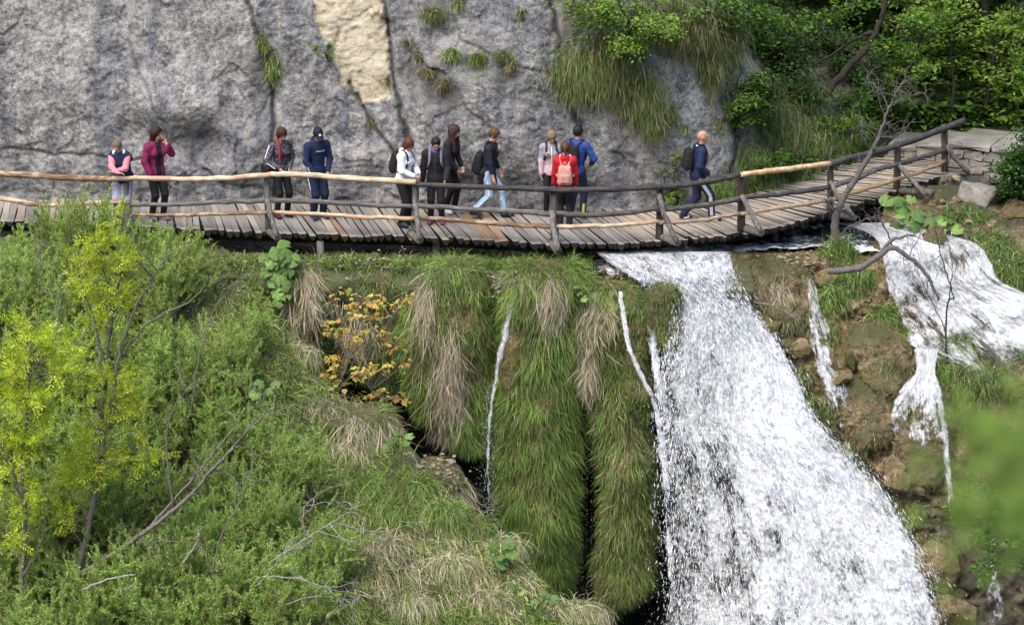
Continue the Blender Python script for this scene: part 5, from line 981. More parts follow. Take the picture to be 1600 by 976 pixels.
for k, (x, y, sp, n, dk, lab) in enumerate(((1165, 40, 36, 22, 0, 'dark leafy bush on the cliff top left of the leaning tree'), (1215, 95, 34, 24, 1, 'dark bush on the bank below the cliff top trees'), (1275, 60, 40, 26, 1, 'darkest bush in the shade under the leaning tree'), (1335, 110, 34, 22, 1, 'dark bush behind the leaning trunk'), (1370, 165, 26, 18, 0, 'dark green bush behind the dead tree'), (1130, 10, 30, 14, 0, 'dark bush at the top edge above the pale rock'), (1310, 20, 40, 20, 1, 'dark bush high up at the top edge beside the leaning tree'), (1250, 140, 30, 18, 1, 'low dark bush at the top of the grassy bank'), (1190, 140, 22, 14, 1, 'small dark bush above the right rim of the rock'))):
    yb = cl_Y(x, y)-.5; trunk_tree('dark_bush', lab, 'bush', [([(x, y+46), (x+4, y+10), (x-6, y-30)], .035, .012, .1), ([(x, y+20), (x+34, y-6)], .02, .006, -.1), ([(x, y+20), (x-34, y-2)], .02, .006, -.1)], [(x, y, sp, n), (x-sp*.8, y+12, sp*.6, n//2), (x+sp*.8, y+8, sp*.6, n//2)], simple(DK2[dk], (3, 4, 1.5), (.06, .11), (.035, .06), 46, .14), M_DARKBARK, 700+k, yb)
trunk_tree('dark_shrub', 'dense dark green shrub overhanging the right edge under the wall', 'shrub', [([(1640, 350), (1620, 320), (1595, 285)], .04, .015, -.2), ([(1620, 320), (1585, 305), (1570, 290)], .02, .008, -.2)], [(1605, 255, 22, 14), (1590, 280, 20, 14), (1610, 300, 24, 14), (1578, 298, 12, 8), (1600, 330, 16, 9), (1630, 260, 26, 12), (1592, 240, 12, 7), (1622, 215, 20, 10)], simple(((.018, .05, .010), (.04, .095, .016), (.08, .16, .03)), (3, 4, 1.5), (.06, .10), (.04, .06), 60, .12), M_DARKBARK, 15, 3.0)
trunk_tree('leafy_shrub', 'fresh green leafy shrub in front of the dark rock at lower right', 'shrub', [([(1640, 880), (1590, 830), (1545, 800), (1495, 790)], .018, .005, -.2), ([(1590, 830), (1560, 850), (1530, 890)], .012, .004, -.2), ([(1600, 840), (1610, 790), (1600, 750)], .012, .004, 0)], [(1500, 790, 14, 6), (1530, 795, 18, 8), (1560, 810, 24, 10), (1590, 800, 28, 11), (1540, 850, 18, 7), (1535, 890, 14, 6), (1575, 860, 26, 10), (1600, 890, 22, 8), (1600, 750, 26, 8), (1560, 770, 18, 6)], simple(((.05, .12, .018), (.10, .20, .03), (.16, .28, .05)), (2, 4, 2), (.07, .12), (.04, .065), 22, .08), M_DEAD, 16, -6.2)

# ---------------- background forest
def forest_tree(seed, H, R0, leafs, cols, wts, ll=(.08, .135), lw=(.045, .075), bark=None, trunk=.12, low=.12):
    r = np.random.default_rng(seed); S = Bag(); P = []; A = []; tp, tr = grow(r, (0, 0, -.3), (r.normal(0, .12), r.normal(0, .12), 1), H, trunk, 12, .05, .07); S.add(*tube(tp, tr, 8)); nl = 22
    for k in range(nl):
        t = low+(.97-low)*(k+r.random())/nl; b, d = along(tp, np.array([t])); az = k*2.4+r.normal(0, .5); L = R0*(1.05-.6*t)*r.uniform(.7, 1.15); lp, lr = grow(r, b[0], (math.cos(az), math.sin(az), r.uniform(.0, .45)), L, trunk*.33*(1.1-t), 7, -.01, .16); S.add(*tube(lp, lr, 5, False))
        for j in range(11):
            q, dd = along(lp, np.array([r.uniform(.25, 1)])); d2 = dd[0]*.7+r.normal(0, .6, 3)*[1, 1, .3]; w_, wr = grow(r, q[0], d2, r.uniform(.4, .9), .010, 4, -.05, .16); S.add(*tube(w_, wr, 3, False)); m = leafs; p_, d_ = along(w_, r.uniform(.1, 1.05, m)); P.append(p_+r.normal(0, .05, p_.shape)*[1, 1, .5]); A.append(d_*.6+r.normal(0, .6, p_.shape)*[1, 1, .35]+[0, 0, -.15])
    P = np.concatenate(P); A = np.concatenate(A); n = len(P); col = pal(n, cols, wts, .15, r)*np.clip(1+.35*fbm(P*1.2, 2, seed), .6, 1.45)[:, None]; v, f, c = leaves(P, A, r.normal(0, .28, (n, 3))+[0, 0, 1], r.uniform(*ll, n), r.uniform(*lw, n), col, .12, r, True); return S.arr(), (v, f, c)
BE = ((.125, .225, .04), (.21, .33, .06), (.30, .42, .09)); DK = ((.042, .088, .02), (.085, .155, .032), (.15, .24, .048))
FT = []
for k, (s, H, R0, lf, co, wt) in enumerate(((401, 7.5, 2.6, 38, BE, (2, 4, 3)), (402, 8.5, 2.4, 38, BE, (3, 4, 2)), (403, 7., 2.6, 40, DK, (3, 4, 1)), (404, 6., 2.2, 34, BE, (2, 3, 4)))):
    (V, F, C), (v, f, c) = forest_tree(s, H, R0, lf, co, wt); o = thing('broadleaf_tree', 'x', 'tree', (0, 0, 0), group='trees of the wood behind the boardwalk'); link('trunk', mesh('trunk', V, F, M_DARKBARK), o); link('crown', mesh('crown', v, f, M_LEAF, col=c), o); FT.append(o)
used = [False]*4
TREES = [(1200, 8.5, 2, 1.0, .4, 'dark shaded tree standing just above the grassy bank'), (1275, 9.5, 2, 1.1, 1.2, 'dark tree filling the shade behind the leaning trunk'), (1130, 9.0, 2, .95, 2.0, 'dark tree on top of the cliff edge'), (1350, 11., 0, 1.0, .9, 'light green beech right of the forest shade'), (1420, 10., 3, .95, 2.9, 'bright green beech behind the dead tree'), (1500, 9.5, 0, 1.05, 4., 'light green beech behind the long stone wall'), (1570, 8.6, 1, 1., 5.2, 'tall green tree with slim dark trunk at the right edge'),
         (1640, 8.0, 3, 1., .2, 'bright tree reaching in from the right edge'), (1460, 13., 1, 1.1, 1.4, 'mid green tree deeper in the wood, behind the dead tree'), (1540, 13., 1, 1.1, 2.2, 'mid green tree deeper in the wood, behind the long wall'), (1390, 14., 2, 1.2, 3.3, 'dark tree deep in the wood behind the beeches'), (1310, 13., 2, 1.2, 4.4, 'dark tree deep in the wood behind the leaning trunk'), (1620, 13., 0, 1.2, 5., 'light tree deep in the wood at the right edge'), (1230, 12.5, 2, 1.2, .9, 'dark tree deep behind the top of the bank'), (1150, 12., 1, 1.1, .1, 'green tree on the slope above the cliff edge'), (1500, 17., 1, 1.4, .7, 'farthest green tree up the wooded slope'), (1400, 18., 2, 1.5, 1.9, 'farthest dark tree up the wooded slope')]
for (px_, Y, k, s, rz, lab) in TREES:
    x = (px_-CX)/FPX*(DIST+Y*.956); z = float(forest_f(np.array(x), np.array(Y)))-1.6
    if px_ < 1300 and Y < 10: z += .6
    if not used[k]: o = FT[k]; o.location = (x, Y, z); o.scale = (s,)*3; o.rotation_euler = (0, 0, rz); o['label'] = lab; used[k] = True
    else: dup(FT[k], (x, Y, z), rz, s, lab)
trunk_tree('leaning_tree', 'dark leaning tree with forked trunk over the grassy bank', 'tree', [([(1290, 150), (1325, 105), (1355, 75), (1372, 40), (1385, 0), (1400, -60)], .085, .04, -.2), ([(1365, 50), (1330, 65), (1290, 92), (1250, 110)], .045, .015, .1), ([(1380, 30), (1410, 55), (1440, 70)], .03, .01, -.2)], [(1180, 20, 30, 9), (1240, 40, 34, 8), (1310, 20, 34, 8), (1420, 60, 30, 8), (1390, 90, 24, 5), (1450, 20, 34, 10), (1200, 70, 26, 8), (1180, 110, 20, 6)], simple(((.05, .11, .018), (.10, .19, .028), (.16, .27, .04)), (2, 4, 2), (.08, .13), (.05, .075), 32, .14), M_DARKBARK, 18, 5.6)
trunk_tree('forked_tree', 'slim dark forked tree behind the stone wall near the right edge', 'tree', [([(1535, 215), (1540, 170), (1548, 130), (1556, 80), (1580, 30), (1620, -20)], .06, .025, 0), ([(1548, 130), (1570, 110), (1600, 75), (1640, 40)], .035, .015, -.1), ([(1545, 140), (1520, 150), (1490, 155)], .02, .008, 0), ([(1487, 175), (1490, 130), (1486, 90), (1500, 40)], .04, .02, .2)], [(1500, 40, 36, 10), (1560, 40, 36, 10), (1460, 60, 30, 8), (1590, 110, 30, 8), (1520, 100, 30, 6), (1470, 110, 24, 6), (1440, 10, 36, 10), (1600, 170, 30, 8), (1560, 190, 20, 5)], simple(LG, (2, 4, 2), (.09, .14), (.05, .08), 26, .14), M_DARKBARK, 19, 7.6)
def ground_cover():
    r = np.random.default_rng(91); n = 26000; X = r.uniform(3.6, 16, n); Y = r.uniform(5.2, 24, n); Y = np.where(X > 6.8, np.maximum(Y, 7.6), Y); P = np.stack([X, Y, forest_f(X, Y)+r.uniform(0, .5, n)], -1); cl = fbm(P*.8, 3, 95)
    col = pal(n, [(.035, .075, .015), (.075, .145, .025), (.14, .23, .04)], (3, 4, 2), .2, r)*np.clip(1+.5*cl, .5, 1.5)[:, None]; v, f, c = leaves(P, r.normal(0, 1, (n, 3))*[1, 1, .3], r.normal(0, .3, (n, 3))+[0, -.4, 1], r.uniform(.14, .28, n), r.uniform(.08, .16, n), col, .1, r, True)
    props(link('undergrowth', mesh('undergrowth', v, f, M_LEAF, col=c)), 'leafy undergrowth on the floor of the wood', kind='stuff')
ground_cover()

# ---------------- dead wood
def branchy(name, label, cat, paths, m, seed, Y, twigs=0, tl=(.2, .5), group=None, Yf=None, RK=.8):
    r = np.random.default_rng(seed); root = None
    for i, (path, r0, r1, dy) in enumerate(paths):
        B = Bag(); n = len(path); p3 = np.array([at(x, y, (Y if Yf is None else float(Yf(x, y)))+dy*k/max(1, n-1)) for k, (x, y) in enumerate(path)]); sp = smooth_path(p3, n*5, .008, seed+i); B.add(*tube(sp, np.linspace(r0, r1, len(sp))*RK, 7, wob=.06, seed=i))
        if root is None: root = thing(name, label, cat, sp[0], group=group)
        for k in range(int(twigs*(2 if i == 0 else 1))):
            q, d = along(sp, np.array([r.uniform(.35, 1)])); tp, tr = grow(r, q[0], d[0]*.5+r.normal(0, .7, 3), r.uniform(*tl), min(.009, r0*.5), 6, .0, .3); B.add(*tube(tp, tr, 4, False))
            for z_ in range(2): q2, d2 = along(tp, np.array([r.uniform(.3, .9)])); t2, r2 = grow(r, q2[0], d2[0]*.6+r.normal(0, .7, 3), r.uniform(.08, .22), .004, 4, .0, .3); B.add(*tube(t2, r2, 3, False))
        V, F, C = B.arr(); part('trunk' if i == 0 else 'branch', V, F, m, root)
    return root
branchy('dead_tree', 'bare grey dead tree leaning right in front of the railing', 'dead tree', [([(1304, 396), (1305, 350), (1313, 318), (1330, 290), (1350, 258), (1368, 226), (1380, 195), (1390, 165)], .085, .022, -.1), ([(1390, 168), (1398, 150), (1408, 132), (1420, 126)], .022, .008, 0), ([(1392, 162), (1410, 155), (1428, 148), (1448, 144)], .016, .005, -.1), ([(1388, 170), (1380, 150), (1368, 134), (1352, 122)], .018, .005, .1), ([(1310, 330), (1298, 322), (1288, 310)], .018, .008, -.2), ([(1372, 215), (1400, 210), (1430, 186)], .012, .004, -.2), ([(1376, 205), (1350, 196), (1345, 215)], .012, .004, -.2), ([(1306, 375), (1330, 352), (1370, 340), (1400, 352)], .014, .005, -.3)], M_GREYDEAD, 21, 1.05, 15, (.15, .42), RK=1.0)
branchy('fallen_branch', 'thick dark fallen branch arching over the cascade', 'branch', [([(1293, 423), (1340, 420), (1370, 402), (1395, 388), (1420, 402), (1445, 425), (1458, 448), (1466, 470)], .085, .03, -.2), ([(1375, 400), (1388, 380), (1410, 370), (1430, 366)], .05, .025, -.1), ([(1395, 388), (1385, 360), (1372, 335), (1380, 310)], .022, .008, -.2), ([(1420, 402), (1440, 360), (1450, 330)], .012, .005, -.2), ([(1450, 435), (1444, 470), (1420, 500), (1395, 512)], .012, .004, -.1)], M_GREYDEAD, 22, 0, 3, Yf=lambda x, y: slope_depth(np.array(float(x)), np.array(430.))-.75)
branchy('dead_sapling', 'thin forked dark dead stem standing before the cascade', 'dead sapling', [([(1480, 560), (1478, 520), (1482, 470), (1490, 465), (1480, 430), (1468, 390), (1460, 345)], .026, .008, -.1), ([(1482, 470), (1488, 420), (1482, 380)], .014, .006, -.1), ([(1479, 530), (1462, 515), (1448, 505)], .018, .006, -.1), ([(1478, 520), (1466, 490), (1440, 440), (1428, 410)], .014, .005, -.1), ([(1470, 535), (1455, 550), (1450, 545)], .010, .004, -.1)], M_DARKBARK, 23, -1.15, 1)
branchy('dead_stick', 'dark stick lying across the cascade at the right edge', 'stick', [([(1518, 490), (1540, 508), (1572, 536)], .022, .010, 0), ([(1540, 508), (1552, 500), (1560, 515)], .012, .006, 0)], M_DARKBARK, 24, -.7, 1)
branchy('dead_stick', 'broken brown log at the right edge below the first stick', 'stick', [([(1530, 530), (1560, 560), (1600, 600), (1640, 640)], .05, .045, 0)], M_DEAD, 25, -1.3, 0)
branchy('dead_stick', 'brown stick lying under the overhanging moss beside the brink', 'stick', [([(1178, 472), (1212, 480), (1240, 496), (1250, 500)], .03, .016, 0)], M_DEAD, 26, -.75, 1)
branchy('dead_branch', 'thick grey fallen trunk slanting up through the thicket', 'branch', [([(112, 905), (160, 875), (220, 835), (290, 780), (330, 735), (365, 700)], .075, .035, -.3), ([(230, 828), (290, 760), (340, 700), (375, 655)], .04, .012, .2), ([(330, 735), (400, 660), (440, 640), (500, 620)], .02, .006, -.1), ([(270, 795), (260, 700), (270, 640), (300, 600)], .028, .008, .2), ([(365, 700), (395, 660), (410, 630), (390, 590)], .016, .005, 0), ([(190, 855), (250, 845), (330, 850)], .016, .006, -.2)], M_DEAD, 27, -8.0, 6, (.3, .7), RK=.62)
branchy('dead_branch', 'pale bare branches spreading at the right of the thicket', 'branch', [([(420, 880), (480, 840), (520, 815), (560, 790)], .03, .01, 0), ([(480, 840), (470, 800), (500, 770), (550, 750)], .018, .005, 0), ([(520, 815), (580, 830), (640, 820)], .014, .005, 0), ([(500, 830), (560, 850), (620, 868), (680, 880)], .016, .005, 0)], M_PALEDEAD, 28, -8.1, 4, (.3, .6), RK=.55)
branchy('dead_branch', 'short pale broken limb sticking up in the thicket', 'branch', [([(285, 880), (300, 860), (312, 835), (306, 840)], .026, .018, 0), ([(130, 920), (170, 905), (210, 898), (208, 925)], .03, .02, 0)], M_PALEDEAD, 29, -9.0, 1, RK=.6)
branchy('dead_branch', 'long thin grey branches lying over the straw at the bottom', 'branch', [([(410, 900), (470, 905), (540, 925), (620, 935)], .02, .006, 0), ([(430, 950), (500, 930), (560, 940)], .016, .005, 0), ([(400, 915), (440, 870), (470, 845)], .014, .005, 0)], M_PALEDEAD, 30, -8.9, 6, (.3, .7), RK=.6)
for k, (path, Y, lab) in enumerate((([(82, 600), (88, 520), (96, 450), (90, 395)], -6.2, 'tall bare grey stem left of the yellow tree'), ([(300, 640), (310, 560), (330, 500), (350, 450)], -5.5, 'thin bare stem in the upper thicket'), ([(60, 480), (62, 420), (66, 372)], -2.2, 'thin dry stalk near the left end of the boardwalk'), ([(330, 900), (345, 840), (380, 770), (400, 700)], -8.8, 'bare leaning stem in the lower thicket'))):
    branchy('bare_stem', lab, 'bare stem', [(path, .022, .006, .1)], M_BARK, 40+k, Y, 3, (.3, .7))

# ---------------- butterbur: each leaf is a part
M_BUR = leaf_mat('butterbur_leaf', .3, .5)
def burleaf(seed):
    r = np.random.default_rng(seed); n = 22; th = np.linspace(.25, 2*math.pi-.25, n); e = 1+.08*np.sin(th*5+seed)+.04*r.normal(size=n); V = [[0, 0, -.18]]
    for q, z in ((.55, .0), (1., -.02)): V += [[q*math.cos(a)*k+.0, q*math.sin(a)*k, z+.03*r.normal()-.20*q*q+.07*q*math.cos(a*7)] for a, k in zip(th, e)]
    i = np.arange(n-1); F = [np.stack([0*i, 1+i, 2+i], -1), np.stack([1+i, 1+n+i, 2+n+i, 2+i], -1)]; V = np.array(V); V[1::1] = V[1::1]; a_ = [-1.57, -.6, -2.4, .6][seed % 4]; V = V@np.array([[math.cos(a_), math.sin(a_), 0], [-math.sin(a_), math.cos(a_), 0], [0, 0, 1]]); c = pal(1, [(.13, .22, .05), (.18, .28, .07), (.10, .18, .04)], None, .1, r)*np.ones((len(V), 3)); c[0] *= 1.25; return mesh('leaf', V, F, M_BUR, col=c)
BUR = [burleaf(k) for k in range(4)]
def butterbur(label, pts, Yf, size, seed):
    r = np.random.default_rng(seed); P = np.array([Yf(x, y) for x, y in pts]); base = P.mean(0)-[0, -.2, .35]; o = thing('butterbur_plant', label, 'plant', base); B = Bag()
    for k, p in enumerate(P):
        l = link('leaf', BUR[k % 4], o, p-base); l.rotation_euler = (R(r.normal(34, 18)), R(r.normal(0, 20)), R(r.uniform(-35, 35))); s = size*r.uniform(.75, 1.25); l.scale = (s,)*3
        B.add(*tube(smooth_path([base+r.normal(0, .05, 3), (p+base)/2+[0, 0, .08], p-[0, 0, .03]], 5), .008, 4, False))
    V, F, C = B.arr(); part('stems', V, F, M_LEAF, o, col=np.tile([.12, .17, .05], (len(V), 1)))
r_ = np.random.default_rng(8); pts = [(1445+30*r_.normal()*.8, 342+15*r_.normal()*.8) for k in range(34)]; pts = [(x, y+(x-1440)*.28) for x, y in pts]
butterbur('round mound of large pale green leaves under the boardwalk end', pts, lambda x, y: at(x, y, 1.15-.018*(y-345)+r_.normal(0, .12)), .125, 1)
butterbur('tall plant of large round leaves at the left end of the ledge', [(412, 402), (432, 395), (448, 398), (425, 410), (440, 412), (456, 405), (415, 425), (435, 428), (450, 425), (428, 440), (442, 445), (432, 458), (446, 462), (436, 470), (420, 412), (446, 386)], lambda x, y: at(x, y, -.85-.004*(y-400)), .14, 2)
butterbur('small plant of round leaves at the edge above the dark cave', [(772, 855), (790, 850), (780, 868), (800, 862), (765, 870), (786, 880), (795, 848)], lambda x, y: at(x, y, -6.9), .10, 3)
butterbur('few round leaves on the slope below the orange sapling', [(620, 676), (634, 688), (625, 662), (640, 680), (600, 700), (612, 690)], lambda x, y: at(x, y, -4.9), .085, 4)
butterbur('round leaves at the brink by the head of the brown curtain', [(905, 458), (918, 450), (925, 462), (912, 466), (900, 448)], lambda x, y: at(x, y, -1.32), .07, 5)
butterbur('scattered broad leaves at the right edge of the thicket', [(405, 600), (420, 612), (412, 628), (398, 615), (430, 600), (470, 690), (460, 676)], lambda x, y: at(x, y, -4.6), .10, 6)
butterbur('low broad leaves at the bottom by the cave', [(850, 925), (866, 935), (800, 915), (815, 925), (835, 940)], lambda x, y: at(x, y, -8.2), .085, 7)

# ---------------- foliage close to the camera, out of focus at the right edge
def near_branch():
    r = np.random.default_rng(55); base = at(2100, 1700, CAM[1]+3.3); o = thing('near_tree', 'blurred green leafy branch close to the viewer at the right edge', 'tree', base); tip = at(1570, 690, CAM[1]+3.2)
    path = smooth_path([base, at(1900, 1250, CAM[1]+3.25), at(1740, 850, CAM[1]+3.2), tip], 24); part('trunk', *tube(path, np.linspace(.03, .003, 24), 8), M_DARKBARK, o); n = 360
    c = np.stack([r.normal(1600, 62, n), r.normal(735, 70, n)], -1); P = at(c[:, 0], c[:, 1], CAM[1]+3.2+r.normal(0, .15, n)); A = r.normal(0, 1, (n, 3))*[1, 1, .5]; v, f, cc = leaves(P, A, r.normal(0, .3, (n, 3))+[0, -.5, 1], r.uniform(.022, .038, n), r.uniform(.014, .022, n), pal(n, [(.14, .21, .035), (.18, .25, .045)], None, .12, r), .1, r, True); part('foliage', v, f, M_LEAF, o, col=cc)
near_branch()
# ------------------------------------------------------------------ people: each body one surface grown from a posed skeleton, clothes fitted over it
def rot_from(d, up=(0, 0, 1)):
    """columns: right, along d, up"""
    d = unit(d); x = unit(np.cross(d, up)); return np.stack([x, d, np.cross(x, d)], 1)
class Field:
    def __init__(s, lo, hi, h):
        s.h = h; s.lo = np.array(lo, float); s.n = np.ceil((np.array(hi)-s.lo)/h).astype(int)+1; s.f = np.full(s.n, 1.0, np.float32)
    def box(s, lo, hi):
        a = np.maximum(np.floor((lo-s.lo)/s.h).astype(int), 0); b = np.minimum(np.ceil((hi-s.lo)/s.h).astype(int)+1, s.n)
        if (b <= a).any(): return None, None
        g = [s.lo[k]+s.h*np.arange(a[k], b[k]) for k in range(3)]; return tuple(slice(a[k], b[k]) for k in range(3)), np.stack(np.meshgrid(*g, indexing='ij'), -1)
    def put(s, sl, d, k):
        a = s.f[sl]; hh = np.clip(.5+.5*(a-d)/k, 0, 1); s.f[sl] = a*(1-hh)+d*hh-k*hh*(1-hh)
    def cone(s, a, b, ra, rb, k=.02):
        a, b = np.array(a, float), np.array(b, float); m = max(ra, rb)+.07+k; sl, P = s.box(np.minimum(a, b)-m, np.maximum(a, b)+m)
        if sl is None: return
        ab = b-a; t = np.clip(((P-a)@ab)/(ab@ab+1e-9), 0, 1); s.put(sl, np.linalg.norm(P-a-t[..., None]*ab, axis=-1)-(ra+(rb-ra)*t), k)
    def ell(s, c, r, M=None, k=.03):
        c, r = np.array(c, float), np.array(r, float); m = r.max()+.08+k; sl, P = s.box(c-m, c+m)
        if sl is None: return
        q = P-c
        if M is not None: q = q@M
        q0 = np.linalg.norm(q/r, axis=-1); q1 = np.linalg.norm(q/r**2, axis=-1)+1e-6; s.put(sl, q0*(q0-1)/q1, k)
    def cut(s, fn):
        """keep where fn(P) is negative"""
        sl, P = s.box(s.lo-1, s.lo+s.n*s.h+1); s.f = np.maximum(s.f, fn(P).astype(np.float32))
    def mesh(s, folds=0., seed=0, fr=(11, 11, 17.)):
        f = s.f.copy()
        if folds:
            sl, P = s.box(s.lo-1, s.lo+s.n*s.h+1); near = np.abs(f) < .05; pp = P[near]; f[near] += folds*fbm(pp*np.array(fr), 2, seed)
        f[[0, -1]] = 1; f[:, [0, -1]] = 1; f[:, :, [0, -1]] = 1
        ins = f < 0; n = np.array(f.shape); c = np.zeros(n-1, np.int8)
        for dx in (0, 1):
            for dy in (0, 1):
                for dz in (0, 1): c += ins[dx:n[0]-1+dx, dy:n[1]-1+dy, dz:n[2]-1+dz]
        cell = np.argwhere((c > 0) & (c < 8)); idm = np.full(n-1, -1, np.int64); idm[tuple(cell.T)] = np.arange(len(cell)); acc = np.zeros((len(cell), 3)); cnt = np.zeros(len(cell))
        cor = [np.array(o) for o in np.ndindex(2, 2, 2)]
        for a in range(8):
            for ax in range(3):
                if cor[a][ax] == 0:
                    o2 = cor[a].copy(); o2[ax] = 1; fa = f[tuple((cell+cor[a]).T)]; fb = f[tuple((cell+o2).T)]; m = (fa < 0) != (fb < 0); t = fa/(fa-fb+1e-12); p = cell+cor[a]; p = p.astype(float); p[:, ax] += t; acc[m] += p[m]; cnt[m] += 1
        V = s.lo+s.h*acc/cnt[:, None]; Q = []
        for ax in range(3):
            u, v = [(1, 2), (2, 0), (0, 1)][ax]; sa = [slice(None)]*3; sb = [slice(None)]*3; sa[ax] = slice(0, -1); sb[ax] = slice(1, None); A, B = ins[tuple(sa)], ins[tuple(sb)]
            for flip, m in ((False, A & ~B), (True, ~A & B)):
                e = np.argwhere(m); e = e[(e[:, u] > 0) & (e[:, v] > 0) & (e[:, u] < n[u]-1) & (e[:, v] < n[v]-1)]
                if not len(e): continue
                du = np.zeros(3, int); du[u] = 1; dv = np.zeros(3, int); dv[v] = 1; ids = [idm[tuple(x.T)] for x in (e, e-du, e-du-dv, e-dv)]; q = np.stack(ids, -1); Q.append(q[:, ::-1] if flip else q)
        Q = np.concatenate(Q); return V, Q[(Q >= 0).all(1)]
def ik(a, t, l1, l2, pole):
    a, t = np.array(a, float), np.array(t, float); d = t-a; L = np.linalg.norm(d); L2 = min(L, (l1+l2)*.998); u = d/L; t = a+u*L2; x = (l1*l1-l2*l2+L2*L2)/(2*L2); hgt = math.sqrt(max(l1*l1-x*x, 0)); p = np.array(pole, float); p = unit(p-u*(p@u)); return a+u*x+p*hgt, t
def cloth(name, c, rough=.8, pattern=None, c2=None, scale=60):
    m, nt, b, ns, L = mat(name); v = coords(nt); n = noise(nt, v, 18, 4); f = noise(nt, v, 220, 2)
    col = ramp(nt, n, [(.3, tuple(x*.78 for x in c)), (.7, tuple(min(1, x*1.18) for x in c))])
    if pattern == 'speckle': col = mixc(nt, col, c2, ramp(nt, noise(nt, v, scale, 3, .6), [(.52, (0, 0, 0)), (.56, (1, 1, 1))]))
    if pattern == 'lower':                                      # second colour on the lower part of the garment
        sp = N(nt, 'ShaderNodeSeparateXYZ'); L.new(v, sp.inputs[0]); col = mixc(nt, col, c2, math_(nt, 'DIVIDE', math_(nt, 'SUBTRACT', scale, sp.outputs[2]), .03, True))
    L.new(col, b.inputs['Base Color']); b.inputs['Roughness'].default_value = rough; b.inputs['Specular IOR Level'].default_value = .25; bump(nt, math_(nt, 'ADD', n, math_(nt, 'MULTIPLY', f, .3)), b, .5, .01); return m
SKIN = plain('skin', (.50, .29, .21), .55, 0, 30, .08, .35); SKINT = plain('tanned_skin', (.42, .225, .15), .55, 0, 30, .08, .35)
C_ = {}
def CM(c, **k):
    key = (tuple(c), tuple(sorted((a, str(b)) for a, b in k.items())))
    if key not in C_: C_[key] = cloth('cloth', c, **k)
    return C_[key]
EYEW = plain('eye_white', (.42, .38, .35), .3, 0, 30, .02); EYED = plain('eye_dark', (.02, .015, .012), .3, 0, 30, .1); LIP = plain('lips', (.38, .14, .12), .5, 0, 30, .1); WHITE = plain('white_trim', (.72, .73, .75), .7, 0, 40, .05); BLACK = plain('black_trim', (.012, .012, .014), .5, 0, 40, .1)
def ribbon(pts, nrm, w, lift=.006, th=.004):
    """a flat strip that lies on a surface: pts along it, nrm outward"""
    pts = np.asarray(pts, float); nrm = unit(np.broadcast_to(nrm, pts.shape)); T = unit(np.gradient(pts, axis=0)); S = unit(np.cross(T, nrm)); a = pts+nrm*lift; n = len(pts); V = np.concatenate([a-S*w/2, a+S*w/2, a-S*w/2+nrm*th, a+S*w/2+nrm*th]); i = np.arange(n-1)
    return V, np.concatenate([np.stack([2*n+i, 3*n+i, 3*n+i+1, 2*n+i+1], -1), np.stack([i, i+1, n+i+1, n+i], -1), np.stack([i, 2*n+i, 2*n+i+1, i+1], -1), np.stack([n+i, n+i+1, 3*n+i+1, 3*n+i], -1)])
PEOPLE = []
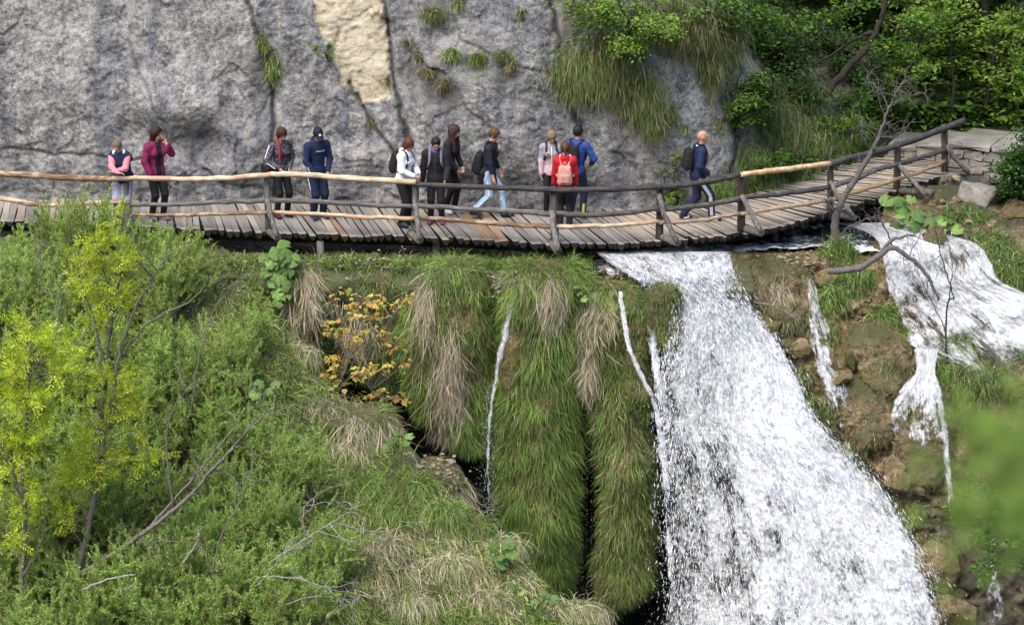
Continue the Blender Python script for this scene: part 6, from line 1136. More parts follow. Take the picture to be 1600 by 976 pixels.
def person(label, px_, py_, facing, H=1.70, lean=5, side=0, head=(20, 0), hands=None, poles=((-.6, -.5, -.3), (.6, -.5, -.3)), feet=((-.10, .02, 0), (.10, -.02, 0)), fem=False, fat=1., top=(.05, .05, .06), topk={}, infl=.022, hem=.84, trousers=(.02, .02, .022), trk={}, tinf=.018,
           shoes=(.03, .03, .03), sole=None, hair=(.05, .03, .02), style='short', skin=None, hood=None, extra=None, open_front=None, vest=None, folds=.006, bare_neck=False, cuff=.02, hand_dir=(None, None), grip=.5, seed=0, zoff=0.):
    foot = atz(px_, py_, ZD+.012); foot[2] = float(deck_z(foot[0]))+.012+zoff; f = unit(np.array([facing[0], facing[1], 0])); yaw = math.atan2(f[1], f[0])-math.pi/2
    o = thing('person', label, 'person', foot, yaw); k = H/1.72; sk = skin or SKIN; sw = (.165 if fem else .19)*k; le = R(lean); sdd = R(side)
    P0 = np.array([0, 0, .93*k]); sp = unit(np.array([math.sin(sdd), math.sin(le), math.cos(le)])); Ms = rot_from(np.cross(sp, [1, 0, 0])*-1 if False else unit(np.cross([0, 0, 0]+sp, np.array([1, 0, 0]))), sp)
    rx = np.array([1., 0, 0]); rx = unit(rx-sp*(rx@sp)); fw = np.cross(sp, rx); fw = -fw if fw[1] < 0 else fw; Ms = np.stack([rx, fw, sp], 1)
    up_ = lambda t: P0+sp*t*k
    fz = (np.array(feet[0])+np.array(feet[1]))/2*k; P0 = P0+np.array([fz[0], fz[1]-math.sin(le)*.12*k, 0]); mz = max(np.linalg.norm(np.array(feet[0])[:2]-np.array(feet[1])[:2])-.25, 0); P0[2] -= mz*.10*k
    hips = [P0+np.array([s*.088*k, 0, -.03*k]) for s in (-1, 1)]; ank = [np.array(feet[j])*k+np.array([0, 0, .085*k]) for j in (0, 1)]; knee = []
    for j in (0, 1): kn, an = ik(hips[j], ank[j], .43*k, .425*k, (0, 1, .1)); knee.append(kn); ank[j] = an
    sh = [P0+sp*.485*k+rx*s*sw for s in (-1, 1)]; nb = P0+sp*.53*k; hp, hy = R(head[0]), R(head[1]); hd = rot_head = None
    cz, szn = math.cos(hy), math.sin(hy); hf = np.array([-szn*1., cz, 0]); hf = hf*math.cos(hp)+np.array([0, 0, -math.sin(hp)]); hr = unit(np.cross(hf, [0, 0, 1])); hu = np.cross(hr, hf); Mh = np.stack([hr, hf, hu], 1)
    hc = nb+sp*.065*k+unit(sp*.45+hu*.55)*.125*k+hf*.028*k; hk = k*(.97 if fem else 1.0)*1.03; HP = lambda x, y, z: hc+Mh@(np.array([x, y, z])*hk)
    hands = hands or ((-.24, .10, .80), (.24, .10, .80)); el, wr = [], []
    for j in (0, 1): e, w_ = ik(sh[j], np.array(hands[j])*k, .29*k, .26*k, poles[j]); el.append(e); wr.append(w_)
    lo = np.array([-.62, -.62, -.03])*k+[min(P0[0], 0), min(P0[1], 0), 0]; hi = np.array([.62, .72, 1.82])*k
    allp = np.array(hips+knee+ank+sh+el+wr+[hc]); lo = allp.min(0)-.24; hi = allp.max(0)+.26; lo[2] = -.03
    def torso(F, t, wf=1.):
        F.ell(P0+sp*.37*k, np.array([.150*(.92 if fem else 1.04)*fat, .108*fat, .215])*k+t, Ms, .05); F.ell(P0+sp*.17*k, np.array([.128*fat, .098*fat, .18])*k+t, Ms, .05); F.ell(P0-[0, 0, .01], np.array([.150*fat*(1.05 if fem else 1), .112*fat, .135])*k+t, Ms, .05)
        F.cone(sh[0]*.9+nb*.1-sp*.02*k, sh[1]*.9+nb*.1-sp*.02*k, .062*k+t, .062*k+t, .05)
        if fem:
            for s in (-1, 1): F.ell(P0+sp*.36*k+rx*s*.065*k+fw*.085*k, np.array([.062, .055, .06])*k+t, Ms, .04)
    def arm(F, j, t, end=1.0):
        F.cone(sh[j], el[j], .052*k*fat+t, .043*k*fat+t, .035); F.cone(el[j], el[j]+(wr[j]-el[j])*end, .042*k*fat+t, .031*k+t, .02)
    def leg(F, j, t, t2=None, end=1.0):
        t2 = t if t2 is None else t2; F.cone(hips[j], knee[j], .083*k*fat+t, .056*k*fat+t, .035); F.cone(knee[j], knee[j]+(ank[j]-knee[j])*end, .054*k*fat+t, .038*k+t2, .03)
    # ---- body
    F = Field(lo, hi, .0115); torso(F, 0)
    for j in (0, 1):
        arm(F, j, 0); leg(F, j, 0); F.cone(ank[j], ank[j]+np.array([0, .11*k, -.045*k]), .04*k, .032*k, .03)
        fd = unit(wr[j]-el[j]) if hand_dir[j] is None else unit(hand_dir[j]); inn = unit(np.cross(fd, np.array([0, 0, 1.])+.01)); pal_n = unit(np.array([-(1, -1)[j]*-.6, .3, -.3])); pal_n = unit(pal_n-fd*(pal_n@fd)); wd = np.cross(fd, pal_n); pc = wr[j]+fd*.05*k; Mq = np.stack([wd, fd, pal_n], 1)
        F.ell(pc, np.array([.038, .050, .017])*k, Mq, .015)
        for q, (ox, fl) in enumerate(((-.028, .066), (-.0095, .076), (.0095, .072), (.027, .058))):
            a = pc+wd*ox*k+fd*.038*k; b_ = a+unit(fd+pal_n*grip*.7)*fl*.5*k; c_ = b_+unit(fd+pal_n*grip*2.)*fl*.5*k; F.cone(a, b_, .0098*k, .009*k, .004); F.cone(b_, c_, .009*k, .0078*k, .004)
        tb = pc-wd*.030*k-fd*.018*k; tm = tb+unit(fd*.7-wd*.8+pal_n*.4)*.036*k; F.cone(tb, tm, .0125*k, .0105*k, .006); F.cone(tm, tm+unit(fd+pal_n*.5)*.028*k, .0105*k, .008*k, .004)
    F.cone(nb-sp*.03*k, hc-hu*.04*k, .054*k*(.92 if fem else 1.05), .05*k, .02)
    F.ell(HP(0, -.012, .018), np.array([.076, .096, .100])*hk, Mh, .01); F.ell(HP(0, .018, -.045), np.array([.060, .072, .075])*hk, Mh, .03); F.ell(HP(0, .055, -.088), np.array([.03, .028, .024])*hk, Mh, .02)
    F.cone(HP(0, .086, .012), HP(0, .108, -.028), .009*hk, .014*hk, .012); F.cone(HP(-.035, .077, .028), HP(.035, .077, .028), .012*hk, .012*hk, .015)
    for s in (-1, 1): F.ell(HP(s*.078, -.008, -.005), np.array([.011, .020, .032])*hk, Mh, .006)
    part('body', *F.mesh(), sk, o, world=False)
    for s in (-1, 1):
        th, ph = np.meshgrid(np.linspace(0, 6.283, 8, endpoint=False), np.linspace(.1, 3.04, 6)); S = np.stack([np.sin(ph)*np.cos(th), np.sin(ph)*np.sin(th), np.cos(ph)], -1).reshape(-1, 3); i = np.arange(5)[:, None]*8; j_ = np.arange(8)[None]; kk = (j_+1) % 8; FQ = np.stack([i+j_, i+8+j_, i+8+kk, i+kk], -1).reshape(-1, 4)
        e = part('eye', HP(s*.031, .082, .004)+S*.0095*hk, FQ, EYEW, o, world=False); part('iris', HP(s*.031, .0895, .002)+S*.0060*hk, FQ, EYED, o, world=False); part('eyebrow', *tube(np.array([HP(s*.014, .093, .026), HP(s*.032, .092, .031), HP(s*.050, .080, .025)]), .005*hk, 5), (CM(hair) if hair else BLACK), o, world=False)
    part('mouth', *tube(np.array([HP(-.022, .083, -.058), HP(0, .092, -.056), HP(.022, .083, -.058)]), .006*hk, 5), LIP, o, world=False)
    # ---- trousers, shoes
    F = Field([lo[0], lo[1], .0], [hi[0], hi[1], 1.25*k], .013); F.ell(P0-[0, 0, .01], np.array([.150*fat*(1.05 if fem else 1), .112*fat, .135])*k+.012, Ms, .05); F.ell(P0+sp*.10*k, np.array([.130*fat, .10*fat, .08])*k+.008, Ms, .04)
    for j in (0, 1): leg(F, j, tinf, tinf+.006, .97)
    part('trousers', *F.mesh(folds, seed), CM(trousers, **trk), o, world=False)
    for j in (0, 1):
        ft = ank[j]; d = np.array([(-.12, .12)[j], 1, 0]); d = unit(d); hl = ft[2]-.085*k; sl_ = max(0, hl)
        F = Field(ft-[.2, .2, .12], ft+[.2, .32, .10], .011); a = ft+np.array([0, -.025, -.045*k]); b_ = ft+d*.145*k+np.array([0, 0, -.056*k-sl_*.6]); F.cone(a, b_, .048*k, .036*k, .02); F.cone(ft+[0, -.01, 0], a, .046*k, .046*k, .03); F.cone(ft+d*.05*k-[0, 0, .02*k], b_, .042*k, .034*k, .03)
        base = hl; F.cut(lambda P: (base+.003+np.clip((P[..., 1]-ft[1]), 0, .2)*(-sl_*.8))-P[..., 2]); s_ = part('shoe', *F.mesh(), CM(shoes, rough=.6), o, world=False)
        if sole is not None:
            F = Field(ft-[.2, .2, .12], ft+[.2, .32, .0], .009); F.cone(a, b_, .053*k, .041*k, .02); F.cut(lambda P: (base-.002)-P[..., 2]); F.cut(lambda P: P[..., 2]-(base+.026)); link('sole', mesh('sole', *F.mesh(), CM(sole)), s_)
    # ---- upper clothes
    def garment(name, c, t, hem_, sleeves=True, kw={}, open_=None, hoodc=None, neck=True, sl_end=.93, fold=folds):
        F = Field([lo[0], lo[1], .55*k], hi, .0125); torso(F, t)
        if sleeves:
            for j in (0, 1): arm(F, j, t*.85, sl_end)
        else:
            for j in (0, 1): F.cone(nb*.35+sh[j]*.65, sh[j]-sp*.07*k, .05*k+t, .05*k+t, .04)
        if neck: F.cone(nb-sp*.05*k, nb+sp*.055*k+fw*.005, .062*k+t*.5, .060*k+t*.3, .02)
        F.cone(P0+sp*.0*k, P0-[0, 0, .10*k], .11*k+t, .115*k+t, .05)
        if hoodc: F.ell(nb-fw*.075*k+sp*.015*k, np.array([.10, .062, .075])*k, Ms, .03); F.cone(nb-rx*.075*k+sp*.02*k, nb+rx*.075*k+sp*.02*k, .045*k, .045*k, .03)
        ntop = nb+sp*.055*k; F.cut(lambda P: (hem_*k+.0)-P[..., 2]); F.cut(lambda P: np.where(np.linalg.norm(P-ntop, axis=-1) < .16*k, (P-ntop)@sp-.012, -.2)) if neck else None
        if open_: F.cut(lambda P: np.where(((P-P0)@fw > .02), open_*k-np.abs((P-P0)@rx-.0), -.5))
        return part(name, *F.mesh(fold, seed+1), CM(c, **kw), o, world=False)
    if open_front: garment('shirt', open_front, infl*.45, hem-.0, False, neck=False); jk = garment('jacket', top, infl, hem, True, topk, .055, hood, False)
    else: jk = garment('shirt' if vest is not None else 'jacket', top, infl, hem, True, topk, None, hood if vest is None else None, not bare_neck)
    if vest is not None: garment('vest', vest, infl+.020, hem, False, {}, None, None, True)
    # ---- hair
    if hair:
        F = Field(hc-[.3, .3, .55], hc+[.3, .3, .22], .011); g = .016 if style == 'short' else .024
        F.ell(HP(0, -.020, .026), np.array([.076, .092, .096])*hk+g, Mh, .01)
        if style == 'bob': F.ell(HP(0, -.030, -.04), np.array([.088, .085, .10])*hk, Mh, .04)
        if style in ('long', 'loose'):
            for s in (-1, 0, 1): F.cone(HP(s*.05, -.055, 0), hc-np.array([0, 0, .25*k])-fw*.06*k+rx*s*.08*k, .06*hk, .05*k, .05); F.cone(hc-np.array([0, 0, .25*k])-fw*.06*k+rx*s*.08*k, hc-np.array([0, 0, .40*k])-fw*.05*k+rx*s*.085*k, .05*k, .025*k, .05)
            if style == 'loose':
                for s in (-1, 1): F.cone(HP(s*.075, .02, 0), hc+fw*.03*k-np.array([0, 0, .36*k])+rx*s*.10*k, .032*hk, .04*k, .04)
        if style == 'tail': F.cone(HP(0, -.10, .05), HP(0, -.145, .0), .03*hk, .035*hk, .02); F.cone(HP(0, -.145, .0), HP(0, -.12, -.20), .036*hk, .016*hk, .02)
        if style == 'braids':
            for s in (-1, 1): F.cone(HP(s*.06, -.05, -.05), HP(s*.085, .0, -.20), .024*hk, .02*hk, .02)
        fc = HP(0, .095, -.055); fr = np.array([.070, .085, .105 if style != 'short' else .115])*hk
        F.cut(lambda P: (1-np.linalg.norm(((P-fc)@Mh)/fr, axis=-1))*.06)
        if style == 'short': F.cut(lambda P: -((P-HP(0, -.02, -.055))@Mh[:, 2])-.25*((P-hc)@Mh[:, 1])*-.4)
        part('hair', *F.mesh(.009, seed+5, (42, 42, 13.)), CM(tuple(x*.62 for x in hair), rough=.6), o, world=False)
    J = dict(o=o, k=k, sh=sh, el=el, wr=wr, hips=hips, knee=knee, ank=ank, P0=P0, sp=sp, rx=rx, fw=fw, nb=nb, HP=HP, hc=hc, Mh=Mh, hk=hk, infl=infl, tinf=tinf, fat=fat, foot=foot, yaw=yaw, lo=lo, hi=hi, jacket=jk)
    if extra: extra(J)
    PEOPLE.append(o); return J
def to_world(J, V): c, s = math.cos(J['yaw']), math.sin(J['yaw']); return np.asarray(V)@np.array([[c, -s, 0], [s, c, 0], [0, 0, 1]]).T+J['foot']
def stripes(J, a, b, ra, rb, out, m=WHITE, n=3, w=.011, gap=.018, lift=.012, t0=.05, t1=.95, par=None):
    a, b = np.array(a), np.array(b); ax = unit(b-a); out = unit(np.array(out)-ax*(np.array(out)@ax)); s = np.cross(ax, out); B = Bag()
    for q in range(n):
        off = (q-(n-1)/2)*gap; t = np.linspace(t0, t1, 8)[:, None]; r = ra+(rb-ra)*t; ang = off/r; B.add(*ribbon(a+(b-a)*t+(out*np.cos(ang)+s*np.sin(ang))*r, (out*np.cos(ang)+s*np.sin(ang)), w, lift))
    V, F, C = B.arr(); part('stripes', V, F, m, J['o'], world=False)
def backpack(J, label, c, size=(.15, .085, .21), drop=.30, strapc=None, pocket=None, straps=True, sag=0., out=.0, name='backpack'):
    k = J['k']; ctr = J['P0']+J['sp']*drop*k-J['fw']*(.115*k*J['fat']+J['infl']+size[1]*.62+out)-np.array([0, 0, sag]); Ms = np.stack([J['rx'], J['fw'], J['sp']], 1); wc = to_world(J, ctr-J['sp']*size[2])
    o = thing(name, label, 'backpack', wc, J['yaw']); L0 = ctr-J['sp']*size[2]; F = Field(ctr-.36, ctr+.36, .013)
    def rbox(P, c0, r, e=.05): q = np.abs((P-c0)@Ms)-(np.array(r)-e); return np.linalg.norm(np.maximum(q, 0), axis=-1)+np.minimum(q.max(-1), 0)-e
    sl, P = F.box(F.lo-1, F.lo+F.n*F.h+1); zz_ = ((P-ctr)@Ms)[..., 2]; tap = 1+.22*np.clip(zz_/size[2], -1, 1); q = P.copy(); d = rbox(P, ctr, size, min(size)*.85); d = d+.03*np.clip(zz_/size[2], 0, 1); F.put(sl, d, .01)
    V, Q = F.mesh(.005, 3); link('pack', mesh('pack', V-L0, Q, CM(c, rough=.75)), o)
    F = Field(ctr-.36, ctr+.36, .013); sl, P = F.box(F.lo-1, F.lo+F.n*F.h+1); F.put(sl, rbox(P, ctr-J['sp']*size[2]*.38-J['fw']*size[1]*.75, (size[0]*.72, size[1]*.5, size[2]*.42), size[1]*.4), .01); V, Q = F.mesh(.003, 4); link('pocket', mesh('pocket', V-L0, Q, CM(pocket or c, rough=.75)), o)
    link('handle', mesh('handle', *[x if i else x-L0 for i, x in enumerate(tube(smooth_path([ctr+J['sp']*size[2]*.9-J['rx']*.03, ctr+J['sp']*(size[2]+.04), ctr+J['sp']*size[2]*.9+J['rx']*.03], 7), .007, 5))], CM(strapc or c)), o)
    if straps:
        for s in (-1, 1):
            rr = .062*k+J['infl']; S = J['nb']*.42+J['sh'][0 if s < 0 else 1]*.58; ch = .108*k*J['fat']+J['infl']+.004; pts = [ctr+J['sp']*size[2]*.75+J['rx']*s*.06+J['fw']*size[1]*.8, S-J['fw']*rr*.75+J['sp']*rr*.5, S+J['sp']*(rr*.92), S+J['fw']*rr*.95+J['sp']*rr*.1, J['P0']+J['sp']*.36*k+J['rx']*s*.115*k+J['fw']*ch*.93, J['P0']+J['sp']*.24*k+J['rx']*s*.145*k+J['fw']*ch*.55, J['P0']+J['sp']*.16*k+J['rx']*s*.16*k-J['fw']*.05]
            P_ = smooth_path(pts, 22); nr = P_-(J['P0']+J['sp']*.33*k); nr = nr-J['rx']*((nr@J['rx'])*.55)[:, None]; nr[:8] += J['sp']*.2; V, Q = ribbon(P_, nr, .042, .004, .012); link('strap', mesh('strap', V-L0, Q, CM(strapc or c)), o)
    return o
NAVY = (.014, .020, .060); BLK = (.010, .010, .012); DKT = (.012, .012, .016)
# --- 1: leaning on the rail
def x1(J):
    HP, hk = J['HP'], J['hk']; nb, k = J['nb'], J['k']
    for s in (-1, 1): part('collar', *tube(smooth_path([nb-J['fw']*.05*k+J['rx']*s*.06*k+J['sp']*.05*k, nb+J['rx']*s*.10*k+J['sp']*.045*k+J['fw']*.03, nb+J['rx']*s*.085*k-J['sp']*.05*k+J['fw']*.10*k], 8), [.03, .032, .034, .034, .03, .026, .02, .012], 7), CM((.72, .74, .78)), J['o'], world=False)
    part('zip', *tube(smooth_path([nb+J['fw']*.125*k-J['sp']*.05*k, J['P0']+J['sp']*.3*k+J['fw']*.18*k], 6), .004, 4), WHITE, J['o'], world=False)
J = person('woman in navy vest with pink sleeves leaning with folded arms on the rail', 194, 346, (-.12, -1), 1.64, 20, 0, (30, -8), ((.05, .46, 1.13), (-.06, .50, 1.12)), ((-1, .1, -.9), (1, .1, -.9)), ((-.11, -.02, 0), (.11, .0, 0)), True, 1.2, (.62, .20, .26), {}, .012, .80, (.33, .32, .43), {}, .026, (.52, .52, .56), (.75, .75, .75), (.23, .17, .10), 'short', SKIN, None, x1, None, (.016, .022, .055), seed=1, hand_dir=((.95, .2, 0), (-.95, .2, 0)))
# --- 2: maroon jacket
def x2(J):
    HP = J['HP']; B = Bag()
    for s in (-1, 1): B.add(*tube(np.array([HP(s*.012, .070, .098), HP(s*.03, .076, .102), HP(s*.055, .062, .096), HP(s*.06, .055, .082), HP(s*.03, .082, .080), HP(s*.012, .070, .098)]), .010, 5)); B.add(*tube(np.array([HP(s*.06, .055, .09), HP(s*.095, -.02, .05)]), .004, 4))
    V, F, C = B.arr(); part('sunglasses', V, F, BLACK, J['o'], world=False)
J = person('woman in open maroon jacket with one hand raised to her mouth', 247, 342, (.62, -.78), 1.76, 4, 0, (6, 22), ((-.05, .335, 1.49), (.20, .12, .90)), ((-.5, .35, -1), (.8, -.7, -.1)), ((-.10, .03, 0), (.10, -.05, 0)), True, 1.02, (.17, .014, .062), {}, .030, .80, DKT, {}, .014, (.16, .18, .22), (.62, .63, .65), (.040, .016, .013), 'long', SKINT, True, x2, (.014, .014, .022), seed=2, hand_dir=((.2, -.35, .8), None))
backpack(J, 'dark maroon and black backpack worn by the woman in the maroon jacket', (.03, .012, .025), (.14, .08, .2), .28, straps=False)
# --- 3: floral jacket
def x3(J):
    stripes(J, J['sh'][1], J['el'][1], .052*J['k']+.022, .043*J['k']+.02, (.9, -.2, .25), lift=.003); stripes(J, J['el'][1], J['wr'][1], .042*J['k']+.02, .031*J['k']+.02, (.9, -.35, .1), lift=.003, t1=.85)
    P0, sp, rx, fw, k = (J[q] for q in ('P0', 'sp', 'rx', 'fw', 'k')); S = J['nb']*.4+J['sh'][1]*.6
    part('scarf', *ribbon(smooth_path([S-fw*.08, S+sp*.092*k, S+fw*.105*k, P0+sp*.33*k+rx*.10*k+fw*.15*k, P0+sp*.20*k+rx*.10*k+fw*.145*k], 14), np.array([.2, 1, .35]), .062, .008, .012), CM((.22, .035, .035)), J['o'], world=False)
J = person('woman in speckled dark floral jacket with white striped sleeves', 441, 338, (.55, -.83), 1.72, 3, 0, (30, -6), ((-.10, .16, .98), (.15, .17, 1.0)), ((-1, -.8, -.2), (1, -.8, -.2)), ((-.11, .0, 0), (.12, .0, 0)), True, 1.0, (.030, .028, .040), dict(pattern='speckle', c2=(.17, .15, .19), scale=34), .022, .92, BLK, {}, .012, (.055, .010, .018), (.03, .01, .012), (.075, .028, .016), 'bob', SKIN, None, x3, seed=3)
def handbag(J, label, at_local, size):
    c = J['P0']+np.array(at_local); w_ = to_world(J, c-[0, 0, size[2]]); o = thing('handbag', label, 'handbag', w_, J['yaw']); L0 = c-[0, 0, size[2]]; F = Field(c-.25, c+.25, .013); sl, P = F.box(F.lo-1, F.lo+F.n*F.h+1); q = np.abs(P-c)-(np.array(size)-.03); F.put(sl, np.linalg.norm(np.maximum(q, 0), axis=-1)+np.minimum(q.max(-1), 0)-.03, .01); V, Q = F.mesh(.004, 2); link('pouch', mesh('pouch', V-L0, Q, CM(BLK, rough=.5)), o)
    V, Q = tube(smooth_path([c+[0, -size[1]*.8, size[2]*.8], c+[0, -.06, size[2]+.14], c+[0, .06, size[2]+.14], c+[0, size[1]*.8, size[2]*.8]], 12), .007, 5); link('strap', mesh('strap', V-L0, Q, CM(BLK)), o)
handbag(J, 'black shoulder bag hanging at the hip of the woman in the floral jacket', (.27, -.06, -.02), (.06, .15, .11))
# --- 4: navy tracksuit, cap
def cap(J):
    HP, Mh, hk, hc = J['HP'], J['Mh'], J['hk'], J['hc']; F = Field(hc-.3, hc+.3, .011); F.ell(HP(0, -.018, .034), np.array([.092, .108, .104])*hk, Mh, .01); c0 = HP(0, 0, .036); F.cut(lambda P: -((P-c0)@Mh[:, 2])-.10*((P-c0)@Mh[:, 1])); br = Field(hc-.3, hc+.3, .009); br.ell(HP(0, .105, .036), np.array([.078, .085, .012])*hk, Mh, .01)
    m = CM((.008, .009, .014), rough=.7); cp = part('cap', *F.mesh(), m, J['o'], world=False); link('brim', mesh('brim', *br.mesh(), m), cp); th = np.linspace(0, 6.283, 14, endpoint=False); c = HP(0, .093, .083); n = unit(Mh@np.array([0, .8, .55])); u = Mh[:, 0]; v = np.cross(n, u); ring = c+n*.012+.024*(np.cos(th)[:, None]*u+np.sin(th)[:, None]*v); link('badge', mesh('badge', np.concatenate([ring+n*.004, ring-n*.01]), [np.arange(14)[None], np.stack([np.arange(14), 14+np.arange(14), 14+(np.arange(14)+1) % 14, (np.arange(14)+1) % 14], -1)], WHITE), cp)
def x4(J):
    cap(J); k = J['k']; stripes(J, J['el'][1]*.6+J['sh'][1]*.4, J['wr'][1], .045*k+.03, .035*k+.03, (.9, -.1, 0), n=1, w=.035, lift=.004, t1=.9); stripes(J, J['hips'][1]-[0, 0, .05], J['knee'][1], .083*k+.018, .056*k+.02, (1, -.1, 0), n=1, w=.032, lift=.004, t1=.72)
    part('print', *ribbon(np.array([J['P0']+J['sp']*.40*k+J['rx']*x*k+J['fw']*(.150-abs(x)*.25)*k for x in (-.085, -.03, .03, .085)]), J['fw'], .028, .006), CM((.45, .47, .52), pattern='speckle', c2=NAVY, scale=50), J['o'], world=False)
    nb = J['nb']; part('hood', *tube(smooth_path([nb+J['rx']*.075*k+J['fw']*.06*k, nb+J['rx']*.09*k+J['sp']*.06*k-J['fw']*.03*k, nb-J['fw']*.09*k+J['sp']*.09*k, nb-J['rx']*.09*k+J['sp']*.06*k-J['fw']*.03*k, nb-J['rx']*.075*k+J['fw']*.06*k], 16), .036, 8), CM((.011, .019, .058)), J['o'], world=False)
J = person('man in navy tracksuit with a black cap looking down', 497, 341, (.5, -.86), 1.76, 4, 0, (34, -10), ((-.13, .18, .93), (.15, .18, .93)), ((-1, -.6, -.2), (1, -.6, -.2)), ((-.09, .02, 0), (.09, -.02, 0)), False, .98, (.011, .019, .058), {}, .024, .80, (.010, .016, .046), {}, .022, (.016, .022, .05), (.6, .6, .62), (.02, .015, .012), 'short', SKINT, None, x4, seed=4)
# --- 5: white jacket
def x5(J):
    k = J['k']; c = (J['wr'][0]+J['wr'][1])/2+J['fw']*.06+np.array([0, 0, -.16]); w_ = to_world(J, c); o = thing('camera', 'small black camera hanging in front of the woman in white', 'camera', w_, J['yaw']); F = Field(np.array([-.15]*3), np.array([.15]*3), .010); F.ell((0, 0, 0), (.062, .035, .045), None, .01); F.ell((0, 0, .03), (.03, .03, .03), None, .02); link('camera_body', mesh('camera_body', *F.mesh(), BLACK), o); V, Q = tube(np.array([[0, .02, 0], [0, .07, -.005], [0, .09, -.006]]), [.036, .034, .036], 14); link('lens', mesh('lens', V, Q, BLACK), o); V, Q = tube(smooth_path([[-.05, 0, .03], [-.07, -.04, .14], [-.06, -.06, .24]], 8), .006, 5); link('strap', mesh('strap', V, Q, CM(BLK)), o)
J = person('woman in white hooded jacket with reddish brown bob, facing right', 632, 352, (.86, -.5), 1.68, 7, 0, (34, -12), ((-.06, .30, 1.06), (.08, .29, 1.03)), ((-1, -.7, -.5), (1, -.7, -.5)), ((-.10, .02, 0), (.10, -.02, 0)), True, 1.04, (.70, .71, .72), {}, .026, .86, BLK, {}, .018, (.018, .045, .050), (.03, .04, .05), (.13, .045, .022), 'bob', SKIN, True, x5, seed=5)
backpack(J, 'black backpack worn by the woman in the white jacket', (.012, .012, .014), (.145, .085, .22), .30)
# --- 7 (behind): long brown hair
J = person('woman with long wavy brown hair half hidden behind another walker', 702, 332, (.92, -.38), 1.70, 8, 0, (24, -8), ((-.14, .20, .92), (.14, .22, .92)), ((-1, -.7, -.4), (1, -.7, -.4)), ((-.10, .06, 0), (.10, -.06, 0)), True, .98, (.014, .013, .016), {}, .022, .84, BLK, {}, .014, (.62, .63, .66), (.7, .7, .72), (.058, .028, .020), 'loose', SKIN, None, None, seed=7)
# --- 6: black jacket, grey straps
def x6(J):
    k, nb = J['k'], J['nb']; part('scarf', *tube(smooth_path([nb-J['rx']*.06*k+J['fw']*.05*k, nb+J['fw']*.085*k+J['sp']*.01, nb+J['rx']*.07*k+J['fw']*.055*k+J['sp']*.05*k, nb+J['rx']*.06*k-J['fw']*.05*k+J['sp']*.06*k], 10), .03, 7), CM((.12, .075, .24)), J['o'], world=False); part('zip', *tube(smooth_path([nb+J['fw']*.12*k-J['sp']*.04*k, J['P0']+J['sp']*.36*k+J['fw']*.185*k, J['P0']+J['sp']*.17*k+J['fw']*.16*k, J['P0']-J['sp']*.04*k+J['fw']*.16*k], 10), .004, 4), CM((.08, .08, .09)), J['o'], world=False)
J = person('dark haired person in black jacket with grey straps, facing the viewer', 682, 348, (-.05, -1), 1.66, 6, 0, (34, 10), ((-.20, .24, .93), (.27, .02, .86)), ((-.6, -1, -.4), (1, -.4, -.2)), ((-.11, .02, 0), (.11, -.02, 0)), False, 1.04, (.018, .014, .018), {}, .030, .82, BLK, {}, .012, (.17, .035, .11), (.2, .06, .14), (.022, .014, .012), 'short', SKIN, None, x6, seed=6)
backpack(J, 'dark backpack with grey straps worn by the person in the black jacket', (.03, .03, .035), (.13, .08, .2), .3, (.16, .18, .22))
# --- 8: walking youth
def x8(J):
    k = J['k']
    stripes(J, J['hips'][1], J['knee'][1], .083*k+.016, .056*k+.016, (1, .1, 0), n=1, w=.026, lift=.005, t0=.3, t1=1.0); stripes(J, J['knee'][1], J['ank'][1], .056*k+.016, .04*k+.02, (1, .1, 0), n=1, w=.024, lift=.005, t1=.9)
    F = Field(J['P0']-.5, J['P0']+.5, .0135); P0 = J['P0']
    F.ell(P0+np.array([0, -.06, -.02])*k, np.array([.185, .135, .14])*k, None, .04); F.ell(P0+np.array([.0, -.12, -.16])*k, np.array([.15, .075, .2])*k, None, .05); F.cone(P0+np.array([.10, .13, -.02])*k, P0+np.array([.09, .15, -.24])*k, .04, .03, .03); part('tied_jacket', *F.mesh(.008, 3), CM((.011, .011, .015)), J['o'], world=False)
J = person('young man in black sweater and light blue jeans walking right', 766, 339, (.98, -.18), 1.74, 5, 0, (28, -4), ((-.23, .13, .86), (.24, .10, .84)), ((-.6, -1, -.2), (.6, -1, -.2)), ((-.08, .26, 0), (.08, -.30, .05)), False, .98, (.013, .015, .026), {}, .022, .90, (.24, .35, .50), dict(pattern='speckle', c2=(.42, .52, .64), scale=16), .016, (.014, .014, .016), (.02, .02, .02), (.13, .065, .030), 'short', SKIN, None, x8, seed=8)
backpack(J, 'large black rucksack slung low on the walking young man', (.010, .010, .013), (.16, .10, .23), .14, out=.0)
# --- 11: blue jacket, seen from behind
def x11(J):
    k = J['k']; stripes(J, J['knee'][1], J['ank'][1], .056*k+.016, .04*k+.02, (.6, -.8, 0), CM((.50, .52, .05)), n=1, w=.05, lift=.006, t0=.55, t1=1.0)
J = person('dark haired man in bright blue jacket seen from behind', 900, 340, (.45, .89), 1.74, 3, 0, (6, -14), ((-.16, .22, 1.05), (.20, .24, 1.02)), ((-1, -.5, -.4), (1, -.5, -.3)), ((-.12, .0, 0), (.12, .02, 0)), False, 1.04, (.024, .052, .20), {}, .024, .86, (.014, .018, .045), {}, .02, (.42, .43, .40), (.68, .68, .66), (.020, .015, .013), 'short', SKINT, None, x11, seed=11)
backpack(J, 'black backpack worn by the man in the blue jacket', (.010, .010, .014), (.13, .075, .19), .33)
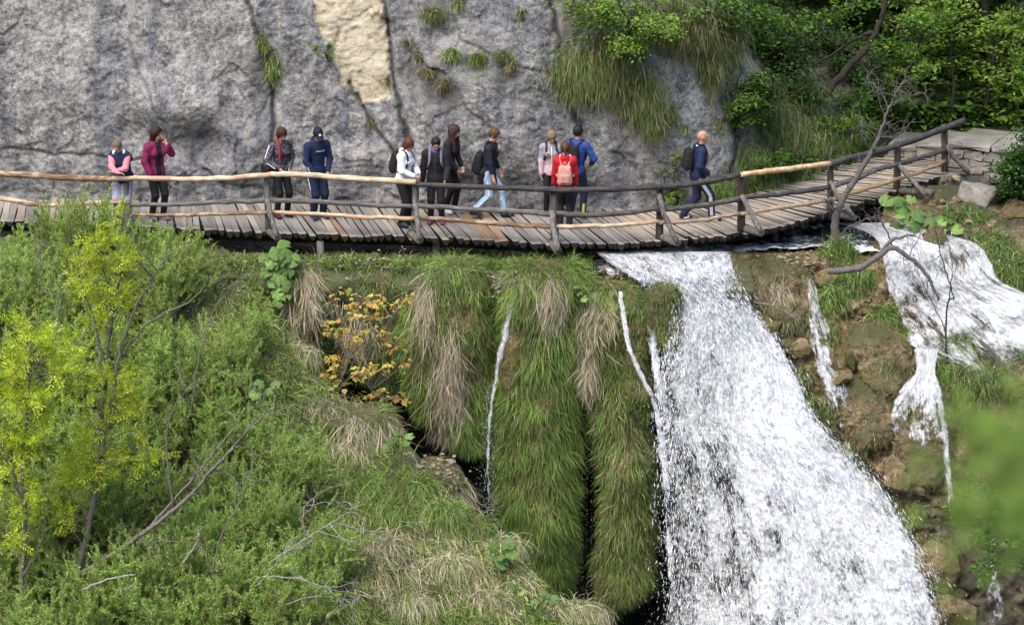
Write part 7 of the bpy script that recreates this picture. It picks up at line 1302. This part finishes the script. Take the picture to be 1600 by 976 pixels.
# --- 9: girl with the phone
def x9(J):
    k = J['k']; w_ = to_world(J, J['wr'][0]+np.array([.035, .09, .045])*k); o = thing('phone', 'red cased phone held up by the girl in the grey pink jacket', 'phone', w_, J['yaw']); V = np.array([[x, y, z] for x in (-.036, .036) for y in (-.006, .006) for z in (-.07, .07)]); V[:, 1] += V[:, 2]*.45; Q = np.array([[0, 1, 3, 2], [4, 6, 7, 5], [0, 4, 5, 1], [2, 3, 7, 6], [0, 2, 6, 4], [1, 5, 7, 3]]); link('case', mesh('case', V, Q, CM((.48, .02, .04), rough=.4), smooth=False), o); V2 = V*np.array([.88, .3, .9]); V2[:, 1] = V2[:, 2]*.45/1-.0068+np.array([-.0012 if i % 4 < 2 else .001 for i in range(8)]); link('screen', mesh('screen', V2, Q, BLACK, smooth=False), o)
    nb = J['nb']; part('zip', *ribbon(smooth_path([nb+J['fw']*.11*k-J['sp']*.01*k, J['P0']+J['sp']*.36*k+J['fw']*.172*k, J['P0']+J['sp']*.17*k+J['fw']*.15*k, J['P0']+J['sp']*.02*k+J['fw']*.145*k], 10), J['fw'], .018, .008), WHITE, J['o'], world=False)
    part('emblem', *ribbon(np.array([J['P0']+J['sp']*.39*k+J['rx']*x*k+J['fw']*(.165-abs(x)*.15)*k for x in (.06, .08, .10)]), J['fw'], .04, .012), CM((.5, .05, .06), pattern='speckle', c2=(.8, .8, .8), scale=60), J['o'], world=False)
J = person('blonde girl in grey and pink jacket looking at her phone', 860, 334, (.10, -1), 1.62, 3, 0, (32, 6), ((-.10, .28, 1.19), (.20, .08, .84)), ((-1, -.3, -.6), (1, -.6, -.2)), ((-.09, .0, 0), (.09, .03, 0)), True, .95, (.27, .26, .29), dict(pattern='lower', c2=(.50, .36, .40), scale=1.16), .024, .84, BLK, {}, .010, (.03, .03, .035), (.4, .4, .4), (.30, .22, .13), 'braids', SKIN, None, x9, seed=9, hand_dir=((.25, .55, .55), None), grip=.8)
backpack(J, 'dark backpack with thin straps worn by the blonde girl', (.02, .02, .024), (.13, .07, .19), .28)
# --- 10: red jacket girl, from behind
J = person('girl in red hooded jacket with brown ponytail, seen from behind', 882, 356, (.04, 1), 1.60, 3, 0, (14, 4), ((-.22, .14, .88), (.22, .14, .88)), ((-1, -.5, -.2), (1, -.5, -.2)), ((-.09, .0, 0), (.10, .0, 0)), True, 1.03, (.46, .012, .022), {}, .024, .84, BLK, {}, .02, (.02, .022, .028), (.45, .46, .48), (.11, .055, .032), 'tail', SKIN, True, None, seed=10)
backpack(J, 'pink backpack worn by the girl in the red jacket', (.50, .25, .20), (.135, .075, .20), .22, (.54, .30, .25), (.46, .22, .18))
# --- 12: bald man
def x12(J):
    k = J['k']
    for a, b, ra, rb in ((J['hips'][1], J['knee'][1], .083*k+.022, .056*k+.022), (J['knee'][1], J['ank'][1], .056*k+.022, .04*k+.026)): stripes(J, a, b, ra, rb, (1, -.15, 0), n=3, w=.012, gap=.020, lift=.005, t0=.03 if ra > .1 else .0, t1=1.0 if ra > .1 else .9)
    nb = J['nb']; part('hood_lining', *ribbon(smooth_path([nb-J['rx']*-.02*k-J['fw']*.10*k+J['sp']*.055*k, nb+J['rx']*.08*k-J['fw']*.085*k+J['sp']*.035*k, nb+J['rx']*.12*k-J['fw']*.02*k+J['sp']*.01*k], 8), unit(-J['fw']+J['sp']*.8+J['rx']*.5), .020, .012), WHITE, J['o'], world=False)
    B = Bag()
    for s, d in ((1, .05), (0, .05)): B.add(*ribbon(smooth_path([J['ank'][s]+np.array([.052, .01, -.055])*k, J['ank'][s]+np.array([.055, .05, -.062])*k, J['ank'][s]+np.array([.05, .10, -.045])*k], 6), np.array([1, 0, .2]), .014, .004))
    V, F, C = B.arr(); part('shoe_emblem', V, F, WHITE, J['o'], world=False)
J = person('bald man in navy jacket and three striped track trousers walking right', 1088, 344, (.93, .10), 1.73, 4, 0, (6, 0), ((-.20, .14, .92), (.20, .17, .95)), ((-.6, -1, -.3), (.7, -1, -.2)), ((-.09, -.24, .02), (.09, .28, 0)), False, 1.04, (.012, .020, .060), {}, .030, .82, (.014, .017, .045), {}, .022, (.016, .02, .035), (.66, .66, .68), None, 'short', SKINT, True, x12, seed=12)
backpack(J, 'round black backpack worn by the bald man', (.014, .013, .016), (.155, .10, .22), .30)
